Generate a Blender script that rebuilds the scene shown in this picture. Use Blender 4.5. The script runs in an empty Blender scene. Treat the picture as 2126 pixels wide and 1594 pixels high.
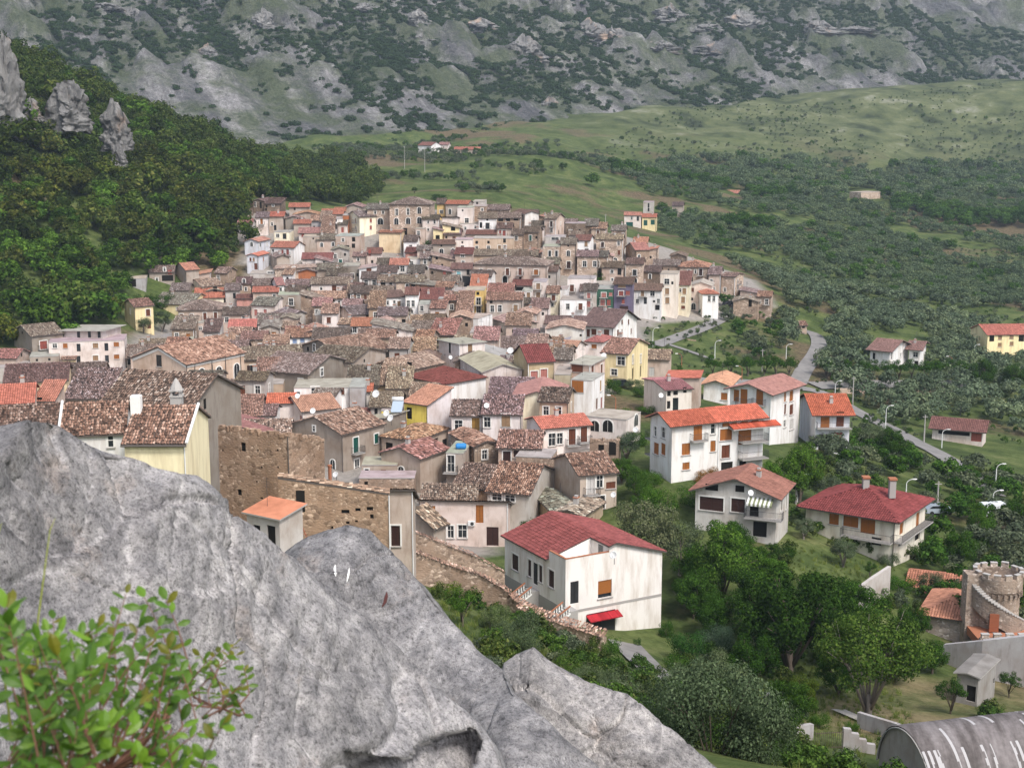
import bpy, math, random, bisect
import numpy as np
from mathutils import Vector

R = math.radians
S = bpy.context.scene
COL = S.collection

# ------------------------------------------------------------------ camera, world, sun, exposure
F, CU, CV, CZ = 3000.0, 1063.0, 797.0, 100.0          # focal length in photo pixels, centre, eye height
PITCH = math.atan(577 / 3000.0)
cp, sp = math.cos(PITCH), math.sin(PITCH)
cam = bpy.data.cameras.new('camera')
cam.sensor_width = 36.0
cam.lens = 36.0 * F / 2126.0
cam.clip_start, cam.clip_end = 0.1, 9000.0
cam.dof.use_dof = True
cam.dof.focus_distance = 140.0
cam.dof.aperture_fstop = 11.0
cam_o = bpy.data.objects.new('camera', cam)
cam_o.location = (0, 0, CZ)
cam_o.rotation_euler = (math.pi / 2 - PITCH, 0, 0)
COL.objects.link(cam_o)
S.camera = cam_o

SUN_EL, SUN_AZ = R(52), R(146)                        # azimuth clockwise from +Y (the view direction)
world = bpy.data.worlds.new('World')
S.world = world
world.use_nodes = True
wn = world.node_tree
sky = wn.nodes.new('ShaderNodeTexSky')
sky.sky_type = 'NISHITA'
sky.sun_disc = False
sky.sun_elevation, sky.sun_rotation = SUN_EL, SUN_AZ
sky.air_density, sky.dust_density, sky.ozone_density = 1.0, 3.0, 1.0
wn.nodes['Background'].inputs['Strength'].default_value = 0.13
overcast = wn.nodes.new('ShaderNodeHueSaturation')          # a thin cloud layer takes most of the blue out of the light
overcast.inputs['Saturation'].default_value = 0.6
wn.links.new(sky.outputs['Color'], overcast.inputs['Color'])
wn.links.new(overcast.outputs['Color'], wn.nodes['Background'].inputs['Color'])
sl = bpy.data.lights.new('sun', 'SUN')
sl.energy, sl.angle, sl.color = 1.5, R(12), (1.0, 0.955, 0.9)
so = bpy.data.objects.new('sun', sl)
sd = Vector((math.sin(SUN_AZ) * math.cos(SUN_EL), math.cos(SUN_AZ) * math.cos(SUN_EL), math.sin(SUN_EL)))
so.rotation_euler = sd.to_track_quat('Z', 'Y').to_euler()
so.location = (60, 100, 400)
COL.objects.link(so)
S.view_settings.view_transform = 'Standard'
S.view_settings.look = 'None'
S.view_settings.exposure = 0.95
S.view_settings.gamma = 1.0
S.view_settings.use_curve_mapping = False
S.cycles.max_bounces = 6
S.cycles.volume_bounces = 0
S.cycles.transparent_max_bounces = 6

# ------------------------------------------------------------------ picture geometry helpers
def ray(u, v):
    b = (CV - v) / F
    return (u - CU) / F, cp + b * sp, -sp + b * cp

def pt(u, v, D):
    a, y, z = ray(u, v)
    t = D / y
    return Vector((a * t, D, CZ + z * t))

def proj(P):
    x, y, z = P[0], P[1], P[2] - CZ
    d = y * cp - z * sp
    return CU + F * x / d, CV - F * (y * sp + z * cp) / d

def inpoly(u, v, poly):
    c = False
    j = len(poly) - 1
    for i in range(len(poly)):
        a, b = poly[i], poly[j]
        if (a[1] > v) != (b[1] > v) and u < (b[0] - a[0]) * (v - a[1]) / (b[1] - a[1]) + a[0]:
            c = not c
        j = i
    return c

# ------------------------------------------------------------------ numpy noise
def _hash(ix, iy, iz, seed):
    h = (ix * 374761393 + iy * 668265263 + iz * 2147483647 + seed * 1274126177) & 0x7fffffff
    h = ((h ^ (h >> 13)) * 1274126177) & 0x7fffffff
    h = ((h ^ (h >> 16)) * 668265263) & 0x7fffffff
    return (h & 0xffff) / 65535.0

def vnoise(x, y, z=0.0, seed=0):
    x, y, z = np.broadcast_arrays(np.asarray(x, float), np.asarray(y, float), np.asarray(z, float))
    x0, y0, z0 = np.floor(x).astype(np.int64), np.floor(y).astype(np.int64), np.floor(z).astype(np.int64)
    fx, fy, fz = x - x0, y - y0, z - z0
    fx, fy, fz = [f * f * f * (f * (f * 6 - 15) + 10) for f in (fx, fy, fz)]
    r = 0
    for dz in (0, 1):
        for dy in (0, 1):
            for dx in (0, 1):
                w = (fx if dx else 1 - fx) * (fy if dy else 1 - fy) * (fz if dz else 1 - fz)
                r = r + w * _hash(x0 + dx, y0 + dy, z0 + dz, seed)
    return r * 2 - 1

def fbm(x, y, z=0.0, oct=4, seed=0, gain=0.5):
    r, a, s = 0, 1.0, 1.0
    for o in range(oct):
        r = r + a * vnoise(np.asarray(x) * s + o * 17.3, np.asarray(y) * s - o * 9.7, np.asarray(z) * s + o * 5.1, seed + o)
        a *= gain
        s *= 2.03
    return r

# ------------------------------------------------------------------ objects, parts, tags
def tag(o, label=None, cat=None, group=None, kind=None):
    if label: o['label'] = label
    if cat: o['category'] = cat
    if group: o['group'] = group
    if kind: o['kind'] = kind
    return o

def link(name, me, mats=None, parent=None, color=None):
    o = bpy.data.objects.new(name, me)
    COL.objects.link(o)
    if mats:
        for m in (mats if isinstance(mats, (list, tuple)) else [mats]):
            me.materials.append(m)
    if parent:
        o.parent = parent
    if color:
        o.color = (color[0], color[1], color[2], 1.0)
    return o

def root(name, loc, label, cat, group=None, rz=0.0):
    o = bpy.data.objects.new(name, None)
    o.empty_display_size = 0.5
    o.location = loc
    o.rotation_euler = (0, 0, rz)
    COL.objects.link(o)
    return tag(o, label, cat, group)

class MB:
    def __init__(s): s.v, s.f, s.m = [], [], []
    def poly(s, pts, mi=0):
        n = len(s.v)
        s.v += [tuple(p) for p in pts]
        s.f.append(tuple(range(n, n + len(pts))))
        s.m.append(mi)
    def box(s, o, ax, ay, az, mi=0):
        o, ax, ay, az = Vector(o), Vector(ax), Vector(ay), Vector(az)
        n = len(s.v)
        if ax.cross(ay).dot(az) < 0:
            o, ax = o + ax, -ax
        for k in range(8):
            s.v.append(tuple(o + (ax if k & 1 else 0 * ax) + (ay if k & 2 else 0 * ay) + (az if k & 4 else 0 * az)))
        for q in ((0, 2, 3, 1), (4, 5, 7, 6), (0, 1, 5, 4), (2, 6, 7, 3), (0, 4, 6, 2), (1, 3, 7, 5)):
            s.f.append(tuple(n + i for i in q))
            s.m.append(mi)
    def cbox(s, c, hx, hy, hz, mi=0, rz=0.0):
        ca, sa = math.cos(rz), math.sin(rz)
        X, Y, Z = Vector((ca, sa, 0)) * hx, Vector((-sa, ca, 0)) * hy, Vector((0, 0, hz))
        s.box(Vector(c) - X - Y - Z, X * 2, Y * 2, Z * 2, mi)
    def tube(s, pts, rad, n=6, mi=0, cap=True):
        pts = [Vector(p) for p in pts]
        rings = []
        for i, p in enumerate(pts):
            d = (pts[min(i + 1, len(pts) - 1)] - pts[max(i - 1, 0)]).normalized()
            a = d.orthogonal().normalized()
            b = d.cross(a)
            r = rad[i] if isinstance(rad, (list, tuple)) else rad
            k0 = len(s.v)
            for k in range(n):
                t = 2 * math.pi * k / n
                s.v.append(tuple(p + a * (r * math.cos(t)) + b * (r * math.sin(t))))
            rings.append(k0)
        for i in range(len(rings) - 1):
            for k in range(n):
                s.f.append((rings[i] + k, rings[i] + (k + 1) % n, rings[i + 1] + (k + 1) % n, rings[i + 1] + k))
                s.m.append(mi)
        if cap:
            s.f.append(tuple(rings[0] + k for k in reversed(range(n)))); s.m.append(mi)
            s.f.append(tuple(rings[-1] + k for k in range(n))); s.m.append(mi)
    def lathe(s, c, prof, n=12, mi=0, axis=None):
        ax = Vector(axis).normalized() if axis else Vector((0, 0, 1))
        a = ax.orthogonal().normalized()
        b = ax.cross(a)
        c = Vector(c)
        rings = []
        for r, h in prof:
            rings.append(len(s.v))
            for k in range(n):
                t = 2 * math.pi * k / n
                s.v.append(tuple(c + ax * h + a * (r * math.cos(t)) + b * (r * math.sin(t))))
        for i in range(len(rings) - 1):
            for k in range(n):
                s.f.append((rings[i] + k, rings[i] + (k + 1) % n, rings[i + 1] + (k + 1) % n, rings[i + 1] + k))
                s.m.append(mi)
    def mesh(s, name, smooth=False):
        me = bpy.data.meshes.new(name)
        me.from_pydata(s.v, [], s.f)
        me.polygons.foreach_set('material_index', s.m)
        if smooth:
            me.polygons.foreach_set('use_smooth', [True] * len(s.f))
        me.update()
        return me
    def build(s, name, mats, parent=None, color=None, smooth=False, origin=None):
        if origin is not None:
            o = Vector(origin)
            s.v = [tuple(Vector(p) - o) for p in s.v]
        return link(name, s.mesh(name, smooth), mats, parent, color)

def np_mesh(name, V, Fq, smooth=False):
    """numpy verts (n,3) and faces (m,k) with one corner count"""
    me = bpy.data.meshes.new(name)
    V = np.asarray(V, np.float32)
    Fq = np.asarray(Fq, np.int32)
    k = Fq.shape[1]
    me.vertices.add(len(V)); me.vertices.foreach_set('co', V.ravel())
    me.loops.add(Fq.size); me.loops.foreach_set('vertex_index', Fq.ravel())
    me.polygons.add(len(Fq)); me.polygons.foreach_set('loop_start', np.arange(0, Fq.size, k, dtype=np.int32))
    if smooth:
        me.polygons.foreach_set('use_smooth', np.ones(len(Fq), bool))
    me.update(calc_edges=True)
    me.validate()
    return me

def grid_faces(nu, nv):
    i = np.arange(nu - 1)[:, None] * nv + np.arange(nv - 1)[None, :]
    i = i.ravel()
    return np.stack([i, i + nv, i + nv + 1, i + 1], 1)

# ------------------------------------------------------------------ materials
def nmat(name, rough=0.85, spec=0.2):
    m = bpy.data.materials.new(name)
    m.use_nodes = True
    nt = m.node_tree
    b = nt.nodes['Principled BSDF']
    b.inputs['Roughness'].default_value = rough
    b.inputs['Specular IOR Level'].default_value = spec
    return m, nt, b

def N(nt, t, **kw):
    n = nt.nodes.new(t)
    for k, v in kw.items():
        if k in n.inputs.keys() and not hasattr(type(n), k):
            n.inputs[k].default_value = v
        else:
            try: setattr(n, k, v)
            except Exception: n.inputs[k].default_value = v
    return n

def tex(nt, scale, kind='noise', detail=4.0, rough=0.55, coord='Object', vec=None, stretch=None):
    src = vec or nt.nodes.new('ShaderNodeNewGeometry').outputs['Position']
    if stretch:
        mp = nt.nodes.new('ShaderNodeMapping')
        mp.inputs['Scale'].default_value = stretch
        nt.links.new(src, mp.inputs['Vector'])
        src = mp.outputs['Vector']
    if kind == 'noise':
        n = nt.nodes.new('ShaderNodeTexNoise')
        n.inputs['Detail'].default_value = detail
        n.inputs['Roughness'].default_value = rough
    else:
        n = nt.nodes.new('ShaderNodeTexVoronoi')
        n.feature = kind
    n.inputs['Scale'].default_value = scale
    nt.links.new(src, n.inputs['Vector'])
    return n

def ramp(nt, src, stops, interp='LINEAR'):
    r = nt.nodes.new('ShaderNodeValToRGB')
    r.color_ramp.interpolation = interp
    el = r.color_ramp.elements
    while len(el) > 1: el.remove(el[-1])
    for i, (p, c) in enumerate(stops):
        e = el[0] if i == 0 else el.new(p)
        e.position = p
        c = (c, c, c) if isinstance(c, (int, float)) else c
        e.color = (c[0], c[1], c[2], 1)
    nt.links.new(src, r.inputs['Fac'])
    return r.outputs['Color']

def mix(nt, a, b, fac, mode='MIX'):
    m = nt.nodes.new('ShaderNodeMix')
    m.data_type = 'RGBA'
    m.blend_type = mode
    for sock, val in ((m.inputs[0], fac), (m.inputs[6], a), (m.inputs[7], b)):
        if isinstance(val, (int, float)): sock.default_value = val
        elif isinstance(val, (tuple, list)): sock.default_value = (val[0], val[1], val[2], 1)
        else: nt.links.new(val, sock)
    return m.outputs[2]

def bump(nt, b, h, dist, strength=1.0):
    n = nt.nodes.new('ShaderNodeBump')
    n.inputs['Distance'].default_value = dist
    n.inputs['Strength'].default_value = strength
    nt.links.new(h, n.inputs['Height'])
    nt.links.new(n.outputs['Normal'], b.inputs['Normal'])

def base(nt, b, c): nt.links.new(c, b.inputs['Base Color'])

def objcol(nt): return nt.nodes.new('ShaderNodeObjectInfo').outputs['Color']
def objrnd(nt): return nt.nodes.new('ShaderNodeObjectInfo').outputs['Random']
def island(nt): return nt.nodes.new('ShaderNodeNewGeometry').outputs['Random Per Island']

M = {}
def solid(name, c, rough=0.7, spec=0.3, metal=0.0):
    m, nt, b = nmat(name, rough, spec)
    n = tex(nt, 9.0)
    base(nt, b, mix(nt, tuple(x * 0.88 for x in c), tuple(min(1, x * 1.08) for x in c), n.outputs[0]))
    b.inputs['Metallic'].default_value = metal
    M[name] = m
    return m

# plaster, tinted by the object's own colour: blotches, run-down streaks, fine grain
m, nt, b = nmat('plaster', 0.92, 0.12); M['plaster'] = m
c = objcol(nt)
n1, n2 = tex(nt, 0.35, detail=6), tex(nt, 1.6, detail=5, rough=0.65, stretch=(1, 1, 0.22))
c1 = mix(nt, c, mix(nt, c, (0.62, 0.52, 0.44), 1.0, 'MULTIPLY'), ramp(nt, n1.outputs[0], [(0.42, 0), (0.66, 0.6)]))
c2 = mix(nt, c1, mix(nt, c1, (0.5, 0.46, 0.42), 1.0, 'MULTIPLY'), ramp(nt, n2.outputs[0], [(0.52, 0), (0.78, 0.7)]))
base(nt, b, c2)
bump(nt, b, tex(nt, 6.0, detail=6).outputs[0], 0.03, 0.5)
# clean plaster for the new houses
m, nt, b = nmat('clean_plaster', 0.85, 0.2); M['clean'] = m
c = objcol(nt)
n1 = tex(nt, 0.6, detail=7, rough=0.65, stretch=(1.4, 1.4, 0.28))
base(nt, b, mix(nt, c, mix(nt, c, (0.66, 0.6, 0.54), 1.0, 'MULTIPLY'), ramp(nt, n1.outputs[0], [(0.45, 0), (0.72, 1.0)])))
bump(nt, b, tex(nt, 14.0, detail=3).outputs[0], 0.01, 0.4)
# rubble stone
m, nt, b = nmat('rubble', 0.95, 0.1); M['rubble'] = m
c = objcol(nt)
vo = tex(nt, 2.6, 'F1', stretch=(1, 1, 1.5))
vr = nt.nodes.new('ShaderNodeSeparateColor'); nt.links.new(vo.outputs['Color'], vr.inputs[0])
ve = tex(nt, 2.6, 'DISTANCE_TO_EDGE', stretch=(1, 1, 1.5))
st = ramp(nt, vr.outputs[0], [(0.0, (0.5, 0.45, 0.42)), (0.45, (0.95, 0.9, 0.86)), (0.8, (1.15, 1.1, 1.05)), (1.0, (1.9, 1.9, 1.9))])
c1 = mix(nt, c, st, 1.0, 'MULTIPLY')
c1 = mix(nt, mix(nt, c, (0.8, 0.74, 0.66), 1.0, 'MULTIPLY'), c1, ramp(nt, ve.outputs['Distance'], [(0.02, 0), (0.07, 1)]))
n1 = tex(nt, 0.3, detail=6)
pl = tex(nt, 0.55, detail=6, rough=0.7)
c1 = mix(nt, c1, mix(nt, c, (0.95, 0.86, 0.78), 1.0, 'MULTIPLY'), ramp(nt, pl.outputs[0], [(0.47, 0), (0.54, 1)]))
c1 = mix(nt, c1, mix(nt, c1, (0.5, 0.47, 0.45), 1.0, 'MULTIPLY'), ramp(nt, n1.outputs[0], [(0.45, 0), (0.7, 0.8)]))
base(nt, b, c1)
bump(nt, b, ve.outputs['Distance'], 0.12, 0.5)
# roof tiles
def tilemat(name, stops, wear):
    m, nt, b = nmat(name, 0.9, 0.15)
    c = mix(nt, ramp(nt, island(nt), stops), objcol(nt), 1.0, 'MULTIPLY')
    n1 = tex(nt, 0.7, detail=5)
    c = mix(nt, c, mix(nt, c, (0.42, 0.36, 0.33), 1.0, 'MULTIPLY'), ramp(nt, n1.outputs[0], [(0.44, 0), (0.7, wear)]))
    base(nt, b, c)
    bump(nt, b, tex(nt, 9.0).outputs[0], 0.02, 0.5)
    M[name] = m
tilemat('old_tile', [(0, (0.065, 0.054, 0.048)), (0.16, (0.12, 0.095, 0.082)), (0.38, (0.19, 0.142, 0.118)), (0.6, (0.255, 0.188, 0.155)), (0.78, (0.32, 0.255, 0.215)), (0.92, (0.41, 0.355, 0.315)), (1, (0.5, 0.46, 0.42))], 0.75)
tilemat('far_tile', [(0, (0.12, 0.092, 0.08)), (0.3, (0.19, 0.142, 0.12)), (0.65, (0.26, 0.2, 0.17)), (0.9, (0.34, 0.28, 0.245)), (1, (0.42, 0.37, 0.335))], 0.6)
tilemat('new_tile', [(0, 0.72), (0.5, 0.95), (1, 1.18)], 0.35)
m, nt, b = nmat('roof_bed', 0.95, 0.05); M['bed'] = m
base(nt, b, mix(nt, objcol(nt), (0.22, 0.2, 0.19), 1.0, 'MULTIPLY'))
m, nt, b = nmat('roof_sheet', 0.9, 0.1); M['sheet'] = m
n1 = tex(nt, 0.6, detail=6)
c = objcol(nt)
base(nt, b, mix(nt, c, mix(nt, c, (0.6, 0.58, 0.56), 1.0, 'MULTIPLY'), ramp(nt, n1.outputs[0], [(0.4, 0), (0.75, 1)])))
# joinery tinted by object colour
m, nt, b = nmat('joinery', 0.6, 0.3); M['joinery'] = m
n1 = tex(nt, 3.0, stretch=(1, 1, 6))
c = objcol(nt)
base(nt, b, mix(nt, c, mix(nt, c, (0.62, 0.6, 0.58), 1.0, 'MULTIPLY'), n1.outputs[0]))
m, nt, b = nmat('pane', 0.12, 0.5); M['pane'] = m
n1 = tex(nt, 0.8)
base(nt, b, ramp(nt, n1.outputs[0], [(0.3, (0.012, 0.014, 0.017)), (0.7, (0.035, 0.04, 0.045))]))
solid('frame', (0.74, 0.72, 0.68))
solid('hole', (0.02, 0.018, 0.016), 0.95, 0.05)
solid('iron', (0.045, 0.045, 0.048), 0.5)
solid('concrete', (0.36, 0.34, 0.32), 0.9, 0.1)
solid('gutter', (0.10, 0.085, 0.075), 0.5)
solid('white_metal', (0.72, 0.72, 0.71), 0.4)
solid('brick', (0.33, 0.13, 0.08), 0.95, 0.05)
solid('bark', (0.13, 0.105, 0.085), 0.95, 0.05)
solid('grey_bark', (0.22, 0.19, 0.165), 0.95, 0.05)
solid('stone_trim', (0.4, 0.38, 0.36), 0.9, 0.1)
solid('paint_white', (0.8, 0.79, 0.76), 0.6)
solid('terracotta', (0.36, 0.15, 0.085), 0.9, 0.1)
solid('asphalt', (0.19, 0.185, 0.185), 0.95, 0.1)
solid('rubber', (0.02, 0.02, 0.02), 0.8)

# foliage: leaf cards, a random tone for each leaf times the object's colour
def leafmat(name, lo, mid, hi, trans=0.25):
    m = bpy.data.materials.new(name); m.use_nodes = True
    nt = m.node_tree
    nt.nodes.clear()
    out = nt.nodes.new('ShaderNodeOutputMaterial')
    c = ramp(nt, island(nt), [(0, lo), (0.55, mid), (1, hi)])
    c = mix(nt, c, objcol(nt), 1.0, 'MULTIPLY')
    r = ramp(nt, objrnd(nt), [(0, (0.72, 0.74, 0.72)), (0.5, (1, 1, 1)), (1, (1.28, 1.2, 1.05))])
    c = mix(nt, c, r, 1.0, 'MULTIPLY')
    d, t, ms = nt.nodes.new('ShaderNodeBsdfDiffuse'), nt.nodes.new('ShaderNodeBsdfTranslucent'), nt.nodes.new('ShaderNodeMixShader')
    nt.links.new(c, d.inputs[0]); nt.links.new(c, t.inputs[0])
    ms.inputs[0].default_value = trans
    nt.links.new(d.outputs[0], ms.inputs[1]); nt.links.new(t.outputs[0], ms.inputs[2])
    nt.links.new(ms.outputs[0], out.inputs[0])
    M[name] = m
leafmat('leaf_green', (0.022, 0.05, 0.010), (0.05, 0.10, 0.02), (0.11, 0.185, 0.04))
leafmat('leaf_olive', (0.05, 0.07, 0.04), (0.092, 0.118, 0.07), (0.17, 0.2, 0.125))
leafmat('leaf_oak', (0.026, 0.048, 0.012), (0.06, 0.092, 0.022), (0.135, 0.16, 0.05))
leafmat('leaf_scrub', (0.022, 0.042, 0.016), (0.034, 0.062, 0.024), (0.055, 0.085, 0.035))
leafmat('leaf_near', (0.05, 0.12, 0.015), (0.09, 0.2, 0.025), (0.17, 0.3, 0.04), 0.4)
leafmat('leaf_red', (0.2, 0.06, 0.03), (0.22, 0.11, 0.03), (0.25, 0.17, 0.04), 0.3)
leafmat('grass_blade', (0.09, 0.14, 0.03), (0.14, 0.2, 0.045), (0.28, 0.29, 0.1), 0.3)
# ------------------------------------------------------------------ terrain: thin-plate surface through surveyed points
PX = [  # photo column, row, forward distance of ground
 (1000,1300,75),(1100,1300,112),(1250,1340,122),(1340,1400,125),(1300,1320,148),(1500,1640,84),(1700,1560,105),(1690,1500,112),
 (1900,1640,97),(1850,1450,130),(2000,1480,122),(2070,1350,150),(2120,1420,140),(1560,1130,168),(1800,1150,178),(1650,1160,160),
 (1450,985,186),(1350,975,190),(1590,925,222),(1720,930,225),(1800,960,230),(1838,893,285),(1735,835,320),(1650,790,340),
 (1690,690,410),(1560,815,310),(2000,940,260),(2060,1030,220),(2100,850,330),(1860,760,360),(2060,740,400),(1700,600,520),
 (1900,600,560),(2100,600,600),(1600,500,640),(2000,480,760),(1330,475,640),(1520,415,800),(1790,415,820),(1400,335,950),
 (1700,335,1000),(2000,390,950),(2100,300,1100),(1500,243,1130),(1400,234,1120),(1700,212,1190),(2000,182,1240),(2126,172,1250),
 (1060,405,620),(1200,335,800),(900,395,610),(800,355,720),(1000,322,850),(895,318,860),(700,315,900),(900,280,1000),(1200,295,980),
 (1480,645,405),(1620,645,420),(1560,605,430),(1380,575,440),(1300,505,450),(1130,475,455),(950,445,450),(850,520,430),(760,445,460),
 (560,435,470),(520,520,420),(1000,600,395),(800,600,385),(1200,620,390),(640,560,410),(560,620,385),(1000,660,360),(700,680,345),
 (1290,720,330),(1100,720,310),(430,700,370),(300,690,360),(200,775,320),(50,745,330),(400,805,255),(700,800,250),(900,785,270),
 (1300,800,265),(1240,850,240),(1060,860,235),(700,1000,205),(900,1000,195),(1000,950,210),(1200,950,200),(1250,1060,180),
 (950,1130,185),(1100,1065,185),(640,1125,135),(760,1135,145),(850,1200,140),(500,1040,140),(400,1120,115),(250,1010,125),(100,1010,125),
 (100,850,200),(200,850,220),(100,625,330),(230,645,350),(0,530,360),(200,510,390),(400,520,420),(480,490,440),(0,340,420),
 (200,365,440),(400,410,470),(600,425,520),(720,425,580),(0,215,460),(100,268,480),(300,276,520),(450,305,560),(600,362,610),
 (700,408,640),(0,150,480),(-150,120,470),(-150,600,360),(-100,800,300)]
WP = [  # X, forward, drop below the eye
 (-40,15,7),(0,12,9),(40,20,15),(-60,60,21),(-20,50,23),(20,60,30),(60,60,36),(0,80,33),(90,70,42),(-60,0,5),(0,-20,2),(60,-10,12),
 (-170,640,14),(-230,620,-8),(-110,680,30),(-60,720,34),(-300,560,-45),(-330,480,-50),(-260,700,10),(-250,420,-25),(-280,330,10),(-150,200,28),
 (150,1500,22),(300,1620,20),(0,1200,10),(-150,1100,12),(-300,1000,5),(540,1330,-12),(420,900,50),(350,700,70),(300,500,75),(260,350,72),
 (180,150,58),(130,90,46),(200,250,66),(520,1700,-20),(-450,900,-10),(600,1000,20),(480,600,60)]
cx, cy, cz = [], [], []
for u, v, D in PX:
    P = pt(u, v, D); cx.append(P.x); cy.append(P.y); cz.append(P.z)
for x, y, d in WP:
    cx.append(x); cy.append(y); cz.append(CZ - d)
cx, cy, cz = np.array(cx) / 100, np.array(cy) / 100, np.array(cz)
def _U(r2): return 0.5 * r2 * np.log(np.maximum(r2, 1e-12))
n = len(cx)
K = _U((cx[:, None] - cx) ** 2 + (cy[:, None] - cy) ** 2) + np.eye(n) * 0.03
Pm = np.stack([np.ones(n), cx, cy], 1)
A = np.zeros((n + 3, n + 3)); A[:n, :n] = K; A[:n, n:] = Pm; A[n:, :n] = Pm.T
W = np.linalg.solve(A, np.concatenate([cz, np.zeros(3)]))
GX0, GX1, GY0, GY1, GS = -560, 760, -24, 1700, 4.0
gx = np.arange(GX0, GX1 + 0.1, GS); gy = np.arange(GY0, GY1 + 0.1, GS)
XX, YY = np.meshgrid(gx, gy, indexing='ij')
ZZ = W[n] + W[n + 1] * XX / 100 + W[n + 2] * YY / 100
for i in range(n):
    ZZ += W[i] * _U((XX / 100 - cx[i]) ** 2 + (YY / 100 - cy[i]) ** 2)
far = np.clip((YY - 420) / 500, 0, 1)
ZZ += fbm(XX / 60, YY / 60, oct=4, seed=3) * (0.35 + 3.2 * far)
# terraces of the olive slopes
right = np.clip((XX - 60) / 80, 0, 1) * np.clip((YY - 380) / 120, 0, 1) * np.clip((1150 - YY) / 200, 0, 1)
st_ = 3.0
zq = np.floor(ZZ / st_) * st_ + st_ * np.clip(((ZZ / st_) % 1) * 2.2 - 0.6, 0, 1)
ZZ = ZZ * (1 - 0.5 * right) + zq * 0.5 * right

def ground(x, y):
    i = min(max((x - GX0) / GS, 0), len(gx) - 1.001); j = min(max((y - GY0) / GS, 0), len(gy) - 1.001)
    a, b = int(i), int(j); i -= a; j -= b
    return (ZZ[a, b] * (1 - i) + ZZ[a + 1, b] * i) * (1 - j) + (ZZ[a, b + 1] * (1 - i) + ZZ[a + 1, b + 1] * i) * j

def march(u, v, h=0.0, d0=60.0, d1=1500.0, step=1.0):
    """first forward distance at which a point of the pixel's ray stands h above the ground"""
    D = d0
    while D < d1:
        P = pt(u, v, D)
        if P.z - h <= ground(P.x, P.y): return D
        D += step
    return None

def gpt(u, v, d0=60.0):
    D = march(u, v, 0, d0)
    if D is None: return None
    P = pt(u, v, D)
    P.z = ground(P.x, P.y)
    return P

VILLAGE = [(500,420),(760,425),(950,410),(1170,440),(1300,470),(1420,530),(1560,580),(1620,640),(1480,660),(1330,680),(1340,760),(1262,775),(1240,850),(1235,940),
           (1270,1010),(1060,1130),(850,1200),(600,1140),(430,1080),(0,1010),(0,745),(260,712),(370,660),(420,610),(500,590),(510,560)]
# ground sheet with a 'paved' mask painted where the village stands and 'bare'/'dry' patches elsewhere
me = np_mesh('ground', np.stack([XX, YY, ZZ], -1).reshape(-1, 3), grid_faces(len(gx), len(gy)), True)
d_ = YY * cp - (ZZ - CZ) * sp
UU = CU + F * XX / np.maximum(d_, 1); VV = CV - F * (YY * sp + (ZZ - CZ) * cp) / np.maximum(d_, 1)
mask = np.zeros((XX.size, 4), np.float32); mask[:, 3] = 1
for k, (u, v, y) in enumerate(zip(UU.ravel(), VV.ravel(), YY.ravel())):
    if 0 < u < 1640 and 400 < v < 1210 and y > 100 and y < 480 and inpoly(u, v, VILLAGE):
        mask[k, 0] = 1
pl_ = np.clip((YY - 880) / 200, 0, 1) * np.clip((XX + 20) / 120, 0, 1)
mask[:, 1] = pl_.ravel()
DRY = [(1690,1400),(1800,1440),(1990,1400),(2200,1400),(2200,1640),(1900,1560),(1780,1520),(1690,1500)]
for k, (u, v, y) in enumerate(zip(UU.ravel(), VV.ravel(), YY.ravel())):
    if 1680 < u < 2210 and 1390 < v < 1650 and 60 < y < 180 and inpoly(u, v, DRY): mask[k, 2] = 1
at = me.color_attributes.new('zone', 'FLOAT_COLOR', 'POINT')
at.data.foreach_set('color', mask.ravel())
m, nt, b = nmat('ground', 0.95, 0.1); M['ground'] = m
zn = nt.nodes.new('ShaderNodeVertexColor'); zn.layer_name = 'zone'
sep = nt.nodes.new('ShaderNodeSeparateColor'); nt.links.new(zn.outputs[0], sep.inputs[0])
n1, n2, n3 = tex(nt, 0.02, detail=6), tex(nt, 0.12, detail=6, rough=0.65), tex(nt, 0.9, detail=5, rough=0.7)
g = ramp(nt, n2.outputs[0], [(0.28, (0.036, 0.052, 0.018)), (0.46, (0.068, 0.095, 0.028)), (0.58, (0.11, 0.135, 0.045)), (0.74, (0.18, 0.175, 0.08))])
soil = ramp(nt, n3.outputs[0], [(0.3, (0.10, 0.065, 0.042)), (0.7, (0.2, 0.14, 0.095))])
c = mix(nt, g, soil, ramp(nt, n1.outputs[0], [(0.54, 0), (0.6, 0.8)]))
c = mix(nt, c, mix(nt, c, (0.55, 0.6, 0.5), 1.0, 'MULTIPLY'), ramp(nt, n3.outputs[0], [(0.35, 0.9), (0.6, 0)]))
pale = ramp(nt, tex(nt, 0.035, detail=8, rough=0.7).outputs[0], [(0.38, (0.03, 0.04, 0.018)), (0.47, (0.07, 0.085, 0.036)), (0.58, (0.115, 0.128, 0.058)), (0.68, (0.22, 0.22, 0.17)), (0.74, (0.34, 0.33, 0.31))])
c = mix(nt, c, pale, sep.outputs[1])
dry = ramp(nt, n3.outputs[0], [(0.25, (0.10, 0.085, 0.04)), (0.5, (0.19, 0.15, 0.085)), (0.75, (0.27, 0.22, 0.13))])
dm = nt.nodes.new('ShaderNodeMath'); dm.operation = 'MULTIPLY'; nt.links.new(sep.outputs[2], dm.inputs[0]); nt.links.new(ramp(nt, n2.outputs[0], [(0.4, 0.15), (0.6, 0.85)]), dm.inputs[1])
c = mix(nt, c, dry, dm.outputs[0])
pav = ramp(nt, n3.outputs[0], [(0.3, (0.2, 0.18, 0.16)), (0.7, (0.33, 0.3, 0.27))])
c = mix(nt, c, pav, sep.outputs[0])
base(nt, b, c)
bump(nt, b, n3.outputs[0], 0.4, 0.7)
tag(link('ground', me, m), kind='structure')

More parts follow.
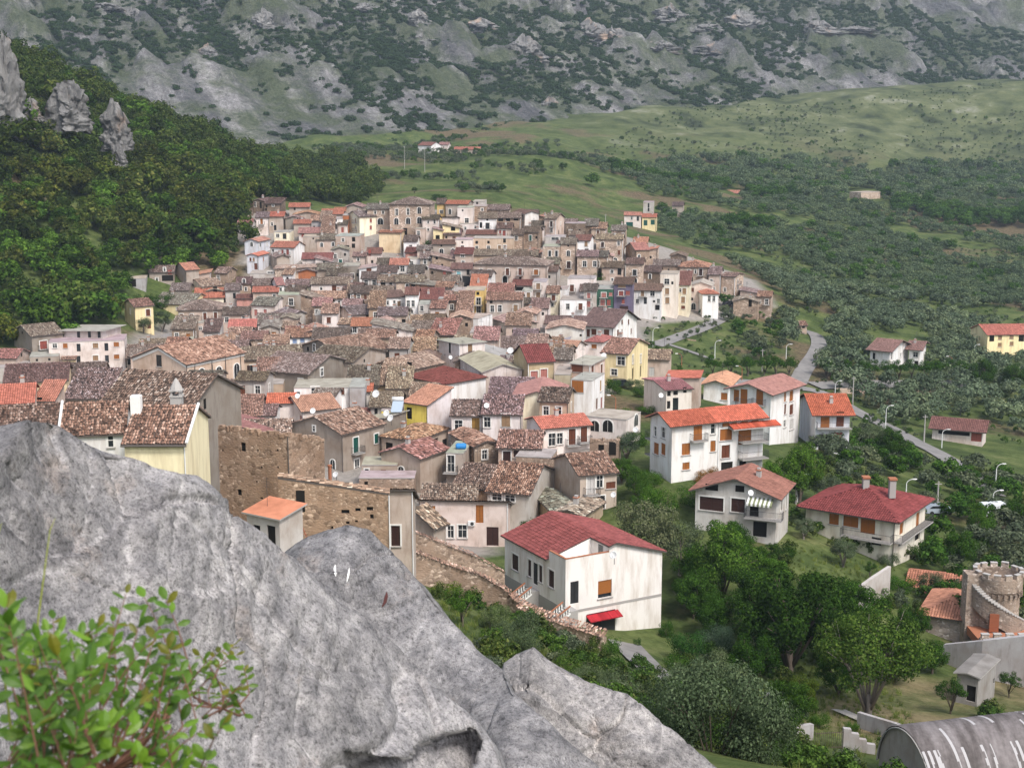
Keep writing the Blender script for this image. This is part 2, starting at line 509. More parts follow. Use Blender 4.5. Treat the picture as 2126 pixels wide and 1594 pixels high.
# ------------------------------------------------------------------ mountain behind
mx = np.arange(-720, 1160, 3.9); my = np.arange(930, 1840, 3.9)
MX, MY = np.meshgrid(mx, my, indexing='ij')
dn = np.array((0.46, -0.89))                            # downhill
sl_ = (MY - 1010) * 0.89 - MX * 0.46 - 20                # metres uphill from the foot
al_ = MX * 0.89 + MY * 0.46                              # metres along the contour
def mount(sl, al, x, y):
    g = np.clip(sl, -80, 2000)
    z = CZ - 24 + 0.36 * g + 0.00030 * g * g
    up = np.clip((g + 20) / 160, 0.06, 1)
    wob = fbm(sl / 120, al / 120, oct=3, seed=21) * 22
    gul = np.abs(fbm((al + wob) / 40.0, sl / 300.0, oct=5, seed=5, gain=0.55))
    z += (gul * 11 - 3.5) * up
    z += fbm(x / 34, y / 34, oct=5, seed=8, gain=0.62) * 5.5 * up
    cr = np.clip(fbm(x / 60, y / 40, oct=5, seed=33, gain=0.6) - 0.34, 0, 1)
    z += np.minimum(cr * 60, 9 + cr * 12) * np.clip((g - 90) / 120, 0, 1)
    return z, gul, cr
MZ, GUL, CRG = mount(sl_, al_, MX, MY)
me = np_mesh('mountain', np.stack([MX, MY, MZ], -1).reshape(-1, 3), grid_faces(len(mx), len(my)), False)
m, nt, b = nmat('limestone_slope', 0.95, 0.1)
mp = nt.nodes.new('ShaderNodeMapping'); mp.inputs['Rotation'].default_value = (0, 0, -0.477)
tc = nt.nodes.new('ShaderNodeTexCoord'); nt.links.new(tc.outputs['Object'], mp.inputs[0])
s1 = tex(nt, 0.05, detail=8, rough=0.65, vec=mp.outputs[0], stretch=(1.0, 0.12, 0.12))
s2 = tex(nt, 0.022, detail=8, rough=0.68)
s3 = tex(nt, 0.25, detail=6, rough=0.7)
rockc = ramp(nt, s1.outputs[0], [(0.36, (0.07, 0.07, 0.074)), (0.5, (0.14, 0.137, 0.138)), (0.62, (0.27, 0.26, 0.255))])
rockc = mix(nt, rockc, ramp(nt, s3.outputs[0], [(0.3, 0.5), (0.7, 1.4)]), 1.0, 'MULTIPLY')
grs = ramp(nt, s3.outputs[0], [(0.3, (0.035, 0.05, 0.024)), (0.7, (0.09, 0.108, 0.05))])
c = mix(nt, rockc, grs, ramp(nt, s2.outputs[0], [(0.42, 0), (0.56, 0.85)]))
base(nt, b, c)
fine = tex(nt, 1.1, detail=5, rough=0.75)
c = mix(nt, c, ramp(nt, fine.outputs[0], [(0.36, 0.55), (0.5, 1.0), (0.66, 1.35)]), 1.0, 'MULTIPLY')
base(nt, b, c)
bump(nt, b, s3.outputs[0], 3.0, 1.0)
tag(link('mountain', me, m), kind='structure')
def mz_at(x, y):
    i = int((x - mx[0]) / 3.9); j = int((y - my[0]) / 3.9)
    if 0 <= i < len(mx) and 0 <= j < len(my): return MZ[i, j]
    return -999
# ------------------------------------------------------------------ limestone boulders in the foreground
m, nt, b = nmat('limestone', 0.92, 0.15); M['limestone'] = m
n1, n2, n3, n4 = tex(nt, 1.3, detail=8, rough=0.6), tex(nt, 7.0, detail=8, rough=0.7), tex(nt, 2.3, detail=8, rough=0.72), tex(nt, 34.0, detail=6, rough=0.7)
c = ramp(nt, n2.outputs[0], [(0.28, (0.13, 0.128, 0.133)), (0.43, (0.27, 0.262, 0.266)), (0.58, (0.40, 0.385, 0.38)), (0.75, (0.52, 0.50, 0.485))])
c = mix(nt, c, ramp(nt, n1.outputs[0], [(0.32, 0.66), (0.55, 1.0), (0.7, 1.16)]), 1.0, 'MULTIPLY')
c = mix(nt, c, (0.50, 0.40, 0.33), ramp(nt, tex(nt, 1.9, detail=7, rough=0.7).outputs[0], [(0.6, 0), (0.72, 0.4)]))
c = mix(nt, c, (0.78, 0.78, 0.8), ramp(nt, n3.outputs[0], [(0.71, 0), (0.75, 0.7)]))
c = mix(nt, c, (0.55, 0.33, 0.18), ramp(nt, tex(nt, 2.9, detail=4).outputs[0], [(0.74, 0), (0.77, 0.6)]))
c = mix(nt, c, ramp(nt, n4.outputs[0], [(0.33, 0.42), (0.48, 1.0), (0.66, 1.2)]), 1.0, 'MULTIPLY')
n5 = tex(nt, 90.0, detail=5, rough=0.75)
c = mix(nt, c, ramp(nt, n5.outputs[0], [(0.34, 0.4), (0.46, 1.0), (0.62, 1.2)]), 1.0, 'MULTIPLY')
base(nt, b, c)
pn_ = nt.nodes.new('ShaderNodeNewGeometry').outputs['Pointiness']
c = mix(nt, c, ramp(nt, pn_, [(0.44, 0.62), (0.497, 0.86), (0.51, 0.92), (0.55, 1.28)]), 1.0, 'MULTIPLY')  # sky light on ridges and shade in creases painted in by curvature
c = mix(nt, c, objcol(nt), 1.0, 'MULTIPLY')
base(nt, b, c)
bump(nt, b, mix(nt, n2.outputs[0], n4.outputs[0], 0.5), 0.04, 1.0)

def boulder(name, ridge, depth_l, depth_r, label, seed, notch=None, nu=230, nv=150, vb=1850, shoulder=.5):
    rp = [pt(u, v, D) for u, v, D in ridge]
    acc = [0]
    for i in range(1, len(rp)): acc.append(acc[-1] + (rp[i] - rp[i - 1]).length)
    def at(t):
        s = t * acc[-1]
        i = min(max(bisect.bisect(acc, s) - 1, 0), len(acc) - 2)
        k = (s - acc[i]) / max(acc[i + 1] - acc[i], 1e-6)
        return rp[i].lerp(rp[i + 1], k)
    V = np.zeros((nu, nv, 3))
    nf = int(nv * 0.78)
    u0, u1 = ridge[0][0], ridge[-1][0]
    for i in range(nu):
        t = i / (nu - 1)
        a = at(t)
        ua, va = proj(a)
        Db = depth_l + (depth_r - depth_l) * t
        bt = pt(ua * 0.93 - 40, max(vb, va + 60), min(Db, a.y - 0.25))
        for j in range(nv):
            if j < nf:
                s = j / (nf - 1)
                sh = a + Vector((-0.05, -shoulder * (1 + .35 * math.sin(t * 9 + seed)), -shoulder * .42))
                if s < .78: p = bt.lerp(sh, s / .78)
                else: p = sh.lerp(a, (s - .78) / .22)
            else:
                s = (j - nf + 1) / (nv - nf)
                p = a + Vector((0.25 * s, 2.2 * s, -3.2 * s * s - 0.8 * s))
            V[i, j] = p
    P = V.reshape(-1, 3)
    du = np.gradient(V, axis=0).reshape(-1, 3); dv = np.gradient(V, axis=1).reshape(-1, 3)
    nrm = np.cross(du, dv); nrm /= np.linalg.norm(nrm, axis=1)[:, None] + 1e-9
    x, y, z = P[:, 0], P[:, 1], P[:, 2]
    tt = np.repeat(np.linspace(0, 1, nu), nv)
    ss = np.tile(np.concatenate([np.linspace(0, 1, nf), np.linspace(1, 0, nv - nf)]), nu)
    edge = np.clip(1 - np.abs(ss - 1) * 9, 0, 1)
    d = fbm(x * 0.9, y * 0.9, z * 0.9, 3, seed) * 0.03 * (1 - edge)
    d += fbm(x * 3.2, y * 3.2, z * 3.2, 4, seed + 9, 0.6) * 0.014
    rs = np.random.default_rng(seed)
    for ncell, tilt, grv in ((20, 0.05, .05), (70, .0, .018)):
        ctr = P[rs.choice(len(P), ncell, replace=False)]
        wp = P + np.stack([fbm(x * 1.3, y * 1.3, z * 1.3 + q_, 2, seed + 50 + q_) for q_ in range(3)], 1) * .3
        dist = np.linalg.norm(wp[:, None, :] - ctr[None], axis=2)
        i1 = dist.argmin(1); ds = np.partition(dist, 1, axis=1)
        gr = rs.normal(size=(ncell, 3)) * tilt
        d += np.clip(np.einsum('ij,ij->i', P - ctr[i1], gr[i1]), -.018, .018) * (1 - edge)
        d -= np.clip(1 - (ds[:, 1] - ds[:, 0]) / .075, 0, 1) * grv * (rs.random(ncell)[i1] > .45)
    fl = np.sin(tt * 210 + fbm(x * 1.5, y * 1.5, z, 2, seed + 4) * 5.2) * 0.008 * np.clip(ss * 1.4 - 0.35, 0, 1) * np.clip((tt - 0.3) * 5, 0, 1) * np.clip((0.85 - tt) * 5, 0, 1)
    if seed == 1: d += fl * (1 - edge)
    P = P + nrm * d[:, None] * (np.sign(nrm[:, 2]) + (nrm[:, 2] == 0))[:, None]
    if notch:
        for k in range(len(P)):
            uu, vv = proj(P[k])
            if inpoly(uu, vv, notch):
                P[k, 1] += 0.26; P[k, 2] -= 0.12
    c = P.mean(0)
    me = np_mesh(name, P - c, grid_faces(nu, nv)[:, ::-1], True)
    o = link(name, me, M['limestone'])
    o.color = {1: (.98, .97, .97, 1), 7: (.78, .78, .79, 1), 13: (1.02, 1.0, .98, 1)}[seed]  # pointed boulder tinted darker: shade of its steep face put into colour
    o.location = c
    tag(o, label, 'boulder')
    return o

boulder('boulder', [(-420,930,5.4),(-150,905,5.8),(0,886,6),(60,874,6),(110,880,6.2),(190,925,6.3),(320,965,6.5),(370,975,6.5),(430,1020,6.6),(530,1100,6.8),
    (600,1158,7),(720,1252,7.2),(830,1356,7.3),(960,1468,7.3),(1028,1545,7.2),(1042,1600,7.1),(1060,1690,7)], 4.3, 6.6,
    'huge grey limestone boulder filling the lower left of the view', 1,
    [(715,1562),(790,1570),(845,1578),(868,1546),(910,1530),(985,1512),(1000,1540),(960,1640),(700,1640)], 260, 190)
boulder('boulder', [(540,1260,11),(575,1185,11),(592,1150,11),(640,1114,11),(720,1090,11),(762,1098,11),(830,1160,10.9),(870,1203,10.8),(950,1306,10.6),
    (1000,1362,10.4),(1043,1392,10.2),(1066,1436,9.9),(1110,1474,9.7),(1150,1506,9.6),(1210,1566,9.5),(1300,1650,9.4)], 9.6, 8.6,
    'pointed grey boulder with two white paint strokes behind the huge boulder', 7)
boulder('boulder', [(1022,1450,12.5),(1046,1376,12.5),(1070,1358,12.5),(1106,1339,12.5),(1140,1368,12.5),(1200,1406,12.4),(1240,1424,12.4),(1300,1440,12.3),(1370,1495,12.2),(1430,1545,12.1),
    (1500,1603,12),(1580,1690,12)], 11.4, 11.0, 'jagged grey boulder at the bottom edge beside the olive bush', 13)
def paint_stroke(pts_, w, label, mat, col):
    mb = MB()
    for i, (u, v, k) in enumerate(pts_):
        pass
    P = [pt(u, v, D) for u, v, D in pts_]
    s = Vector((w, -w * 0.4, 0))
    for i in range(len(P) - 1):
        k0, k1 = math.sin(math.pi * (i + 0.35) / len(P)), math.sin(math.pi * (i + 1.35) / len(P))
        off = Vector((0, -0.03, 0.01))
        a, b_, c_, d_2 = P[i] - s * k0 + off, P[i] + s * k0 + off, P[i + 1] + s * k1 + off, P[i + 1] - s * k1 + off
        mb.poly([a, b_, c_, d_2]); mb.poly([d_2, c_, b_ + Vector((0, .04, 0)), a + Vector((0, .04, 0))])
    o = mb.build('paint_mark', M[mat], origin=P[0])
    o.location = P[0]
    tag(o, label, 'paint mark')

# ------------------------------------------------------------------ leaves, crowns, trunks
def leaf_cloud(seed, n, rx, ry, rz, leaf, ncl, zc=0.0, lo=-0.5, clr=0.34, aspect=0.6):
    g = np.random.default_rng(seed)
    d = g.normal(size=(ncl * 3, 3)); d /= np.linalg.norm(d, axis=1)[:, None]
    d = d[d[:, 2] > lo][:ncl]
    rad = g.uniform(0.45, 0.88, len(d))[:, None]
    cen = d * rad
    sz = g.uniform(0.65, 1.25, len(d)) * clr
    w = sz ** 2; w /= w.sum()
    ci = g.choice(len(d), n, p=w)
    q = g.normal(size=(n, 3)); q /= np.linalg.norm(q, axis=1)[:, None]
    q *= (g.uniform(0.25, 1.0, n) ** 0.45)[:, None]
    pos = cen[ci] + q * sz[ci][:, None]
    outw = q + pos * 0.5 + np.array([0, 0, 0.25]) + g.normal(size=(n, 3)) * 0.45
    outw /= np.linalg.norm(outw, axis=1)[:, None]
    pos = pos * np.array([rx, ry, rz]) + np.array([0, 0, zc])
    ref = g.normal(size=(n, 3))
    a = np.cross(outw, ref); a /= np.linalg.norm(a, axis=1)[:, None] + 1e-9
    b = np.cross(outw, a)
    L = leaf * g.uniform(0.6, 1.35, n)[:, None]
    V = np.stack([pos - a * L, pos + b * L * aspect, pos + a * L, pos - b * L * aspect], 1).reshape(-1, 3)
    return V, np.arange(4 * n).reshape(n, 4), cen * np.array([rx, ry, rz]) + np.array([0, 0, zc])

def crown_mesh(name, seed, n, rx, rz, leaf, ncl, zc, mat, **k):
    V, Fq, cen = leaf_cloud(seed, n, rx, rx * 0.94, rz, leaf, ncl, zc, **k)
    me = np_mesh(name, V, Fq)
    me.materials.append(M[mat])
    return me, cen

def trunk_mesh(name, seed, H, r, cen, mat, limbs=6, fork=0.4):
    rd = random.Random(seed)
    mb = MB()
    f = Vector((rd.uniform(-.06, .06) * H, rd.uniform(-.06, .06) * H, H * fork))
    mb.tube([(0, 0, -0.6), (f.x * .3, f.y * .3, f.z * .5), f], [r * 1.25, r, r * 0.8], 7)
    ids = list(range(len(cen))); rd.shuffle(ids)
    for i in ids[:limbs]:
        e = Vector(cen[i])
        mid = f.lerp(e, 0.5) + Vector((rd.uniform(-.3, .3), rd.uniform(-.3, .3), rd.uniform(0, .5))) * H * 0.08
        mb.tube([f - Vector((0, 0, 0.2)), mid, e], [r * 0.55, r * 0.33, r * 0.1], 5)
        for k in range(2):
            e2 = e + Vector((rd.uniform(-1, 1), rd.uniform(-1, 1), rd.uniform(-.3, .8))) * H * 0.14
            mb.tube([mid, mid.lerp(e2, .6), e2], [r * 0.25, r * 0.15, r * 0.05], 4)
    me = mb.mesh(name, True)
    me.materials.append(M[mat])
    return me

# kinds of near tree: unit-height meshes (1 m tall, scaled by object)
KIND = {}
def kind(key, name, seeds, n, rx, rz, leaf, ncl, zc, lm, bm, limbs=6, fork=0.35, tr=0.03, **k):
    L = []
    for s in seeds:
        cm, cen = crown_mesh('crown', s, n, rx, rz, leaf, ncl, zc, lm, **k)
        L.append((cm, trunk_mesh('trunk', s, 1.0, tr, cen, bm, limbs, fork)))
    KIND[key] = (name, L)
kind('walnut', 'walnut_tree', (3,), 15000, 0.58, 0.40, 0.0125, 46, 0.58, 'leaf_oak', 'grey_bark', 12, 0.2, 0.025, clr=0.25, lo=-0.6)
kind('dark', 'broadleaf_tree', (11, 12), 13000, 0.46, 0.46, 0.014, 34, 0.54, 'leaf_green', 'bark', 8, 0.25, clr=0.29, lo=-0.8)
kind('olive', 'olive_tree', (21, 22, 23), 7000, 0.5, 0.4, 0.0145, 26, 0.58, 'leaf_olive', 'grey_bark', 7, 0.25, 0.04, clr=0.3, lo=-0.6)
kind('bush', 'bush', (31, 32, 33), 13000, 0.62, 0.5, 0.0125, 26, 0.45, 'leaf_olive', 'bark', 6, 0.15, 0.02, clr=0.33, lo=-0.8)
kind('gbush', 'bush', (41, 42), 4500, 0.6, 0.5, 0.02, 22, 0.46, 'leaf_green', 'bark', 6, 0.15, 0.02, clr=0.33, lo=-0.8)
kind('street', 'street_tree', (51, 52), 3600, 0.46, 0.34, 0.02, 22, 0.64, 'leaf_green', 'bark', 6, 0.3, 0.03, clr=0.33, lo=-0.7)
kind('cypress', 'cypress_tree', (61,), 2600, 0.2, 0.5, 0.02, 26, 0.52, 'leaf_scrub', 'bark', 2, 0.2, 0.02, clr=0.42, lo=-0.95)
kind('fruit', 'fruit_tree', (71, 72), 3500, 0.5, 0.34, 0.018, 22, 0.64, 'leaf_green', 'bark', 8, 0.3, 0.025, clr=0.28, lo=-0.5)

def plant(key, u, v, D, H, label, cat='tree', group=None, col=(1, 1, 1), wide=1.0, sink=0.0, i=None, z=None):
    name, L = KIND[key]
    P = pt(u, v, D) if D else gpt(u, v)
    if z is not None: P.z = z
    elif D: P.z = ground(P.x, P.y)
    P.z -= sink
    rd = random.Random(int(u * 7 + v * 13))
    cm, tm = L[(rd.randrange(len(L)) if i is None else i)]
    r = root(name, P, label, cat, group, rd.uniform(0, 6.28))
    r.scale = (H * wide, H * wide, H)
    link('crown', cm, None, r, col); link('trunk', tm, None, r)
    return r

# far kinds: one mesh each, crown and stub of a trunk
FARM = {}
def farkind(key, name, seeds, n, leaf, ncl, lm, rx=0.5, rz=0.42, zc=0.5, **k):
    L = []
    for s in seeds:
        V, Fq, cen = leaf_cloud(s, n, rx, rx, rz, leaf, ncl, zc, **k)
        mb = MB(); mb.tube([(0, 0, -.15), (0.02, 0, .2), (0, 0.02, .5)], [.05, .04, .02], 5, cap=False)
        V2, F2 = V, Fq
        me = np_mesh(name, V2, F2)
        me.materials.append(M[lm]); me.materials.append(M['bark'])
        L.append(me)
    FARM[key] = (name, L)
farkind('olive', 'olive_tree', (101, 102, 103, 104), 620, 0.055, 16, 'leaf_olive', 0.54, 0.4, 0.46, clr=0.36, lo=-0.6)
farkind('oak', 'oak_tree', (111, 112, 113, 114), 1000, 0.05, 18, 'leaf_oak', 0.5, 0.46, 0.52, clr=0.36, lo=-0.5)
farkind('green', 'broadleaf_tree', (121, 122, 123), 900, 0.05, 18, 'leaf_green', 0.5, 0.45, 0.5, clr=0.36, lo=-0.6)
farkind('scrub', 'scrub', (131, 132, 133), 170, 0.11, 9, 'leaf_scrub', 0.55, 0.42, 0.3, clr=0.45, lo=-0.4)

def mass(name, pts_, scales, keys, label=None, group=None):
    """one object: a cloud of points, each carrying an instance of one of the far crowns"""
    me = bpy.data.meshes.new(name)
    me.from_pydata([tuple(p) for p in pts_], [], [])
    at = me.attributes.new('size', 'FLOAT', 'POINT'); at.data.foreach_set('value', list(scales))
    o = link(name, me)
    ng = bpy.data.node_groups.new(name, 'GeometryNodeTree')
    ng.interface.new_socket('Geometry', in_out='INPUT', socket_type='NodeSocketGeometry')
    ng.interface.new_socket('Geometry', in_out='OUTPUT', socket_type='NodeSocketGeometry')
    gi, go = ng.nodes.new('NodeGroupInput'), ng.nodes.new('NodeGroupOutput')
    iop = ng.nodes.new('GeometryNodeInstanceOnPoints')
    g2i = ng.nodes.new('GeometryNodeGeometryToInstance')
    for src in keys:
        oi = ng.nodes.new('GeometryNodeObjectInfo'); oi.inputs['Object'].default_value = src; oi.inputs['As Instance'].default_value = True
        ng.links.new(oi.outputs['Geometry'], g2i.inputs[0])
    iop.inputs['Pick Instance'].default_value = True
    rv = ng.nodes.new('FunctionNodeRandomValue'); rv.data_type = 'INT'
    rv.inputs[4].default_value = 0; rv.inputs[5].default_value = len(keys) - 1
    rr = ng.nodes.new('FunctionNodeRandomValue'); rr.data_type = 'FLOAT_VECTOR'
    rr.inputs[0].default_value = (0, 0, 0); rr.inputs[1].default_value = (0.15, 0.15, 6.28)
    na = ng.nodes.new('GeometryNodeInputNamedAttribute'); na.data_type = 'FLOAT'; na.inputs['Name'].default_value = 'size'
    ng.links.new(gi.outputs[0], iop.inputs['Points'])
    ng.links.new(g2i.outputs[0], iop.inputs['Instance'])
    ng.links.new(rv.outputs[2], iop.inputs['Instance Index'])
    ng.links.new(rr.outputs[0], iop.inputs['Rotation'])
    ng.links.new(na.outputs[0], iop.inputs['Scale'])
    ng.links.new(iop.outputs[0], go.inputs[0])
    md = o.modifiers.new('scatter', 'NODES'); md.node_group = ng
    tag(o, label, None, group, 'stuff')
    return o

def far_tree(key, P, H, label, cat, group, rd, col=None):
    name, L = FARM[key]
    o = bpy.data.objects.new(name, L[rd.randrange(len(L))])
    COL.objects.link(o)
    o.location = P
    o.rotation_euler = (0, 0, rd.uniform(0, 6.28))
    w = H * rd.uniform(0.95, 1.25)
    o.scale = (w, w, H)
    if col: o.color = (*col, 1)
    return tag(o, label, cat, group)

FOREST = [(-60,40),(60,110),(250,215),(450,215),(650,290),(790,400),(740,430),(500,415),(512,545),(430,570),(262,570),(250,640),(262,690),(-60,735)]
OLIVE = [(1290,430),(1180,420),(1060,395),(1050,370),(1240,345),(1500,335),(1700,335),(2140,350),(2140,1010),(1960,960),(1780,835),(1650,745),(1620,690),(1645,640),(1560,570),(1440,510),(1370,480)]
BOWL = [(1330,650),(1460,650),(1480,630),(1630,640),(1680,690),(1640,760),(1480,750),(1340,770)]
NEARR = [(1640,960),(1760,850),(1940,970),(2140,1020),(2140,1150),(1990,1140),(1940,1000),(1680,1010)]
ROADS = [[(1450,650,20),(1500,660,20)]]
NOTREE = [[(1795,690),(1935,690),(1935,790),(1795,790)], [(2010,680),(2140,680),(2140,750),(2010,750)], [(1640,660),(1725,660),(1725,735),(1640,800)],
          [(1290,430),(1370,430),(1370,480),(1290,480)], [(1755,395),(1830,395),(1830,425),(1755,425)], [(1490,395),(1545,395),(1545,425),(1490,425)],
          [(1905,870),(2060,870),(2060,935),(1905,935)], [(1640,655),(1690,655),(1690,700),(1640,700)], [(1640,820),(1960,960),(2000,990),(1960,990),(1640,840)]]
rd = random.Random(5)
def scatter(x0, x1, y0, y1, cell, region, keep, seed):
    r_ = random.Random(seed)
    out = []
    x = x0
    while x < x1:
        y = y0
        while y < y1:
            px_, py_ = x + r_.uniform(-.42, .42) * cell, y + r_.uniform(-.42, .42) * cell
            z = ground(px_, py_)
            u, v = proj((px_, py_, z))
            if -40 < u < 2170 and inpoly(u, v, region) and not any(inpoly(u, v, q) for q in NOTREE) and keep(px_, py_, u, v, r_):
                out.append((py_, Vector((px_, py_, z)), u, v))
            y += cell
        x += cell
    out.sort(key=lambda t: t[0])
    return out

forest = scatter(-330, 40, 250, 760, 5.2, FOREST, lambda x, y, u, v, r: r.random() < 0.9, 1)
olive = scatter(40, 460, 300, 1080, 5.7, OLIVE, lambda x, y, u, v, r: r.random() < (0.97 if y < 820 else 0.85) and float(fbm(x / 42, y / 42, oct=3, seed=40)) > (-0.52 if y < 700 else -0.38), 2)
print('forest', len(forest), 'olive', len(olive))
srcs = {'olive': [], 'oak': [], 'green': []}
fm, fms = [], []
cnt = {'oak': 0, 'green': 0}
for k, (y, P, u, v) in enumerate(forest):
    key = 'green' if (v > 520 and rd.random() < 0.6) or rd.random() < 0.18 else 'oak'
    H = rd.uniform(4.5, 9.0) + (3 if rd.random() < .15 else 0)
    P = P - Vector((0, 0, 0.5))
    if cnt[key] < (250 if key == 'oak' else 120):
        cnt[key] += 1
        lab = 'olive-brown rounded oak crown in the wood on the left hillside' if key == 'oak' else 'fresh green broadleaf crown in the wood above the left houses'
        c = rd.uniform(0.6, 1.2)
        o = far_tree(key, P, H, lab, 'tree', 'oak trees of the left hillside' if key == 'oak' else 'broadleaf trees of the left hillside', rd,
                     (c * rd.uniform(.85, 1.18), c, c * rd.uniform(.7, 1)) if key == 'oak' else (c * 1.2, c * 1.25, c * .9))
        srcs[key].append(o)
    else:
        fm.append(P); fms.append(H)
mass('woodland', fm, fms, srcs['oak'][:6] + srcs['green'][:1]).color = (.85, .88, .8, 1)
om, oms, n_o, n_g = [], [], 0, 0
for k, (y, P, u, v) in enumerate(olive):
    wood = float(fbm(P.x / 60, P.y / 60, oct=2, seed=77)) > 0.22 and v < 480
    H = rd.uniform(3.8, 6.2) if not wood else rd.uniform(5.5, 9)
    if wood and n_g < 120:
        n_g += 1
        srcs['green'].append(far_tree('green', P, H, 'dark green tall tree among the olive terraces across the valley', 'tree', 'dark trees on the right slope', rd, (0.85, 0.95, 0.8)))
    elif not wood and n_o < 300:
        n_o += 1
        c = rd.uniform(1.0, 1.5)
        srcs['olive'].append(far_tree('olive', P, H, 'rounded grey-green olive tree on the terraced slope right of the village', 'tree', 'olive trees of the terraced slope', rd, (c * .95, c, c)))
    else:
        om.append(P); oms.append(H)
mass('olive_grove', om, oms, srcs['olive'][:6] + srcs['green'][-1:]).color = (1.02, 1.12, 1.0, 1)
# scattered bushes: fields behind the village, the plateau, the valley behind
MIDV = [(640,310),(900,285),(1200,300),(1260,345),(1060,370),(1050,400),(900,415),(780,400),(700,330)]
PLAT = [(1200,330),(1400,225),(1700,215),(2140,165),(2140,390),(1700,330),(1500,330)]
mid = scatter(-140, 140, 500, 1010, 5.8, MIDV, lambda x, y, u, v, r: float(fbm(x / 50, y / 30, oct=3, seed=9)) > -0.2 and not (760 < u < 980 and 342 < v < 366) and not (770 < u < 950 and 376 < v < 411), 3)
plat = scatter(40, 620, 850, 1560, 6.8, PLAT, lambda x, y, u, v, r: float(fbm(x / 70, y / 70, oct=3, seed=19)) > (-0.3 if u < 1450 else -0.05), 4)
mass('bushes', [p[1] for p in mid] + [p[1] for p in plat], [rd.uniform(2.2, 5) for p in mid] + [rd.uniform(.7, 2.0) + (2 if rd.random() < .12 else 0) for p in plat], srcs['olive'][:3] + srcs['green'][:2])

# scrub on the mountain: thick above, gone on the scree
proto = []
pts2, sc2 = [], []
g = np.random.default_rng(4)
cand = np.stack([g.uniform(-480, 640, 130000), g.uniform(960, 1560, 130000)], 1)
s_ = (cand[:, 1] - 1010) * 0.89 - cand[:, 0] * 0.46 - 20
a_ = cand[:, 0] * 0.89 + cand[:, 1] * 0.46
_, gu, cr = mount(s_, a_, cand[:, 0], cand[:, 1])
den = fbm((a_ + s_ * .35) / 30, s_ / 90, oct=4, seed=61) * .55 + fbm(cand[:, 0] / 7, cand[:, 1] / 7, oct=2, seed=62) * 0.8
up = np.clip((s_ - 72 + fbm(a_ / 90, 0, oct=2, seed=71) * 55) / 60, 0, 1)
rgt = np.clip((cand[:, 0] - 60) / 200, 0, 1)
ok = (den > 0.44 - (0.80 - 0.12 * rgt) * up) & (s_ > -60) & (cr < 0.12)
low = (s_ < 12) & (s_ > -90) & (den > -0.05)
for k in np.nonzero(ok | low)[0]:
    x, y = cand[k]
    z = mz_at(x, y)
    u, v = proj((x, y, z))
    if -60 < u < 2190 and -60 < v < 400:
        if len(proto) < 3:
            o = bpy.data.objects.new('scrub_oak', FARM['scrub'][1][len(proto)]); COL.objects.link(o)
            o.location = (x, y, z - .5); o.scale = (4, 4, 4)
            tag(o, 'small dark scrub oak on the grey mountain slope', 'tree', 'scrub oaks of the mountain')
            proto.append(o)
        else:
            pts2.append((x, y, z - 0.6)); sc2.append(float(g.uniform(2.0, 5.6)))
print('scrub', len(pts2))
mass('scrub', pts2, sc2, proto)

# limestone crags: bare pinnacles standing out of the slopes
m, nt, b = nmat('crag', 0.95, 0.1); M['crag'] = m
n2, n3 = tex(nt, 0.28, detail=8, rough=0.7, stretch=(1, 1, 0.45)), tex(nt, 0.06, detail=6)
c = ramp(nt, n2.outputs[0], [(0.3, (0.08, 0.078, 0.078)), (0.5, (0.19, 0.185, 0.18)), (0.7, (0.32, 0.31, 0.295))])
c = mix(nt, c, (0.42, 0.28, 0.19), ramp(nt, n3.outputs[0], [(0.56, 0), (0.68, 0.6)]))
base(nt, b, c)
bump(nt, b, n2.outputs[0], 1.6, 1.0)
def crag(u, v0, v1, w, D, label, seed, group=None, dy=0.6):
    a, t = pt(u, v1, D), pt(u, v0, D)
    H = (t.z - a.z) * .98
    s = D / F
    W_ = w * s * 0.5
    nu, nv = 64, 56
    th = np.linspace(0, 2 * np.pi, nu, endpoint=False); hh = np.linspace(-0.25, 1, nv)
    T, Hh = np.meshgrid(th, hh, indexing='ij')
    prof = (np.clip((1 - np.clip(Hh, 0, 1)) * 3.6, 0, 1) ** 0.5) * (1.25 - 0.5 * np.clip(Hh, 0, 1))
    r = prof * (0.85 + 0.5 * fbm(np.cos(T) * 1.6, np.sin(T) * 1.6, Hh * 2.4, 5, seed, 0.65) - 0.5 * np.clip(0.22 - np.abs(fbm(np.cos(T) * 2.6, np.sin(T) * 2.6, Hh * 1.3, 3, seed + 40)), 0, 1))
    x, y, z = r * np.cos(T) * W_, r * np.sin(T) * W_ * dy, Hh * H * (0.9 + 0.24 * fbm(np.cos(T) * 1.7 + r * .6, np.sin(T) * 1.7, 0, 4, seed + 5, .65))
    i = np.arange(nu)[:, None] * nv + np.arange(nv - 1)[None, :]; i2 = np.roll(i, -1, 0)
    Fq = np.stack([i, i2, i2 + 1, i + 1], -1).reshape(-1, 4)
    me = np_mesh('crag', np.stack([x, y, z], -1).reshape(-1, 3), Fq, False)
    o = link('crag', me, M['crag'])
    o.location = a
    return tag(o, label, 'rock', group)
crag(14, 80, 246, 70, 436, 'tall grey cliff pinnacle at the left edge above the wood', 3)
crag(145, 172, 256, 66, 446, 'orange-streaked limestone crag on the wooded left ridge', 5)
crag(240, 218, 296, 50, 451, 'pointed grey crag standing in the oak wood', 8)
crag(66, 205, 245, 40, 446, 'broad grey crag between the tall pinnacle and the orange-streaked one', 9)
crag(248, 300, 345, 26, 445, 'small pale rock below the pointed crag in the wood', 14)
def mmarch(u, v):
    D = 930
    while D < 2100:
        P = pt(u, v, D)
        if mz_at(P.x, P.y) >= P.z: return D
        D += 3
    return 1400
